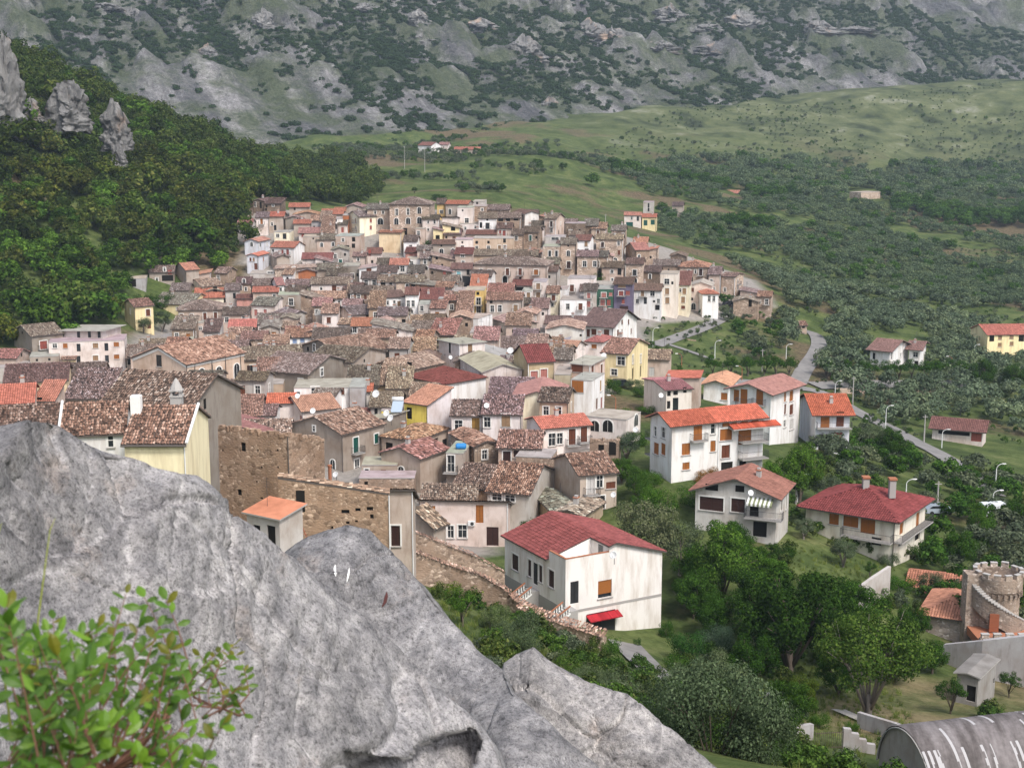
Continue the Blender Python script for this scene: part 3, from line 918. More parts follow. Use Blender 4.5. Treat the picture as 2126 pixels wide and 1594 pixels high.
for k, (u, v0, v1, w) in enumerate([(545,5,60,46),(605,36,72,32),(432,78,122,36),(150,26,60,24),(220,0,20,70),(275,5,42,44),(760,0,28,60),(870,8,55,44),(1000,30,68,110),(945,85,108,36),
        (1225,28,80,80),(1270,45,92,70),(1390,0,45,90),(1470,42,66,44),(1535,8,62,62),(1370,78,108,70),(1480,82,110,60),(1700,30,70,110),(1780,50,68,60),(880,60,90,40),(1140,190,225,28),(1090,60,120,60),(830,78,100,30),(215,94,112,18)]):
    crag(u, v0 + (v1 - v0) * .3, v1, min(w, 60), mmarch(u, v1) + 4, 'pale bare limestone outcrop on the scrubby mountain slope', 50 + k, 'limestone outcrops of the mountain')

for k, (u, v) in enumerate([(8,246),(36,252),(62,250),(92,254),(112,262),(150,268),(178,266),(200,272),(222,300),(250,304),(272,296),(128,250),(168,252),(214,262),(45,232)]):
    D_ = march(u, v, 0, 200) or 440
    D_ = min(D_, 445)
    P_ = pt(u, v, D_); P_.z = ground(P_.x, P_.y) - .4
    far_tree('oak', P_, rd.uniform(4.5, 7.5), 'oak crown growing against the grey crags of the left ridge', 'tree', 'oaks at the foot of the crags', rd, (.7, .78, .6))
# ------------------------------------------------------------------ house builder
WALL = {'st': ('rubble', (0.37, 0.295, 0.24)), 'sd': ('rubble', (0.215, 0.175, 0.145)), 'sl': ('rubble', (0.50, 0.42, 0.36)), 'gp': ('plaster', (0.41, 0.35, 0.30)), 'gd': ('plaster', (0.275, 0.24, 0.205)),
 'gl': ('plaster', (0.49, 0.455, 0.425)), 'pk': ('plaster', (0.55, 0.44, 0.375)), 'be': ('plaster', (0.54, 0.42, 0.32)), 'wh': ('clean', (0.80, 0.78, 0.765)), 'wp': ('plaster', (0.74, 0.66, 0.62)),
 'cr': ('clean', (0.78, 0.71, 0.55)), 'ye': ('plaster', (0.72, 0.53, 0.25)), 'yp': ('clean', (0.82, 0.68, 0.40)), 'yb': ('clean', (0.92, 0.74, 0.16)), 'pe': ('plaster', (0.72, 0.57, 0.38)), 'la': ('clean', (0.66, 0.66, 0.70)),
 'gr': ('clean', (0.05, 0.13, 0.09)), 'pu': ('clean', (0.15, 0.125, 0.19)), 'rs': ('plaster', (0.58, 0.31, 0.26)), 'cg': ('plaster', (0.40, 0.385, 0.385)), 'ob': ('plaster', (0.40, 0.15, 0.07)), 'ol': ('plaster', (0.36, 0.30, 0.2))}
ROOF = {'ot': ('old_tile', (1, 1, 1)), 'lt': ('old_tile', (1.5, 1.32, 1.2)), 'dt': ('old_tile', (0.66, 0.62, 0.6)), 'rt': ('old_tile', (1.35, 1.0, 0.88)), 'or': ('new_tile', (0.50, 0.155, 0.09)), 'os': ('new_tile', (0.52, 0.22, 0.14)), 'ol': ('new_tile', (0.55, 0.3, 0.2)),
 'rd': ('new_tile', (0.22, 0.045, 0.045)), 'mr': ('new_tile', (0.17, 0.05, 0.045)), 'pn': ('new_tile', (0.38, 0.18, 0.17)), 'br': ('new_tile', (0.14, 0.072, 0.06)), 'bm': ('new_tile', (0.11, 0.07, 0.07)), 'gy': ('sheet', (0.37, 0.325, 0.29)), 'ob': ('new_tile', (0.27, 0.115, 0.085)), 'oa': ('sheet', (0.50, 0.25, 0.15))}
SHUT = {'b': (0.15, 0.05, 0.025), 'r': (0.33, 0.09, 0.07), 'o': (0.36, 0.13, 0.03), 'g': (0.01, 0.09, 0.07), 'n': (0.05, 0.022, 0.018), 'p': (0.5, 0.2, 0.17), 'c': (0.25, 0.55, 0.6), 'l': (0.3, 0.4, 0.62), 't': (0.33, 0.21, 0.12), 'k': (0.03, 0.03, 0.032), 'y': (0.42, 0.24, 0.06), 'e': (0.12, 0.055, 0.045), 'v': (0.62, 0.6, 0.58)}
ZONE = [0, 0, 1.0]
def zone(x, y, k): ZONE[:] = [x, y, k]
def zx(x): return ZONE[0] + x / ZONE[2]
def zy(y): return ZONE[1] + y / ZONE[2]

def tiles(polyg, o, e, g, nrm, w, l, hgt, rd, jit):
    """barrel tiles over a roof plane; polyg = convex outline in plane metres"""
    P = np.array(polyg)
    x0, y0 = P.min(0); x1, y1 = P.max(0)
    nx, ny = max(1, int(round((x1 - x0) / w))), max(1, int(round((y1 - y0) / l)))
    if nx * ny > 9000: return None, None
    X, Y = np.meshgrid(x0 + (np.arange(nx) + .5) * (x1 - x0) / nx, y0 + (np.arange(ny) + .5) * (y1 - y0) / ny, indexing='ij')
    X, Y = X.ravel(), Y.ravel()
    ins = np.ones(len(X), bool)
    area = 0.5 * np.sum(P[:, 0] * np.roll(P[:, 1], -1) - P[:, 1] * np.roll(P[:, 0], -1))
    sg = 1 if area > 0 else -1
    for i in range(len(P)):
        a, b = P[i], P[(i + 1) % len(P)]
        ins &= sg * ((b[0] - a[0]) * (Y - a[1]) - (b[1] - a[1]) * (X - a[0])) > -0.12 * w
    X, Y = X[ins], Y[ins]
    n = len(X)
    if n == 0: return None, None
    g_ = np.random.default_rng(rd.randrange(1 << 30))
    X = X + g_.normal(size=n) * w * 0.10 * jit; Y = Y + g_.normal(size=n) * l * 0.12 * jit
    ang = g_.normal(size=n) * 0.07 * jit
    lift = np.abs(g_.normal(size=n)) * hgt * 0.35 * jit
    hw, hl = w * 0.46, l * 0.56
    loc = [(-hw, -hl, 0.02), (0, -hl, hgt + 0.02), (hw, -hl, 0.02), (-hw * .85, hl, 0.0), (0, hl, hgt * .72), (hw * .85, hl, 0.0)]
    V = np.zeros((n, 6, 3))
    ca, sa = np.cos(ang), np.sin(ang)
    o, e, g, nrm = [np.array(t) for t in (o, e, g, nrm)]
    for k, (a, b, c) in enumerate(loc):
        px_, py_ = X + a * ca - b * sa, Y + a * sa + b * ca
        hz = c + lift + (0.03 if k < 3 else 0)
        V[:, k] = o + px_[:, None] * e + py_[:, None] * g + hz[:, None] * nrm
    f = np.array([[0, 1, 4, 3], [1, 2, 5, 4], [0, 2, 1, 1]])
    Fq = (np.arange(n)[:, None, None] * 6 + np.array([[0, 1, 4, 3], [1, 2, 5, 4]])).reshape(-1, 4)
    return V.reshape(-1, 3), Fq

class House: pass
HOUSES = []
KW = {'w': (0.85, 1.35), 'x': (0.6, 0.8), 's': (0.95, 1.45), 'S': (0.95, 1.45), 'd': (1.0, 2.1), 'D': (1.0, 2.2), 'a': (1.0, 1.8), 'f': (1.05, 2.15), 'F': (1.05, 2.15), 'G': (2.4, 2.3), 'q': (0.5, 0.55), 'A': (1.7, 2.6), 'B': (0.8, 1.3)}
NWIN = [0]
def window_part(H, Pc, ex, nrm, w, h, kk, sh, cut, Dd):
    """one opening, its lining and joinery; ex = along the wall, nrm = out of the wall"""
    up = Vector((0, 0, 1))
    rec = -0.16 if cut else 0.025
    mb = MB()
    o = Pc - ex * (w / 2) - up * (h / 2)
    fine = Dd < 235
    frame = kk in 'wSaDFfA' and kk != 'D' or kk in 'F'
    if kk == 'D': frame = True
    door = kk in 'dDFfGA'
    if kk in 'aA':
        rr = w / 2
        pts_ = [Vector((-rr, 0, 0)), Vector((rr, 0, 0))] + [Vector((rr * math.cos(t), 0, h - rr + rr * math.sin(t))) for t in [math.pi * i / 8 for i in range(0, 9)]]
        cv = lambda q, k, off: Pc - up * (h / 2) + ex * (q.x * k) + up * (q.z * (1 if k == 1 else 1.0) + (0.14 if k > 1 and q.z > h * .5 else 0)) + nrm * off
        k2 = (rr + 0.17) / rr
        outer = [cv(q, k2, 0.07) for q in pts_]
        inner = [cv(q, 1, 0.07) for q in pts_]
        for i in range(1, len(pts_) - 1 + 1):
            j = (i + 1) % len(pts_)
            if i == 0: continue
            mb.poly([outer[i], outer[j], inner[j], inner[i]], 0)
            mb.poly([cv(pts_[i], k2, 0.0), cv(pts_[j], k2, 0.0), outer[j], outer[i]], 0)
        mb.poly([cv(q, 1, 0.03) for q in pts_], 1 if kk == 'a' else 3)
        if fine or kk == 'a':
            mb.box(Pc - ex * .02 - up * h / 2 + nrm * .04, ex * .04, up * h * .95, nrm * .03, 0)
    else:
        # glass or leaf set back in the opening
        shut = sh is not None and kk in 'sSdDGFB'
        c = o + nrm * rec
        if shut:
            nl = 1 if w < 0.8 or kk == 'B' else 2
            mb.poly([c, c + ex * w, c + ex * w + up * h, c + up * h], 1)
            if kk == 'F':                                    # leaves folded open beside dark glass
                for sx in (-1, 1):
                    q = Pc + ex * (sx * (w / 2 + 0.27)) - ex * .25 - up * (h / 2) + nrm * 0.03
                    mb.box(q, ex * .5, up * h, nrm * .045, 2)
            elif kk == 'B':
                mb.box(c + nrm * .02 + up * h * .22, ex * w, up * h * .78, nrm * .03, 2)
            else:
                for i in range(nl):
                    a = c + ex * (w * i / nl + 0.015) + nrm * 0.02
                    mb.box(a, ex * (w / nl - 0.03), up * h, nrm * 0.05, 2)
                    if fine:
                        for t in range(3):
                            mb.box(a + up * (h * (t / 3.0) + .1) + ex * .07 + nrm * 0.05, ex * (w / nl - 0.17), up * (h / 3.0 - .14), nrm * 0.015, 2)
        else:
            mb.poly([c, c + ex * w, c + ex * w + up * h, c + up * h], 3 if kk in 'xq' else 1)
            if kk in 'wfD':
                t = 0.05
                for i in range(3 if w > 0.7 else 2):
                    nn = 2 if w > 0.7 else 1
                    mb.box(c + ex * (i * (w - t) / nn) + nrm * .01, ex * t, up * h, nrm * .04, 0)
                for fz in ((0, .5, 1) if door else (0, .62, 1)):
                    mb.box(c + ex * t + up * (fz * (h - t)) + nrm * .012, ex * (w - 2 * t), up * t, nrm * .034, 0)
        if frame:
            t = 0.15
            for sx in (-1, 1):
                mb.box(Pc + ex * (sx * (w / 2 + t / 2) - t / 2) - up * (h / 2), ex * t, up * h, nrm * 0.045, 0)
            mb.box(Pc - ex * (w / 2 + t) + up * (h / 2), ex * (w + 2 * t), up * t, nrm * 0.055, 0)
        if not door and kk not in 'xq':
            mb.box(Pc - ex * (w / 2 + .12) - up * (h / 2 + .09), ex * (w + .24), up * .08, nrm * 0.14, 4)
    nm = 'door' if door else 'window'
    col = SHUT.get(sh, (0.15, 0.06, 0.03))
    ob = mb.build(nm, [M['frame'], M['pane'], M['joinery'], M['hole'], M['stone_trim']], H.root, col, origin=H.loc)
    NWIN[0] += 1
    return ob

def balcony(H, Pc, ex, nrm, w, depth=0.95, col='iron', slab=0.14, rail=True):
    up = Vector((0, 0, 1))
    mb = MB()
    o = Pc - ex * (w / 2)
    mb.box(o - up * slab + nrm * .005, ex * w, nrm * depth, up * slab, 0)
    b = mb.build('balcony', M['concrete'], H.root, origin=H.loc)
    if rail:
        mb = MB()
        rh, t = 0.95, 0.035
        far_ = H.D > 235
        sp_ = 0.45 if far_ else 0.16
        bt = 0.035 if far_ else 0.02
        segs = [(o, nrm * (depth - .06)), (o + nrm * (depth - .06), ex * w), (o + ex * (w - t), nrm * (depth - .06))]
        for a, d in segs:
            L_ = d.length; dd = d.normalized()
            sd_ = nrm if abs(dd.dot(ex)) > .5 else ex
            mb.box(a + up * rh, d, sd_ * t, up * t, 0)
            mb.box(a + up * .08, d, sd_ * bt, up * bt, 0)
            k = max(2, int(L_ / sp_))
            for i in range(k + 1):
                mb.box(a + dd * ((L_ - bt) * i / k), dd * bt, sd_ * bt, up * rh, 0)
        mb.build('railing', M[col], b, origin=H.loc)
    return b

def wall_face(mb, o, ex, L, z0, z1, rects, mi=0):
    """rectangular wall with openings cut out and 16 cm reveals"""
    up = Vector((0, 0, 1))
    nrm = H_N[0]
    zs = sorted(set([z0, z1] + [r[1] for r in rects] + [r[3] for r in rects]))
    for a, b in zip(zs[:-1], zs[1:]):
        if b - a < 1e-4: continue
        cut = sorted((r[0], r[2]) for r in rects if r[1] <= a + 1e-4 and r[3] >= b - 1e-4)
        x = 0.0
        for c0, c1 in cut + [(L, L)]:
            if c0 - x > 1e-4:
                mb.poly([o + ex * x + up * a, o + ex * c0 + up * a, o + ex * c0 + up * b, o + ex * x + up * b], mi)
            x = max(x, c1)
    for x0, a, x1, b in rects:
        p = [o + ex * x0 + up * a, o + ex * x1 + up * a, o + ex * x1 + up * b, o + ex * x0 + up * b]
        q = [t - nrm * 0.2 for t in p]
        for i in range(4):
            j = (i + 1) % 4
            mb.poly([p[j], p[i], q[i], q[j]], mi)
H_N = [Vector((0, -1, 0))]

HH = []
def house(label, xa, xb, xc, ye, h, rt, rk, wk, win='', D=None, L=8.0, phi=None, pitch=19, ov=0.35, name='house', cat='house', group='houses of the hill village', tk=None, chim=None, wallcol=None, roofcol=None, fl=None, terr=None, sideB=None, aw=None, base=None, sink=0.6):
    H = House()
    uA, uB, uC, ve = zx(xa), zx(xb), zx(xc), zy(ye)
    rd = random.Random(int(uA * 31 + ve * 17 + uC))
    if D is None:
        h = h * (0.64 if h >= 6 else 0.78)
        D = march(uB, ve, h, 150 if ve < 900 else 100) or 430
    H.D = D
    PB = pt(uB, ve, D)
    d_ = PB.y * cp - (PB.z - CZ) * sp
    s = F / d_
    az = math.atan2(PB.x, PB.y)
    rgt, fwd = Vector((math.cos(az), -math.sin(az), 0)), Vector((math.sin(az), math.cos(az), 0))
    pa, pb = (uB - uA) / s, (uC - uB) / s
    Awide = pa >= pb if aw is None else aw
    nar = min(pa, pb)
    if phi is None:
        if nar < 0.8: ph = R(4)
        else: ph = math.asin(min(0.80, nar / L)) if nar / L < .8 else R(45)
    else: ph = R(phi)
    if Awide: dA, dB = -rgt * math.cos(ph) + fwd * math.sin(ph), rgt * math.sin(ph) + fwd * math.cos(ph)
    else: dB, dA = rgt * math.cos(ph) + fwd * math.sin(ph), -rgt * math.sin(ph) + fwd * math.cos(ph)
    def solve(dd, ut):
        k = (ut - CU) / F
        c0 = PB.y * cp - (PB.z - CZ) * sp
        return (k * c0 - PB.x) / (dd.x - k * dd.y * cp)
    LA = solve(dA, uA) if pa > 0.5 else L
    LB = solve(dB, uC) if pb > 0.5 else L
    if not (0.5 < LA < 60): LA = L
    if not (0.5 < LB < 60): LB = L
    ze = PB.z
    PA, PC = PB + dA * LA, PB + dB * LB
    PD = PA + dB * LB
    zb = min(min(ground(q.x, q.y) for q in (PA, PB, PC, PD)), ze - 2.2) - sink
    if base is not None: zb = ze - base
    H.loc = Vector(((PA.x + PC.x) / 2, (PA.y + PC.y) / 2, zb))
    H.root = root(name, H.loc, label, cat, group)
    H.PB, H.dA, H.dB, H.LA, H.LB, H.ze, H.zb = PB, dA, dB, LA, LB, ze, zb
    up = Vector((0, 0, 1))
    tn = math.tan(R(pitch))
    if rt == 'gA': zf = lambda p, q: ze + tn * (LB / 2 - abs(q - LB / 2))
    elif rt == 'gB': zf = lambda p, q: ze + tn * (LA / 2 - abs(p - LA / 2))
    elif rt == 'hip': zf = lambda p, q: ze + tn * min(p, LA - p, q, LB - q)
    elif rt == 'sA': zf = lambda p, q: ze + tn * q
    elif rt == 'sB': zf = lambda p, q: ze + tn * p
    elif rt in ('rA', 'open'): zf = lambda p, q: ze - tn * q
    elif rt == 'rB': zf = lambda p, q: ze - tn * p
    else: zf = lambda p, q: ze
    H.zf = zf
    at = lambda p, q, z=None: Vector((PB.x, PB.y, 0)) + dA * p + dB * q + up * (zf(p, q) if z is None else z)
    H.at = at
    # ---- openings
    faces = {'A': (PB, dA, LA, -dB), 'B': (PB, dB, LB, -dA)}
    rects = {'A': [], 'B': []}
    opens = []
    def put(fc, x, z, kk, sh, w, hh):
        P0, ex, Lf, nr = faces[fc]
        if Lf < w + .3: return
        x = min(max(x, w / 2 + .16), Lf - w / 2 - .16)
        top = z + hh / 2
        zz = min(ze, zf(LA, 0) if fc == 'A' else zf(0, LB))
        cut = kk not in 'aA' and top < zz - 0.12 and z - hh / 2 > zb + .2
        rr = (x - w / 2, z - hh / 2, x + w / 2, z + hh / 2)
        for r in rects[fc]:
            if not (rr[2] + .2 < r[0] or rr[0] - .2 > r[2] or rr[3] + .15 < r[1] or rr[1] - .15 > r[3]): return
        rects[fc].append(rr + (cut,))
        opens.append((fc, x, z, kk, sh, w, hh, cut))
    if win.startswith('*'):
        spec, st_ = win[1:].split(':')
        i = 0; cols = {'A': 0, 'B': 0}
        for ch in spec.split(','):
            if ch: cols[ch[0]] = int(ch[1:])
        rows = max(1, min(3, int((h - .4) / 2.75)))
        toks = st_.split(',')
        for fc in 'AB':
            Lf = faces[fc][2]; nC = cols[fc]
            if Lf < 1.6: continue
            for r_ in range(rows):
                for c_ in range(nC):
                    if rd.random() < 0.14 and nC * rows > 1: continue
                    t = rd.choice(toks) if rd.random() < .5 else toks[(r_) % len(toks)]
                    kk = t[0]; sh = t[1] if len(t) > 1 else None
                    w, hh = KW[kk]
                    zt = ze - 0.75 - r_ * 2.9 - rd.uniform(0, .35)
                    put(fc, Lf * (c_ + .5 + rd.uniform(-.12, .12)) / nC, zt - hh / 2, kk, sh, w, hh)
    elif win:
        for tok in win.split():
            q = tok.split(',')
            kk = q[0][0]; sh = q[0][1] if len(q[0]) > 1 else None
            w, hh = KW[kk]
            if len(q) > 3: w, hh = float(q[3]), float(q[4])
            if kk in 'wsSxB': hh = min(hh, 1.9 if D < 235 else 2.2)
            elif kk in 'dDfFa' : hh = min(hh, 2.6 if wk in ('st', 'sl', 'be') else 2.4)
            if D > 240 and kk not in 'qGAx' and D < 500: w, hh = w * .76, hh * .76
            u, v = zx(float(q[1])), zy(float(q[2]))
            fc = 'A' if (u < uB and pa > .5) or pb <= .5 else 'B'
            P0, ex, Lf, nr = faces[fc]
            a, y, z = ray(u, v)
            dv = Vector((a, y, z)); O = Vector((0, 0, CZ))
            t = (P0 - O).dot(nr) / dv.dot(nr)
            X = O + dv * t
            put(fc, (X - P0).dot(ex), X.z, kk, sh, w, hh)
    # ---- walls
    mb = MB()
    Bz = Vector((PB.x, PB.y, 0))
    zA, zB_ = min(zf(0, 0), zf(LA, 0)), min(zf(0, 0), zf(0, LB))
    H_N[0] = -dB
    wall_face(mb, Bz, dA, LA, zb, zA, [r[:4] for r in rects['A'] if r[4]])
    mbA = mb
    if sideB: mb = MB()
    H_N[0] = -dA
    wall_face(mb, Bz, dB, LB, zb, zB_, [r[:4] for r in rects['B'] if r[4]])
    mbB, mb = mb, mbA
    for a, b, n in (((LA, 0), (LA, LB), 2), ((LA, LB), (0, LB), 2)):
        mb.poly([at(*a, z=zb), at(*b, z=zb), at(*b), at((a[0] + b[0]) / 2, (a[1] + b[1]) / 2), at(*a)])
    for (p0, q0, p1, q1, zlo) in ((0, 0, LA, 0, zA), (0, 0, 0, LB, zB_)):
        pts_ = [at(p0, q0, z=zlo), at(p1, q1, z=zlo), at(p1, q1), at((p0 + p1) / 2, (q0 + q1) / 2), at(p0, q0)]
        cl = []
        for q in pts_:
            if not cl or (q - cl[-1]).length > .03: cl.append(q)
        if len(cl) > 2 and (cl[0] - cl[-1]).length < .03: cl.pop()
        if len(cl) >= 3 and max(q.z for q in cl) > zlo + .05 and not (terr and p1 == 0): (mbB if p1 == 0 else mb).poly(cl)
    if terr:
        qz, pz = LB * .44, ze + .95
        g0, g1 = at(0, 0, z=ze), at(0, 0, z=pz)
        mb.poly([at(0, 0, z=ze), at(0, qz, z=ze), at(0, qz, z=pz), at(0, 0, z=pz)])
        mb.poly([at(terr, 0, z=ze), at(0, 0, z=ze), at(0, 0, z=pz), at(terr, 0, z=pz)])
        mb.poly([at(.2, .2, z=ze - .1), at(terr, .2, z=ze - .1), at(terr, qz, z=ze - .1), at(.2, qz, z=ze - .1)])
        mb.poly([at(.2, .2, z=ze - .1), at(.2, qz, z=ze - .1), at(.2, qz, z=pz), at(.2, .2, z=pz)])
        mb.poly([at(.2, .2, z=ze - .1), at(terr, .2, z=ze - .1), at(terr, .2, z=pz), at(.2, .2, z=pz)])
        mb.poly([at(0, qz, z=ze - .1), at(terr, qz, z=ze - .1), at(terr, qz), at(0, qz)])
        mb.poly([at(terr, .2, z=ze - .1), at(terr, qz, z=ze - .1), at(terr, qz), at(terr, .2)])
        mb.poly([at(0, qz, z=ze), at(0, LB, z=ze), at(0, LB / 2), at(0, qz)])
        cb = MB()
        cb.box(at(-.04, -.04, z=pz), dA * (terr + .04), dB * .28, up * .07); cb.box(at(-.04, .25, z=pz), dA * .28, dB * (qz - .25), up * .07)
        cb.build('coping', M['terracotta'], H.root, origin=H.loc)
        cb = MB(); cb.box(at(terr * .35, qz - .03, z=ze), dA * .9, dB * .05, up * 1.25); cb.build('door', M['pane'], H.root, origin=H.loc)
    wm, wc = WALL[wk]
    wc = wallcol or tuple(min(1, x * k) for x, k in zip(wc, [rd.uniform(.9, 1.1)] * 3))
    H.wall = mb.build('wall', M[wm], H.root, wc, origin=H.loc)
    if sideB: mbB.build('side_wall', M['plaster'], H.root, sideB, origin=H.loc)
    # ---- roof
    o_ = ov
    rm, rc = ROOF[rk]
    rc = roofcol or tuple(x * rd.uniform(.9, 1.12) for x in rc)
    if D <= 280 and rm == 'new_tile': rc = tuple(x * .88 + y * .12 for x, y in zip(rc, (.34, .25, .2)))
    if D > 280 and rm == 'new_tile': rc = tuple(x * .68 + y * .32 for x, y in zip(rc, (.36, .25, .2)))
    if rt == 'open':                                     # ragged wall heads of a ruin
        sb = MB()
        for (p0, q0, p1, q1) in ((0, 0, LA, 0), (0, 0, 0, LB)):
            n_ = int(max(p1, q1) / .4)
            for i_ in range(n_):
                f = (i_ + rd.uniform(.1, .9)) / n_
                sb.cbox(at(p0 + (p1 - p0) * f + (.2 if q1 else 0), q0 + (q1 - q0) * f + (.2 if p1 else 0)) + Vector((0, 0, rd.uniform(-.05, .14))), rd.uniform(.14, .34), rd.uniform(.14, .26), rd.uniform(.07, .3), 0, rd.uniform(0, 3))
        sto = sb.build('loose_stones', M['rubble'], H.root, tuple(x * 1.1 for x in wc), origin=H.loc); sto['kind'] = 'stuff'
    pl = []
    E = o_
    if rt == 'gA': pl = [[(LA + E, -E), (-E, -E), (-E, LB / 2), (LA + E, LB / 2)], [(-E, LB + E), (LA + E, LB + E), (LA + E, LB / 2), (-E, LB / 2)]]
    if terr: pl[0] = [(LA + E, -E), (terr, -E), (terr, LB / 2), (LA + E, LB / 2)]; pl.append([(terr, LB * .42), (-E, LB * .42), (-E, LB / 2), (terr, LB / 2)])
    elif rt == 'gA': pass
    elif rt == 'open': pl = []
    elif rt == 'gB': pl = [[(-E, -E), (-E, LB + E), (LA / 2, LB + E), (LA / 2, -E)], [(LA + E, LB + E), (LA + E, -E), (LA / 2, -E), (LA / 2, LB + E)]]
    elif rt == 'hip':
        m_ = min(LA, LB) / 2
        if LA >= LB: r0, r1 = (m_, LB / 2), (LA - m_, LB / 2)
        else: r0, r1 = (LA / 2, m_), (LA / 2, LB - m_)
        c00, cA, cC, cD = (-E, -E), (LA + E, -E), (-E, LB + E), (LA + E, LB + E)
        if LA >= LB: pl = [[cA, c00, r0, r1], [c00, cC, r0], [cC, cD, r1, r0], [cD, cA, r1]]
        else: pl = [[cA, c00, r0], [c00, cC, r1, r0], [cC, cD, r1], [cD, cA, r0, r1]]
    elif rt in ('sA', 'rA'): pl = [[(LA + E, -E), (-E, -E), (-E, LB + E), (LA + E, LB + E)]]
    elif rt == 'open': pl = []
    elif rt in ('sB', 'rB'): pl = [[(-E, -E), (-E, LB + E), (LA + E, LB + E), (LA + E, -E)]]
    else: pl = [[(LA + .06, -.06), (-.06, -.06), (-.06, LB + .06), (LA + .06, LB + .06)]]
    def zx_(p, q):
        if rt == 'hip': return ze + tn * min(p, LA - p, q, LB - q)
        return zf(p, q)
    mb = MB()
    th = 0.13
    tv, tf = [], []
    k = tk or (1.0 if D < 150 else 1.15 if D < 240 else 1.3 if D < 330 else 1.5)
    for P in pl:
        top = [at(p, q, z=zx_(p, q) + .10) for p, q in P]
        bot = [q - up * th for q in top]
        mb.poly(top); mb.poly(list(reversed(bot)))
        for i in range(len(top)):
            j = (i + 1) % len(top)
            mb.poly([top[j], top[i], bot[i], bot[j]], 1)
        e = (top[1] - top[0]).normalized()
        nrm = (top[1] - top[0]).cross(top[2] - top[1]).normalized()
        if nrm.z < 0: nrm = -nrm
        g = nrm.cross(e).normalized()
        if (top[2] - top[0]).dot(g) < 0: g = -g
        if rm in ('old_tile', 'new_tile') and rt != 'flat':
            if rt in ('rA', 'rB') and False: pass
            pg = [((q - top[0]).dot(e), (q - top[0]).dot(g)) for q in top]
            old = rm == 'old_tile'
            V, Fq = tiles(pg, top[0] - H.loc + nrm * .005, e, g, nrm, 0.23 * k if old else 0.26 * k, 0.40 * k if old else 0.42 * k, 0.09 * k if old else 0.06 * k, rd, 1.0 if old else 0.12)
            if V is not None:
                tf.append(Fq + sum(len(t) for t in tv)); tv.append(V)
    rmats = [M['bed'] if rm.endswith('tile') else M['sheet'], M['gutter'] if rm != 'sheet' else M['concrete']]
    H.roof = mb.build('roof', rmats, H.root, rc if rm != 'old_tile' else (0.5, 0.42, 0.38), origin=H.loc)
    if tv:
        me = np_mesh('tiles', np.concatenate(tv), np.concatenate(tf)); me.materials.append(M['far_tile' if rm == 'old_tile' and D > 215 else rm])
        ti = link('tiles', me, None, H.roof, rc)
        ti['kind'] = 'stuff'
    # ---- fit the openings
    for fc, x, z, kk, sh, w, hh, cut in opens:
        P0, ex, Lf, nr = faces[fc]
        Pc = Vector((P0.x, P0.y, 0)) + ex * x + up * z
        window_part(H, Pc, ex, nr, w, hh, kk, sh, cut, D)
        if kk == 'D': balcony(H, Pc - up * (hh / 2), ex, nr, min(w + 1.0, Lf))
    # chimney
    nch = chim if chim is not None else (1 if rt != 'flat' and rd.random() < .35 else 0)
    if isinstance(nch, int) and nch:
        p, q = rd.uniform(.25, .75) * LA, rd.uniform(.3, .6) * LB
        zc = zf(p, q)
        mb = MB()
        c = at(p, q, z=zc)
        mb.box(c - dA * .28 - dB * .28 - up * .2, dA * .56, dB * .56, up * 1.15, 0)
        mb.box(c - dA * .36 - dB * .36 + up * 0.95, dA * .72, dB * .72, up * .1, 1)
        mb.box(c - dA * .2 - dB * .2 + up * 1.05, dA * .4, dB * .4, up * .22, 0)
        mb.build('chimney', [M['stone_trim'], M['terracotta']], H.roof, origin=H.loc)
    if rt != 'open' and rd.random() < .3 and D < 460:
        mb = MB(); c = at(LA * rd.uniform(.2, .8), LB * .5, zf(LA / 2, LB / 2) - .1); t_ = .022 if D < 235 else .03
        mb.tube([c, c + up * 2.6], t_, 4)
        for i_ in range(4): mb.tube([c + up * (2.5 - .22 * i_) - dA * (.3 + .06 * i_), c + up * (2.5 - .22 * i_) + dA * (.3 + .06 * i_)], t_ * .6, 3)
        mb.build('antenna', M['iron'], H.roof, origin=H.loc)
    # downpipe down the near corner
    if h > 4 and rt != 'flat' and rd.random() < .5:
        mb = MB()
        c = at(-.07, -.07, z=zb)
        mb.tube([c, c + up * (ze - zb - .05)], 0.055 if D < 235 else .08, 5)
        mb.build('downpipe', M['gutter'] if rd.random() < .6 else M['white_metal'], H.root, origin=H.loc)
    HH.append(H)
    HOUSES.append((label, uB, ve, D, LA, LB, ze - max(ground(PB.x, PB.y), zb)))
    return H
# ------------------------------------------------------------------ the village, house by house
h = house
# upper left of the hill
zone(480, 390, 5.3125)
h('low grey annex beside the white-framed stone house at the upper left end', 130, 238, 245, 203, 4, 'gA', 'dt', 'sd', '')
h('tall stone house with one white-framed window at the upper left end', 240, 362, 470, 150, 7, 'gB', 'dt', 'sd', 'w,262,185,1,2.2 x,325,192,.7,2')
h('flat stone house with two small windows right of the white-framed one', 366, 540, 600, 178, 7, 'sA', 'dt', 'sd', 'x,390,205 w,462,195,.8,1 x,330,240', pitch=9)
h('grey house under a bright orange roof below the dark wood', 640, 858, 862, 214, 5, 'gA', 'or', 'gp', 'x,700,235', pitch=15)
h('long grey gabled house below the dark wood', 690, 985, 990, 300, 6, 'gB', 'rt', 'gp', 'x,760,330', pitch=12)
h('stone house with orange roof patch and white terrace wall', 412, 575, 605, 318, 8, 'gA', 'or', 'gp', 'd,485,440 w,450,400', pitch=16)
h('white house with a blue garage door and orange shutter balcony', 275, 408, 412, 330, 8.5, 'gA', 'ot', 'wp', 'Do,335,372 Gl,340,440,2.2,1.8')
h('grey gabled house with a white-framed window under the orange roofs', 596, 780, 840, 345, 6, 'gB', 'ot', 'gd', 'w,730,350 w,875,305', L=9)
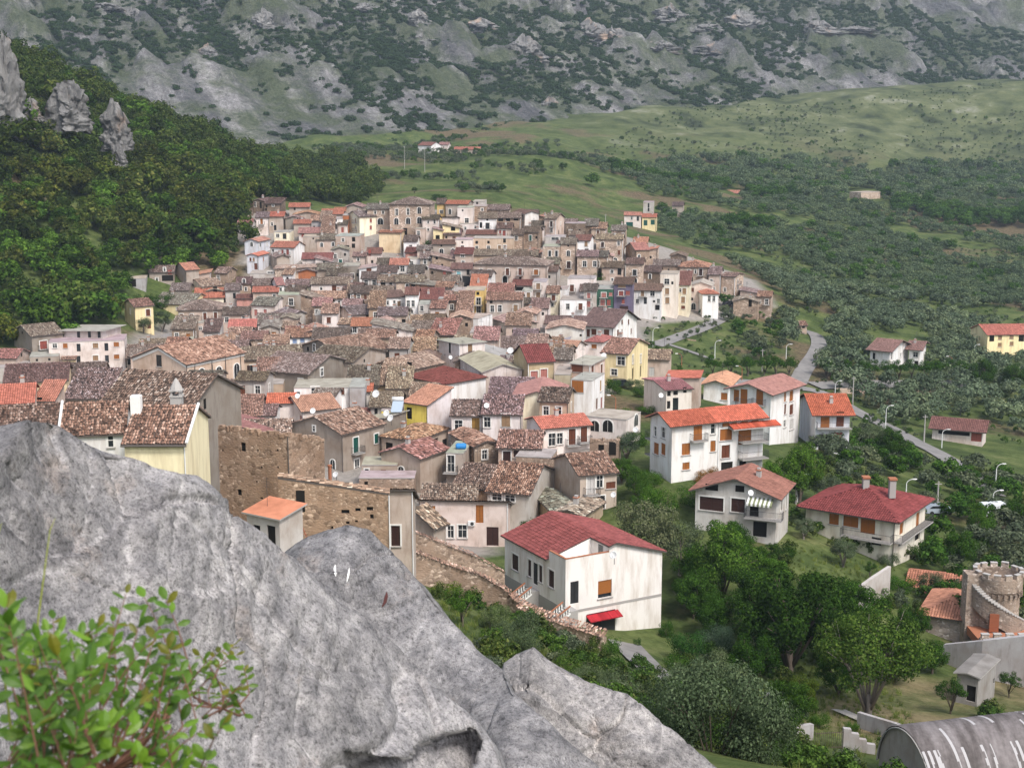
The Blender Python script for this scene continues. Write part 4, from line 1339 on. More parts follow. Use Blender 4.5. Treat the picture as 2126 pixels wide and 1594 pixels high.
h('low brick-red roofed house on the upper slope', 1140, 1255, 1262, 262, 5, 'gA', 'or', 'gp', '', pitch=14)
h('row house with a long orange roof strip on the upper slope', 1000, 1230, 1240, 292, 5, 'gA', 'or', 'gp', 'x,1100,305')
h('grey shed wall below the curved orange roof', 880, 990, 1000, 365, 6, 'gA', 'lt', 'cg', 'x,915,435')
h('stone house with a curved orange roof sweeping to a white corner', 690, 870, 882, 398, 5, 'gA', 'or', 'gp', '', pitch=14)
h('white house with two dark doors below brick-red wall', 1090, 1228, 1238, 345, 8, 'flat', 'gy', 'wh', 'x,1155,360 d,1150,425,1.1,2.2')
h('white low house with one dark door left of the taller white one', 985, 1090, 1092, 380, 6.5, 'sA', 'lt', 'wh', 'd,1047,432,1.2,2.4')
h('house wall of bare red brick between two white houses', 1230, 1298, 1302, 305, 9, 'flat', 'gy', 'ob', '')
h('small white house under a dark roof beside the cream house', 1180, 1280, 1284, 405, 6, 'gA', 'dt', 'wp', 'dr,1228,465')
h('cream three-storey house with brown shutters and two balconies', 1285, 1412, 1602, 322, 10, 'gB', 'ot', 'cr', 'Do,1372,362,1.1,1.9 Db,1375,455,1.1,1.9 sr,1540,360 sr,1540,438', L=8)
h('long stone house with a dark archway beside the palazzo', 1500, 1742, 1748, 235, 12, 'gA', 'ot', 'sl', 'wv,1588,272 wv,1674,272 a,1645,370,2.2,4', chim=1)
h('grey gabled house behind the long stone house', 1262, 1440, 1482, 215, 6, 'gB', 'ot', 'gp', '')
h('big stone palazzo with a long white balcony and arched windows', 1745, 2190, 2215 + 30, 188, 17, 'hip', 'ot', 'sl', 'fn,1825,270,1.1,2.6 fn,1950,265,1.1,2.6 a,1822,370,1.7,2.7 a,1952,365,1.7,2.7 ac,2075,250,1.5,3 a,2075,358,1.7,3 x,1920,485,1.2,2.4', name='palazzo', L=11)
h('blank peach-coloured block with two dark windows on its narrow side', 1630, 1868, 1912, 500, 9.5, 'gA', 'os', 'pe', 'x,1888,570,.9,1.6 x,1885,650,.9,1.6', pitch=6)
h('cream flat-topped house with three dark windows at the left edge of the village', 472, 642, 690, 492, 7, 'flat', 'gy', 'cr', 'w,512,528,1.3,1.4 d,588,535,1.4,2.2 w,640,525,1.2,1.2')
h('white shed under a long pinkish corrugated roof', 745, 1012, 1022, 500, 5, 'gA', 'pn', 'wp', 'dr,790,520,1,1.6')
h('plain grey block without windows below the pink corrugated roof', 790, 970, 978, 540, 9, 'flat', 'gy', 'gp', 'x,905,560,.5,.5')
h('beige house with two white-arched windows under a brown tile roof', 945, 1142, 1150, 575, 8, 'gA', 'ot', 'pk', 'a,998,628,1,1.7 a,1126,622,1,1.7 a,1128,710,1,1.4')
h('grey house with a terracotta band across its facade', 1145, 1408, 1470, 535, 10, 'flat', 'gy', 'pk', 'w,1232,575,1.1,1.3 x,1350,570,1,1.3 x,1348,640,1,1.3 x,1235,650,3.6,.9', L=9)
h('lavender-grey gabled house with planted balcony at the left edge', 147, 300, 425, 595, 7, 'gB', 'os', 'la', 'a,226,622,1,1.7 a,320,628,1,1.5 w,396,622,.9,1.3')
h('white house with a broad orange roof and red-brown shutters', 440, 690, 808, 662, 8, 'gA', 'or', 'wh', 'sr,565,702 Dr,622,708,1.1,2 x,460,695', L=8)
h('bluish white house with orange-red roof and brown front door', 170, 292, 412, 752, 9, 'gB', 'or', 'la', 'sb,212,790,.8,1.3 st,247,790,.8,1.3 so,357,785,1.1,1.4 db,272,868,1.3,2.4', L=8)
h('small grey gabled house in front of the broad orange roof', 430, 500, 642, 770, 7, 'gA', 'ot', 'gp', 'w,455,725 x,460,805 x,590,740')
h('white-fronted house under a dark red metal roof', 785, 1108, 1112, 785, 5, 'gA', 'rd', 'wp', '')
h('pale plastered gable wall rising to the right', 930, 1180, 1186, 838, 5, 'rB', 'ot', 'wp', 'x,1025,825', pitch=-14, chim=0)
h('long rough stone wall building with a narrow door', 480, 928, 935, 880, 8, 'rB', 'lt', 'sl', 'w,690,905,1,2.2', pitch=2, chim=0)
h('grey-green gabled house with one green shutter', 1020, 1268, 1275, 850, 6, 'gB', 'ot', 'gl', 'Sg,1205,812,1.2,1.5', pitch=14)
h('dark grey house with a white-framed door below the green shutter', 1235, 1410, 1416, 862, 8, 'flat', 'gy', 'gd', 'w,1335,975,1.2,2.1 x,1430,960')
h('patchwork of old tile roof over a brick house', 940, 1230, 1236, 905, 6, 'gA', 'ot', 'gp', 'x,1080,930')
h('little brick house under a sloping tile roof', 740, 935, 942, 925, 6, 'gB', 'ot', 'ob', '', pitch=15)
h('low tile roof house in the shade of the grey-green gable', 1060, 1260, 1266, 965, 5, 'gA', 'dt', 'gp', 'x,1130,985')
h('white terrace house with a flat grey top at the left edge', 205, 555, 562, 945, 6, 'flat', 'gy', 'gl', 'w,430,935,2,.9')
h('cream house under a light tile roof next to a bright white gable', 570, 672, 762, 958, 7, 'gA', 'lt', 'wh', 'x,620,1000', L=9)
h('house with an orange-red roof and pink walls near the middle', 1345, 1480, 1486, 760, 7, 'gA', 'lt', 'pk', 'w,1400,790 d,1405,800', pitch=12)
h('house with a maroon roof and a red door above the white wall', 1500, 1650, 1658, 728, 6, 'gA', 'mr', 'wp', 'dr,1528,715,1,2.4')
h('bright white house with a brown arched shutter', 1410, 1608, 1614, 865, 8, 'sB', 'gy', 'wh', 'Bb,1520,915,1.8,2 x,1555,815', pitch=-8, chim=0)
h('white house stepped below two dark tile roofs with a pale blue window', 1615, 1820, 1826, 932, 8, 'gA', 'dt', 'wh', 'wc,1748,965,1,1.4')
h('small house under the upper of two stepped dark tile roofs', 1612, 1760, 1764, 848, 7, 'gA', 'dt', 'wp', '')
h('white house with a salmon-orange roof and one dark double window', 1752, 1945, 1952, 850, 8, 'gA', 'os', 'wh', 'w,1888,893,1.6,2 x,1890,965,2,1')
h('rose-pink house with a flat dark red canopy roof', 1922, 2080, 2086, 718, 6, 'sA', 'rd', 'rs', 'sp,1985,745,1.2,1.3', pitch=6, chim=0)
h('white house with one grey shutter below the rose-pink one', 1930, 2082, 2090, 790, 7, 'flat', 'gy', 'wh', 'w,1990,830,1.2,1.4')
h('low house under a brown roof below the salmon-orange roof', 1950, 2120, 2130, 935, 6, 'gA', 'dt', 'wp', 'x,1990,950 x,2080,952', pitch=22)
h('grey house with two tall dark windows sharing a long balcony', 1440, 1612, 1618, 1002, 8, 'gA', 'dt', 'gl', 'w,1488,1050,1.3,2.1 w,1575,1050,1.3,2.1 w,1485,1125 w,1572,1132,1,1.2')
h('white house with dark upper window beside the long balcony house', 1620, 1818, 1824, 1038, 8, 'gA', 'ot', 'wp', 'x,1675,1055,1.2,1.5 w,1690,1118,1.2,2 d,1760,1060,1,2')
h('stone house with an orange-red rubble patch on the roof edge', 1820, 2120, 2128, 1040, 9, 'gA', 'ot', 'sl', 'a,1940,1083,1,1.6 sb,2005,1080,1,1.8')
h('pinkish white house with two arched brown windows and a roof loggia', 880, 1300, 1312, 1062, 9, 'gA', 'ot', 'wp', 'Bb,1135,1108,1.5,2 Bb,1187,1108,1.3,2 Db,1280,1110,1.4,2.2 w,992,1112,.9,1.1')
h('house below a long brown roof left of the pinkish white house', 600, 928, 935, 1085, 6, 'gA', 'ot', 'cr', '')
h('house under a dark roof in front of the brown one', 600, 785, 870, 1160, 6, 'gA', 'dt', 'gd', '')
h('small white house with one narrow window and a pink roof', 450, 512, 582, 1075, 9, 'gB', 'pn', 'wh', 'w,547,1130,.8,1.9', L=9)
h('grey house under an orange-red roof slope with a tall dark door', 240, 512, 520, 1150, 8, 'gA', 'or', 'pk', 'w,475,1210,1,2.4', pitch=14)
h('pink house under a maroon roof with a red pole', 60, 340, 352, 1222, 6, 'gA', 'mr', 'rs', 'x,250,1190', pitch=10)
h('grey building with a dark doorway and iron balcony', 515, 765, 772, 1182, 8, 'flat', 'gy', 'gp', 'D,660,1258,1.5,2.6 w,540,1240')
h('large windowless stone gable building with small putlog holes', 770, 1030, 1045, 1245, 9, 'rB', 'ot', 'st', 'q,900,1240 q,960,1290 q,830,1200', pitch=-15, chim=0)
h('house under a bright sandy tile roof with a yellow sliver wall', 880, 1275, 1282, 1222, 7, 'gA', 'lt', 'wp', 'w,1085,1300,.8,1.4 w,1122,1300,.8,1.4 w,1190,1275,.8,1.8', roofcol=(1.9, 1.6, 1.35))
h('narrow yellow house squeezed beside the stone one', 1275, 1318, 1322, 1232, 7, 'sA', 'lt', 'yp', 'x,1303,1275,.8,1')
h('stone house with four windows and a reddish door', 1312, 1528, 1536, 1160, 9, 'gA', 'dt', 'st', 'wb,1330,1205,.8,1.7 w,1405,1212,1,2.1 sb,1480,1205,.8,1.6 do,1406,1308,1.2,2.4')
h('white house under a plain brown roof with a planted balcony', 1540, 1652, 1920, 1215, 9, 'gB', 'br', 'wh', 'x,1570,1200,.4,.5 db,1600,1282,1,2 w,1728,1268 w,1800,1270,.8,1.6 Dt,1852,1282,1.2,2', L=7)
h('tall white house under a pinkish maroon roof with a wide balcony', 1922, 2055, 2062, 1180, 11, 'gA', 'mr', 'wh', 'w,1953,1278,1,2.1 w,2006,1278,1,2.1 w,1986,1366,1.2,1.2 Gn,1958,1455,1.9,1.6')
h('beige house with two pink shutters and a bluish white gable', 222, 470, 622, 1302, 8, 'gA', 'ot', 'wp', 'Sp,272,1375,1.2,2.1 Sp,375,1372,1.2,2.1', L=9)
h('small house under a dark tile roof at the left village rim', -30, 195, 204, 1396, 6, 'gA', 'ot', 'pk', 'w,150,1440,1.4,1.2')
h('house under a bright coral-red roof with a grey lean-to', -20, 262, 275, 1535, 6, 'gA', 'or', 'wp', '', roofcol=(0.62, 0.17, 0.13))
h('house under a sprawling old tile roof right of the coral-red roof', 292, 600, 630, 1498, 6, 'gA', 'ot', 'wp', 'x,490,1580')
h('low stone house wall with a ragged top', 930, 1165, 1172, 1402, 7, 'flat', 'gy', 'gp', 'q,1000,1440 q,1110,1450')
h('pale gable wall of a low house below the stone gable', 475, 640, 880, 1420, 6, 'gA', 'ot', 'gl', 'q,735,1478')
h('house with a long old tile roof and a pale blue shutter', 1160, 1330, 1640, 1408, 7, 'gB', 'ot', 'wp', 'Sl,1200,1465,1.3,1.4 x,1520,1420,1.4,.9', L=9)
h('stone house with a white-framed door and round pillars', 1620, 1930, 1936, 1408, 8, 'gA', 'ot', 'sl', 'w,1726,1472,1.3,2 x,1905,1480,.9,1.4')
h('white house under a vivid orange roof in the village centre', 1330, 1580, 1590, 1525, 6, 'gA', 'or', 'wh', 'w,1362,1568,1.2,1.8 w,1452,1560,1.2,1.4')
# upper middle
zone(840, 390, 5.3125)
h('golden ochre house sliver right of the palazzo', 358, 442, 446, 178, 8, 'gA', 'dt', 'ye', 'wb,405,264,1.3,1.3')
h('grey house with the orange roof on the crest of the village', 452, 690, 755, 184, 9, 'gA', 'or', 'gp', 'a,500,262,1.1,2.2', pitch=13)
h('small pale house with a white chimney on the crest', 752, 880, 905, 155, 6, 'flat', 'gy', 'gl', 'x,800,170')
h('tall blank pinkish block with one grey window', 582, 752, 760, 220, 12, 'flat', 'gy', 'wp', 'w,686,362,1.6,2 q,640,250')
h('pale house with a blank upper wall left of the pinkish block', 412, 590, 604, 330, 9, 'rA', 'dt', 'wp', '', pitch=8)
h('pale house with four small windows below the palazzo', 197, 372, 380, 348, 11, 'gA', 'dt', 'wp', 'w,260,378,.8,1.1 w,330,375,.9,1.5 w,260,460,.8,1 w,330,455,.9,1.1', pitch=14)
h('pale yellow shed-roofed house with two dark windows', 316, 412, 420, 475, 9, 'rB', 'ot', 'yp', 'x,365,545,1.2,1.2', pitch=-14, chim=0)
h('upper pale yellow wall with one dark window', 420, 606, 612, 445, 8, 'rB', 'ot', 'yp', 'x,535,452,1.3,1.2', pitch=-12, chim=0)
h('house under a dark roof tucked below the pale yellow wall', 436, 618, 624, 518, 6, 'gA', 'dt', 'pk', 'sb,545,548,1.2,.8 x,460,545')
h('narrow pinkish tower house with one grey window', 120, 226, 242, 452, 9, 'flat', 'gy', 'pk', 'w,153,500,1.1,1.8 q,163,580')
h('stone block with a ragged top right of the pinkish block', 758, 900, 908, 205, 9, 'flat', 'gy', 'st', 'w,855,242,.9,1.2')
h('stone house with one orange shutter on the crest', 912, 1150, 1158, 245, 8, 'gA', 'ot', 'sl', 'so,1076,285,1.2,1.5')
h('low pale house with two grey windows below the pinkish block', 610, 815, 820, 400, 6, 'flat', 'gy', 'wp', 'w,670,445,.9,1.1 w,780,435,.9,1.2')
h('bright white house with a dark double door and balcony', 818, 1008, 1012, 340, 10, 'gA', 'ot', 'wh', 'Dk,915,420,1.6,2.6 x,842,412,.8,1.7 x,912,352,.6,.6')
h('stone house with a dark open loggia under the roof', 1012, 1272, 1282, 335, 10, 'gA', 'ot', 'st', 'x,1060,352,1.5,1 x,1140,352,1.3,1 x,1228,342,1.3,1')
h('pinkish house with two red shutters under a dark tile roof', 1018, 1178, 1188, 452, 9, 'gA', 'dt', 'pk', 'Sr,1055,485,1,1.4 Dr,1098,500,1.3,2.2')
h('house with a rounded white gable and a stone side', 1212, 1326, 1480, 290, 9, 'gA', 'dt', 'wh', 'Do,1305,330,1.1,2', L=9, wallcol=(.72, .69, .66))
h('tall stone house with tile roof and two small balconies', 1542, 1665, 1760, 345, 12, 'gA', 'ot', 'pk', 'Dn,1618,400,1.1,2.2 w,1722,395,.8,1.4 w,1620,470,1,1.8 x,1700,490,.8,1.4')
h('white-walled low house under a dark roof beside the tall stone house', 1400, 1545, 1550, 428, 7, 'gA', 'dt', 'wp', 'x,1340,430')
h('roofless stone house with three chimney stubs', 1770, 1990, 2000, 395, 9, 'flat', 'gy', 'sd', 'w,1830,490,1.2,2 x,1930,470')
h('stone house behind the chimney stubs on the right crest', 1985, 2125, 2150, 420, 8, 'gA', 'ot', 'sd', 'x,2060,430')
h('low house under a plain maroon roof in the upper village', 682, 1004, 1010, 516, 6, 'gA', 'mr', 'pk', 'sb,782,545,1.2,.9 x,830,545 sb,885,545,1.2,.9', pitch=14)
h('stone house with one white-framed window at the upper right', 1198, 1305, 1312, 520, 9, 'gA', 'dt', 'st', 'w,1230,555,1.2,1.8')
h('stone house with one green door on the upper right', 1312, 1470, 1522, 492, 10, 'gA', 'dt', 'st', 'Sg,1388,553,1,2.2 x,1462,548')
h('white balcony house projecting from grey walls', 1545, 1762, 1770, 545, 8, 'flat', 'gy', 'gl', 'w,1660,560,3,1.2')
h('white house with tan shutters under a maroon roof at upper right', 1884, 2040, 2084, 584, 10, 'gA', 'mr', 'wh', 'St,2002,615,1.2,2.4 x,1910,690 x,2008,690,1.2,1')
h('grey-brown house with a dark door in a white arch', 306, 552, 558, 625, 9, 'gA', 'br', 'gp', 'a,407,705,1.5,3 a,545,690,1,1.6 x,405,640,.5,.5', pitch=14)
h('white house with a brown balcony door and flower pots', 558, 745, 750, 576, 11, 'flat', 'gy', 'wh', 'q,636,602 Db,638,672,1.2,2.4', wallcol=(.8, .7, .64))
h('long beige building with two rows of small windows', 752, 1198, 1206, 560, 10, 'flat', 'gy', 'be', 'q,795,602,.8,.9 q,925,600,.7,.8 x,1102,580,.8,1.4 w,795,660,1.1,1.4 wo,925,660,1.2,1.5 St,1046,657,1.2,1.6 w,1106,655,1.2,1.5')
h('house with a long brown tile roof above arched cream walls', 752, 1462, 1472, 752, 7, 'gA', 'ot', 'be', 'a,835,822,1.6,1.3 a,970,815,1.6,1.2', chim=1)
h('terraced house with a red awning roof and white parapet', 556, 740, 748, 738, 12, 'sA', 'rd', 'pk', 'w,640,750,1.4,1 w,645,825,1.2,1.4', pitch=8, chim=0)
h('great beige manor with a hipped roof and white-framed balcony doors', 765, 1560, 1645, 862, 13, 'hip', 'ot', 'pk', 'w,843,922,1.1,1.9 w,940,935,1.3,2.6 Db,1134,925,1.3,2.6 Db,1274,925,1.3,2.6 Do,1450,930,1.6,1.9 a,843,1035,1.1,1.6 a,940,1035,1.5,1.7 x,1276,1015,.7,1.6 A,1108,1060,1.3,4.5 A,1160,1060,1.3,4.5 w,1578,915,1,1.6', name='manor_house', L=12, pitch=15)
h('tall stone house with a white cornice and arched street door', 1524, 1712, 1722, 650, 14, 'flat', 'gy', 'sl', 'S,1601,725,1,2.4 S,1675,725,1,2.4 S,1605,832,1,2.2 S,1680,838,1,2.4 a,1682,920,1.7,2.4')
h('tall stone house with one arched window above a balcony door', 1722, 1885, 1896, 622, 15, 'gA', 'ot', 'sl', 'a,1806,722,1.3,2.2 q,1805,640,.5,.5 Dn,1810,848,1.5,2.8')
h('stone house with a white-framed window in front of the garden trees', 1902, 2125, 2132, 762, 12, 'gA', 'ot', 'sl', 'w,1985,840,1.5,2.4 w,2118,840,1.4,2.4')
h('grey stone house with round and arched white-framed windows', 172, 300, 306, 782, 9, 'gA', 'ot', 'gp', 'wt,226,812,1.1,2 a,275,788,.9,1.3 a,238,885,1.2,1.4')
h('brick and stone house with a diagonal roof edge', 302, 548, 556, 800, 9, 'rB', 'ot', 'st', 'x,355,775 x,415,855 x,335,860', pitch=-12, chim=0)
h('ruined stone house below the diagonal roof edge', 275, 520, 526, 930, 9, 'rB', 'ot', 'sd', 'x,305,935 sr,440,945,1,1.8', pitch=-10, chim=0)
h('grey house with a pale cyan door and a dark garage', 516, 735, 746, 898, 10, 'gA', 'br', 'gl', 'Dc,598,960,1.4,2.4 x,700,930,.8,1.6 Gk,698,1032,2.2,3', pitch=17)
h('stone house with a white-arched orange shutter', 426, 588, 600, 1050, 8, 'gA', 'ot', 'gl', 'Sb,525,1095,1.4,2.4 x,455,1090 a,460,1180,.9,1.2', pitch=22)
h('ruined brick house with an orange tile patch', 62, 360, 372, 1085, 8, 'rB', 'ot', 'st', 'x,95,1080,1,1.8 x,25,1085', pitch=-5, chim=0, wallcol=(.36, .22, .16))
h('small brick outhouse below the orange tile patch', 190, 362, 366, 1120, 6, 'gA', 'or', 'st', '', wallcol=(.36, .22, .16))
h('yellow three-storey house with two dark balconies', 668, 878, 888, 1132, 13, 'flat', 'gy', 'ye', 'q,808,1165,.7,.8 w,733,1240,1.1,1.7 D,815,1252,1.5,2.4 w,720,1330,1,1.7 D,818,1342,1.3,2.4', wallcol=(.78, .57, .22))
h('small red roof peeping over the yellow house', 725, 892, 900, 1122, 10, 'sA', 'or', 'pk', '')
h('narrow stone house between the pinkish and the yellow house', 546, 664, 668, 1142, 12, 'flat', 'gy', 'st', 'Db,594,1222,1,1.8 sb,617,1335,1.1,2')
h('pinkish house with a red balcony door left of the narrow stone house', 372, 546, 550, 1225, 9, 'flat', 'gy', 'pk', 'Dr,482,1340,1.4,2.6', wallcol=(.62, .45, .36))
h('grey house under a red roof strip with one dark balcony window', 150, 408, 416, 1232, 8, 'sA', 'rd', 'gl', 'D,340,1272,1.1,2.2 db,315,1350,1,2', pitch=12)
h('grey balcony house with potted plants right of the tall white house', 150, 262, 268, 1290, 8, 'flat', 'gy', 'gl', 'w,190,1330,1.1,1.7')
h('wide grey-beige house with a mixed red and brown roof', 905, 1288, 1300, 1242, 11, 'gA', 'rt', 'gl', 'w,966,1335,1.2,2.2 w,1050,1332,1.2,2.2 Dt,1224,1330,1.4,2.4 w,1302,1310 q,955,1258,.7,.7', wallcol=(.5, .43, .38))
h('ruined roof of mossy tiles above the grey-beige house', 920, 1190, 1224, 1172, 7, 'gA', 'rt', 'gp', '')
h('terrace with a dark red awning roof beside the beige manor', 1192, 1392, 1402, 1082, 6, 'sA', 'rd', 'wp', 'x,1240,1115,3,1 w,1340,1110', pitch=9, chim=0)
h('cream tall house with three planted balconies', 1412, 1560, 1572, 1042, 13, 'flat', 'gy', 'wp', 'Dt,1474,1085,1.4,2 Dt,1474,1182,1.4,2 dy,1470,1295,1.6,2.4 wb,1530,1265,1.1,1.8')
h('pale house with one beige shutter left of the tall cream house', 1292, 1408, 1414, 1145, 10, 'flat', 'gy', 'wp', 'St,1366,1180,1.2,1.6 x,1365,1255,1.2,.7')
h('cream house with a brown balcony door under a sandy tile roof', 1570, 1695, 1704, 1165, 10, 'gA', 'rt', 'cr', 'Db,1642,1212,1.3,2 w,1618,1288,1.6,1.2')
h('big blank white house with one brown door', 1797, 2095, 2104, 1005, 9, 'flat', 'gy', 'wh', 'Db,1846,1105,1.4,2.4', wallcol=(.8, .72, .68))
h('white house with a small red roof and rooftop terrace', 1715, 2006, 2014, 1242, 9, 'flat', 'gy', 'wh', 'w,1800,1310,1.2,2 Db,1940,1310,1.3,2.2', wallcol=(.8, .78, .77))
h('low house under a dark tile roof right of the blank white house', 1935, 2110, 2120, 1145, 6, 'gA', 'dt', 'cg', '')
h('white upper storey with a dark wide window beside the sandy roof', 1702, 1792, 1798, 1122, 7, 'flat', 'gy', 'wh', 'x,1750,1142,1.9,1.1')
# right end of the village
zone(1220, 390, 5.06)
h('stone house with a light tile roof on the right shoulder', 40, 190, 212, 432, 8, 'gA', 'lt', 'sl', 'Db,108,470,1,1.8')
h('stone house with white chimney by the olive slope', 250, 392, 406, 452, 9, 'gA', 'ot', 'sl', 'w,270,505,.9,1.6 w,378,495,.9,1.4')
h('stone house with a pale balcony and light tile roof', 92, 364, 376, 548, 11, 'gA', 'lt', 'sl', 'Dn,156,598,1.2,2 w,325,585,1,1.6 sb,330,680,1,2 a,290,765,1.6,2.4')
h('stone house with one white-framed window under a dark roof', -60, 204, 216, 728, 11, 'gA', 'dt', 'sl', 'D,105,800,1.4,2.6')
h('small pink-roofed stone house at the top of the right shoulder', 482, 622, 642, 580, 6, 'gA', 'os', 'st', '')
h('stone house under a flat pinkish red roof on the right shoulder', 402, 508, 650, 655, 10, 'gB', 'or', 'st', 'a,540,722,1,1.6 x,420,700', L=10, roofcol=(.5, .2, .17))
h('whitish stone house wall at the end of the pinkish red roof', 648, 728, 736, 640, 9, 'rB', 'os', 'sl', 'x,662,730', pitch=8)
h('long stone house with a gable and old tile roof', 690, 962, 970, 820, 9, 'gA', 'ot', 'st', 'q,720,860 q,850,860')
h('grey stone gable without roof behind the long stone house', 872, 1030, 1042, 722, 8, 'gB', 'dt', 'sd', '')
h('broad stone house with a hipped sandy roof at the right end', 968, 1262, 1272, 838, 12, 'hip', 'rt', 'sl', 'w,1065,880,1.1,1.5 w,1133,880,.8,1.5 Dn,1188,885,1.3,2.6 x,1070,965,2,1.6 w,960,890', L=11)
h('dark stone house beside the white cornice house', 586, 760, 772, 885, 9, 'gA', 'dt', 'sd', 'a,655,930,1,2')
h('pale house with a white balcony window under a dark roof', 405, 580, 592, 805, 12, 'gA', 'dt', 'sl', 'Dk,494,890,1.5,2.2 a,495,982,1.8,2.6')
h('low stone house with two dark windows behind the purple house', 150, 372, 382, 842, 9, 'gA', 'dt', 'pk', 'w,255,880,1.2,1.3 x,335,880,1.1,1.9 x,325,968,1.4,1 w,258,968')
h('stone house with a small tile roof near the right end', 1272, 1392, 1420, 915, 11, 'gA', 'ot', 'pk', 'D,1300,985,1,1.8 w,1322,1060,1,1.4 x,1397,1060,.8,1.6')
h('two-storey stone house with a tall narrow side window', 1406, 1545, 1637, 938, 11, 'gA', 'ot', 'sl', 'w,1440,1070,1,1.6 Dn,1577,988,1,2 w,1577,1055,.8,1.4', pitch=10)
h('cream tower house with a dark white-framed window on top', 765, 946, 956, 908, 19, 'flat', 'gy', 'cr', 'w,832,985,1.8,2 St,835,1085,1.5,2.6 St,837,1182,1.5,2.6 x,890,1000', wallcol=(.74, .66, .58))
h('cream three-storey house with tan shutters and small balconies', 956, 1070, 1080, 1022, 14, 'sA', 'mr', 'cr', 'St,1016,1085,1.4,2.4 wb,908,1075 St,1003,1175,1.4,2.4 sb,895,1170 sb,1003,1255,1.4,1.2')
h('pinkish white gabled house with an arched brown door', 1076, 1302, 1312, 1030, 13, 'gB', 'gy', 'wp', 'sb,1103,1072,1,1.5 a,1112,1245,1.5,3 x,1098,1168', wallcol=(.8, .68, .6), chim=0)
h('white house under a hipped orange roof beside the street lamp', 1142, 1212, 1376, 1116, 10, 'hip', 'or', 'wh', 'Sb,1168,1172,1,2 w,1278,1165,1,2.2 wb,1326,1165,1,2', L=9)
h('white house with a long balcony under a brown roof', 476, 766, 778, 1082, 13, 'gA', 'br', 'wh', 'Dt,577,1112,1.2,1.8 wv,680,1112,1.6,1.8 w,522,1192,1.1,1.5 d,606,1185,1.1,2.4 q,697,1193,.6,.6 w,750,1190,1,1.6 x,747,1258,1.2,1.4')
h('purple-grey house with white bands and dark red shutters', 276, 466, 474, 1018, 17, 'sA', 'br', 'pu', 'Dr,352,1108,1.6,1.6 sr,422,1105,1.4,1.5 sr,374,1195,1,1.5 Gn,381,1285,2.2,2.2 st,360,1035,2.6,.9', pitch=6, chim=0)
h('dark green house with white bands and pink shutters', 98, 268, 276, 1066, 14, 'flat', 'gy', 'gr', 'Dp,170,1125,1.6,1.6 sp,250,1118,1.2,1.2 Dp,158,1205,1.6,2 sr,222,1205,1.3,2 a,230,1290,2,1.8')
h('rose-white upper storey above the dark green house', 78, 272, 280, 1016, 5, 'flat', 'gy', 'wp', 'x,142,1040,1.2,1.2')
h('grey-beige house with three pink shutters beside the green one', -40, 90, 98, 1085, 13, 'gA', 'dt', 'gl', 'Dp,12,1130,1.2,1.8 Dp,12,1220,1.2,2')
h('stone gabled house with a tall narrow window at the far right end', 1532, 1790, 1798, 1200, 9, 'gB', 'ot', 'st', 'x,1708,1212,.9,2 x,1712,1275,.9,1.6', pitch=17)
h('stone house with a white balcony door and salmon tile roof at the right end', 1786, 1925, 1938, 1148, 11, 'gA', 'rt', 'sl', 'D,1880,1198,1.2,2 w,1806,1195', pitch=16)
h('pinkish gable behind the far right stone gable', 1602, 1780, 1792, 1110, 6, 'rB', 'ot', 'pk', '', pitch=-9, chim=0)
h('white and pinkish farmhouse under a salmon roof on the olive slope', 385, 560, 572, 292, 7, 'gA', 'os', 'wp', 'w,462,320 w,486,320 d,528,325,1,2 Gg,440,385,3,2', D=640, group='farmhouses on the far slope')
h('yellow farmhouse with green doors under an orange roof', 574, 718, 726, 312, 6.5, 'gA', 'or', 'yp', 'Gg,608,368,1.7,2.4 Gg,684,362,1.8,2.2 sb,608,330,1.6,.8 sb,684,330,1.6,.8', D=640, group='farmhouses on the far slope')
h('grey square tower house above the yellow farmhouse', 585, 688, 696, 152, 8, 'flat', 'gy', 'gl', 'x,640,185,.8,2 x,640,230,.8,1.6', D=680, group='farmhouses on the far slope')
h('tiny ruined pinkish hut among the trees on the far slope', 1466, 1590, 1602, 60, 6, 'gA', 'os', 'pk', 'x,1500,80', D=805, group='farmhouses on the far slope')
h('low grey-roofed hut half hidden by olive trees', 890, 1000, 1014, 190, 3, 'gA', 'dt', 'gp', '', D=690, group='farmhouses on the far slope')
# left middle of the village
zone(240, 520, 5.3125)
h('ruined concrete frame house with pillars at the wood edge', 130, 330, 340, 312, 5, 'flat', 'gy', 'cg', 'x,165,355,2,2.4 x,270,355,2.4,2.2')
h('long grey house with a grey tile roof at the wood edge', 372, 640, 650, 240, 6, 'gA', 'dt', 'gp', 'w,540,210,.8,1.4 dr,598,240,1.4,1.6 x,625,305,3,1.6 w,455,320,.9,1.2', roofcol=(.9, .85, .85))
h('brown house with a pink-brown roof at the wood edge', 650, 778, 918, 218, 9, 'gB', 'os', 'gp', '', L=9)
h('pinkish low wing right of the brown house', 918, 1040, 1050, 245, 7, 'rB', 'os', 'pk', '', pitch=9, chim=0)
h('small stone hut with a flat tile roof below the fresh green trees', 1095, 1222, 1330, 252, 6, 'gA', 'ot', 'st', 'w,1133,308,1,2 q,1275,235', L=7)
h('cream house under a wide light tile roof left of the centre', 800, 960, 1180, 402, 5, 'gB', 'lt', 'cr', '', L=9)
h('house with a tile roof on a slanting dark wall', 605, 800, 860, 440, 6, 'gA', 'ot', 'gp', '')
h('grey gabled house with one window below the light tile roof', 1008, 1176, 1182, 452, 6, 'gB', 'ot', 'gd', 'x,1098,428,1,1.4')
h('yellow house under an orange-red roof left of the centre', 870, 1190, 1220, 520, 5, 'gA', 'or', 'cr', '', roofcol=(.55, .16, .09))
h('house with a pale green facade below the stone hut', 1210, 1360, 1370, 442, 8, 'gA', 'ot', 'gl', 'd,1310,500,1,2')
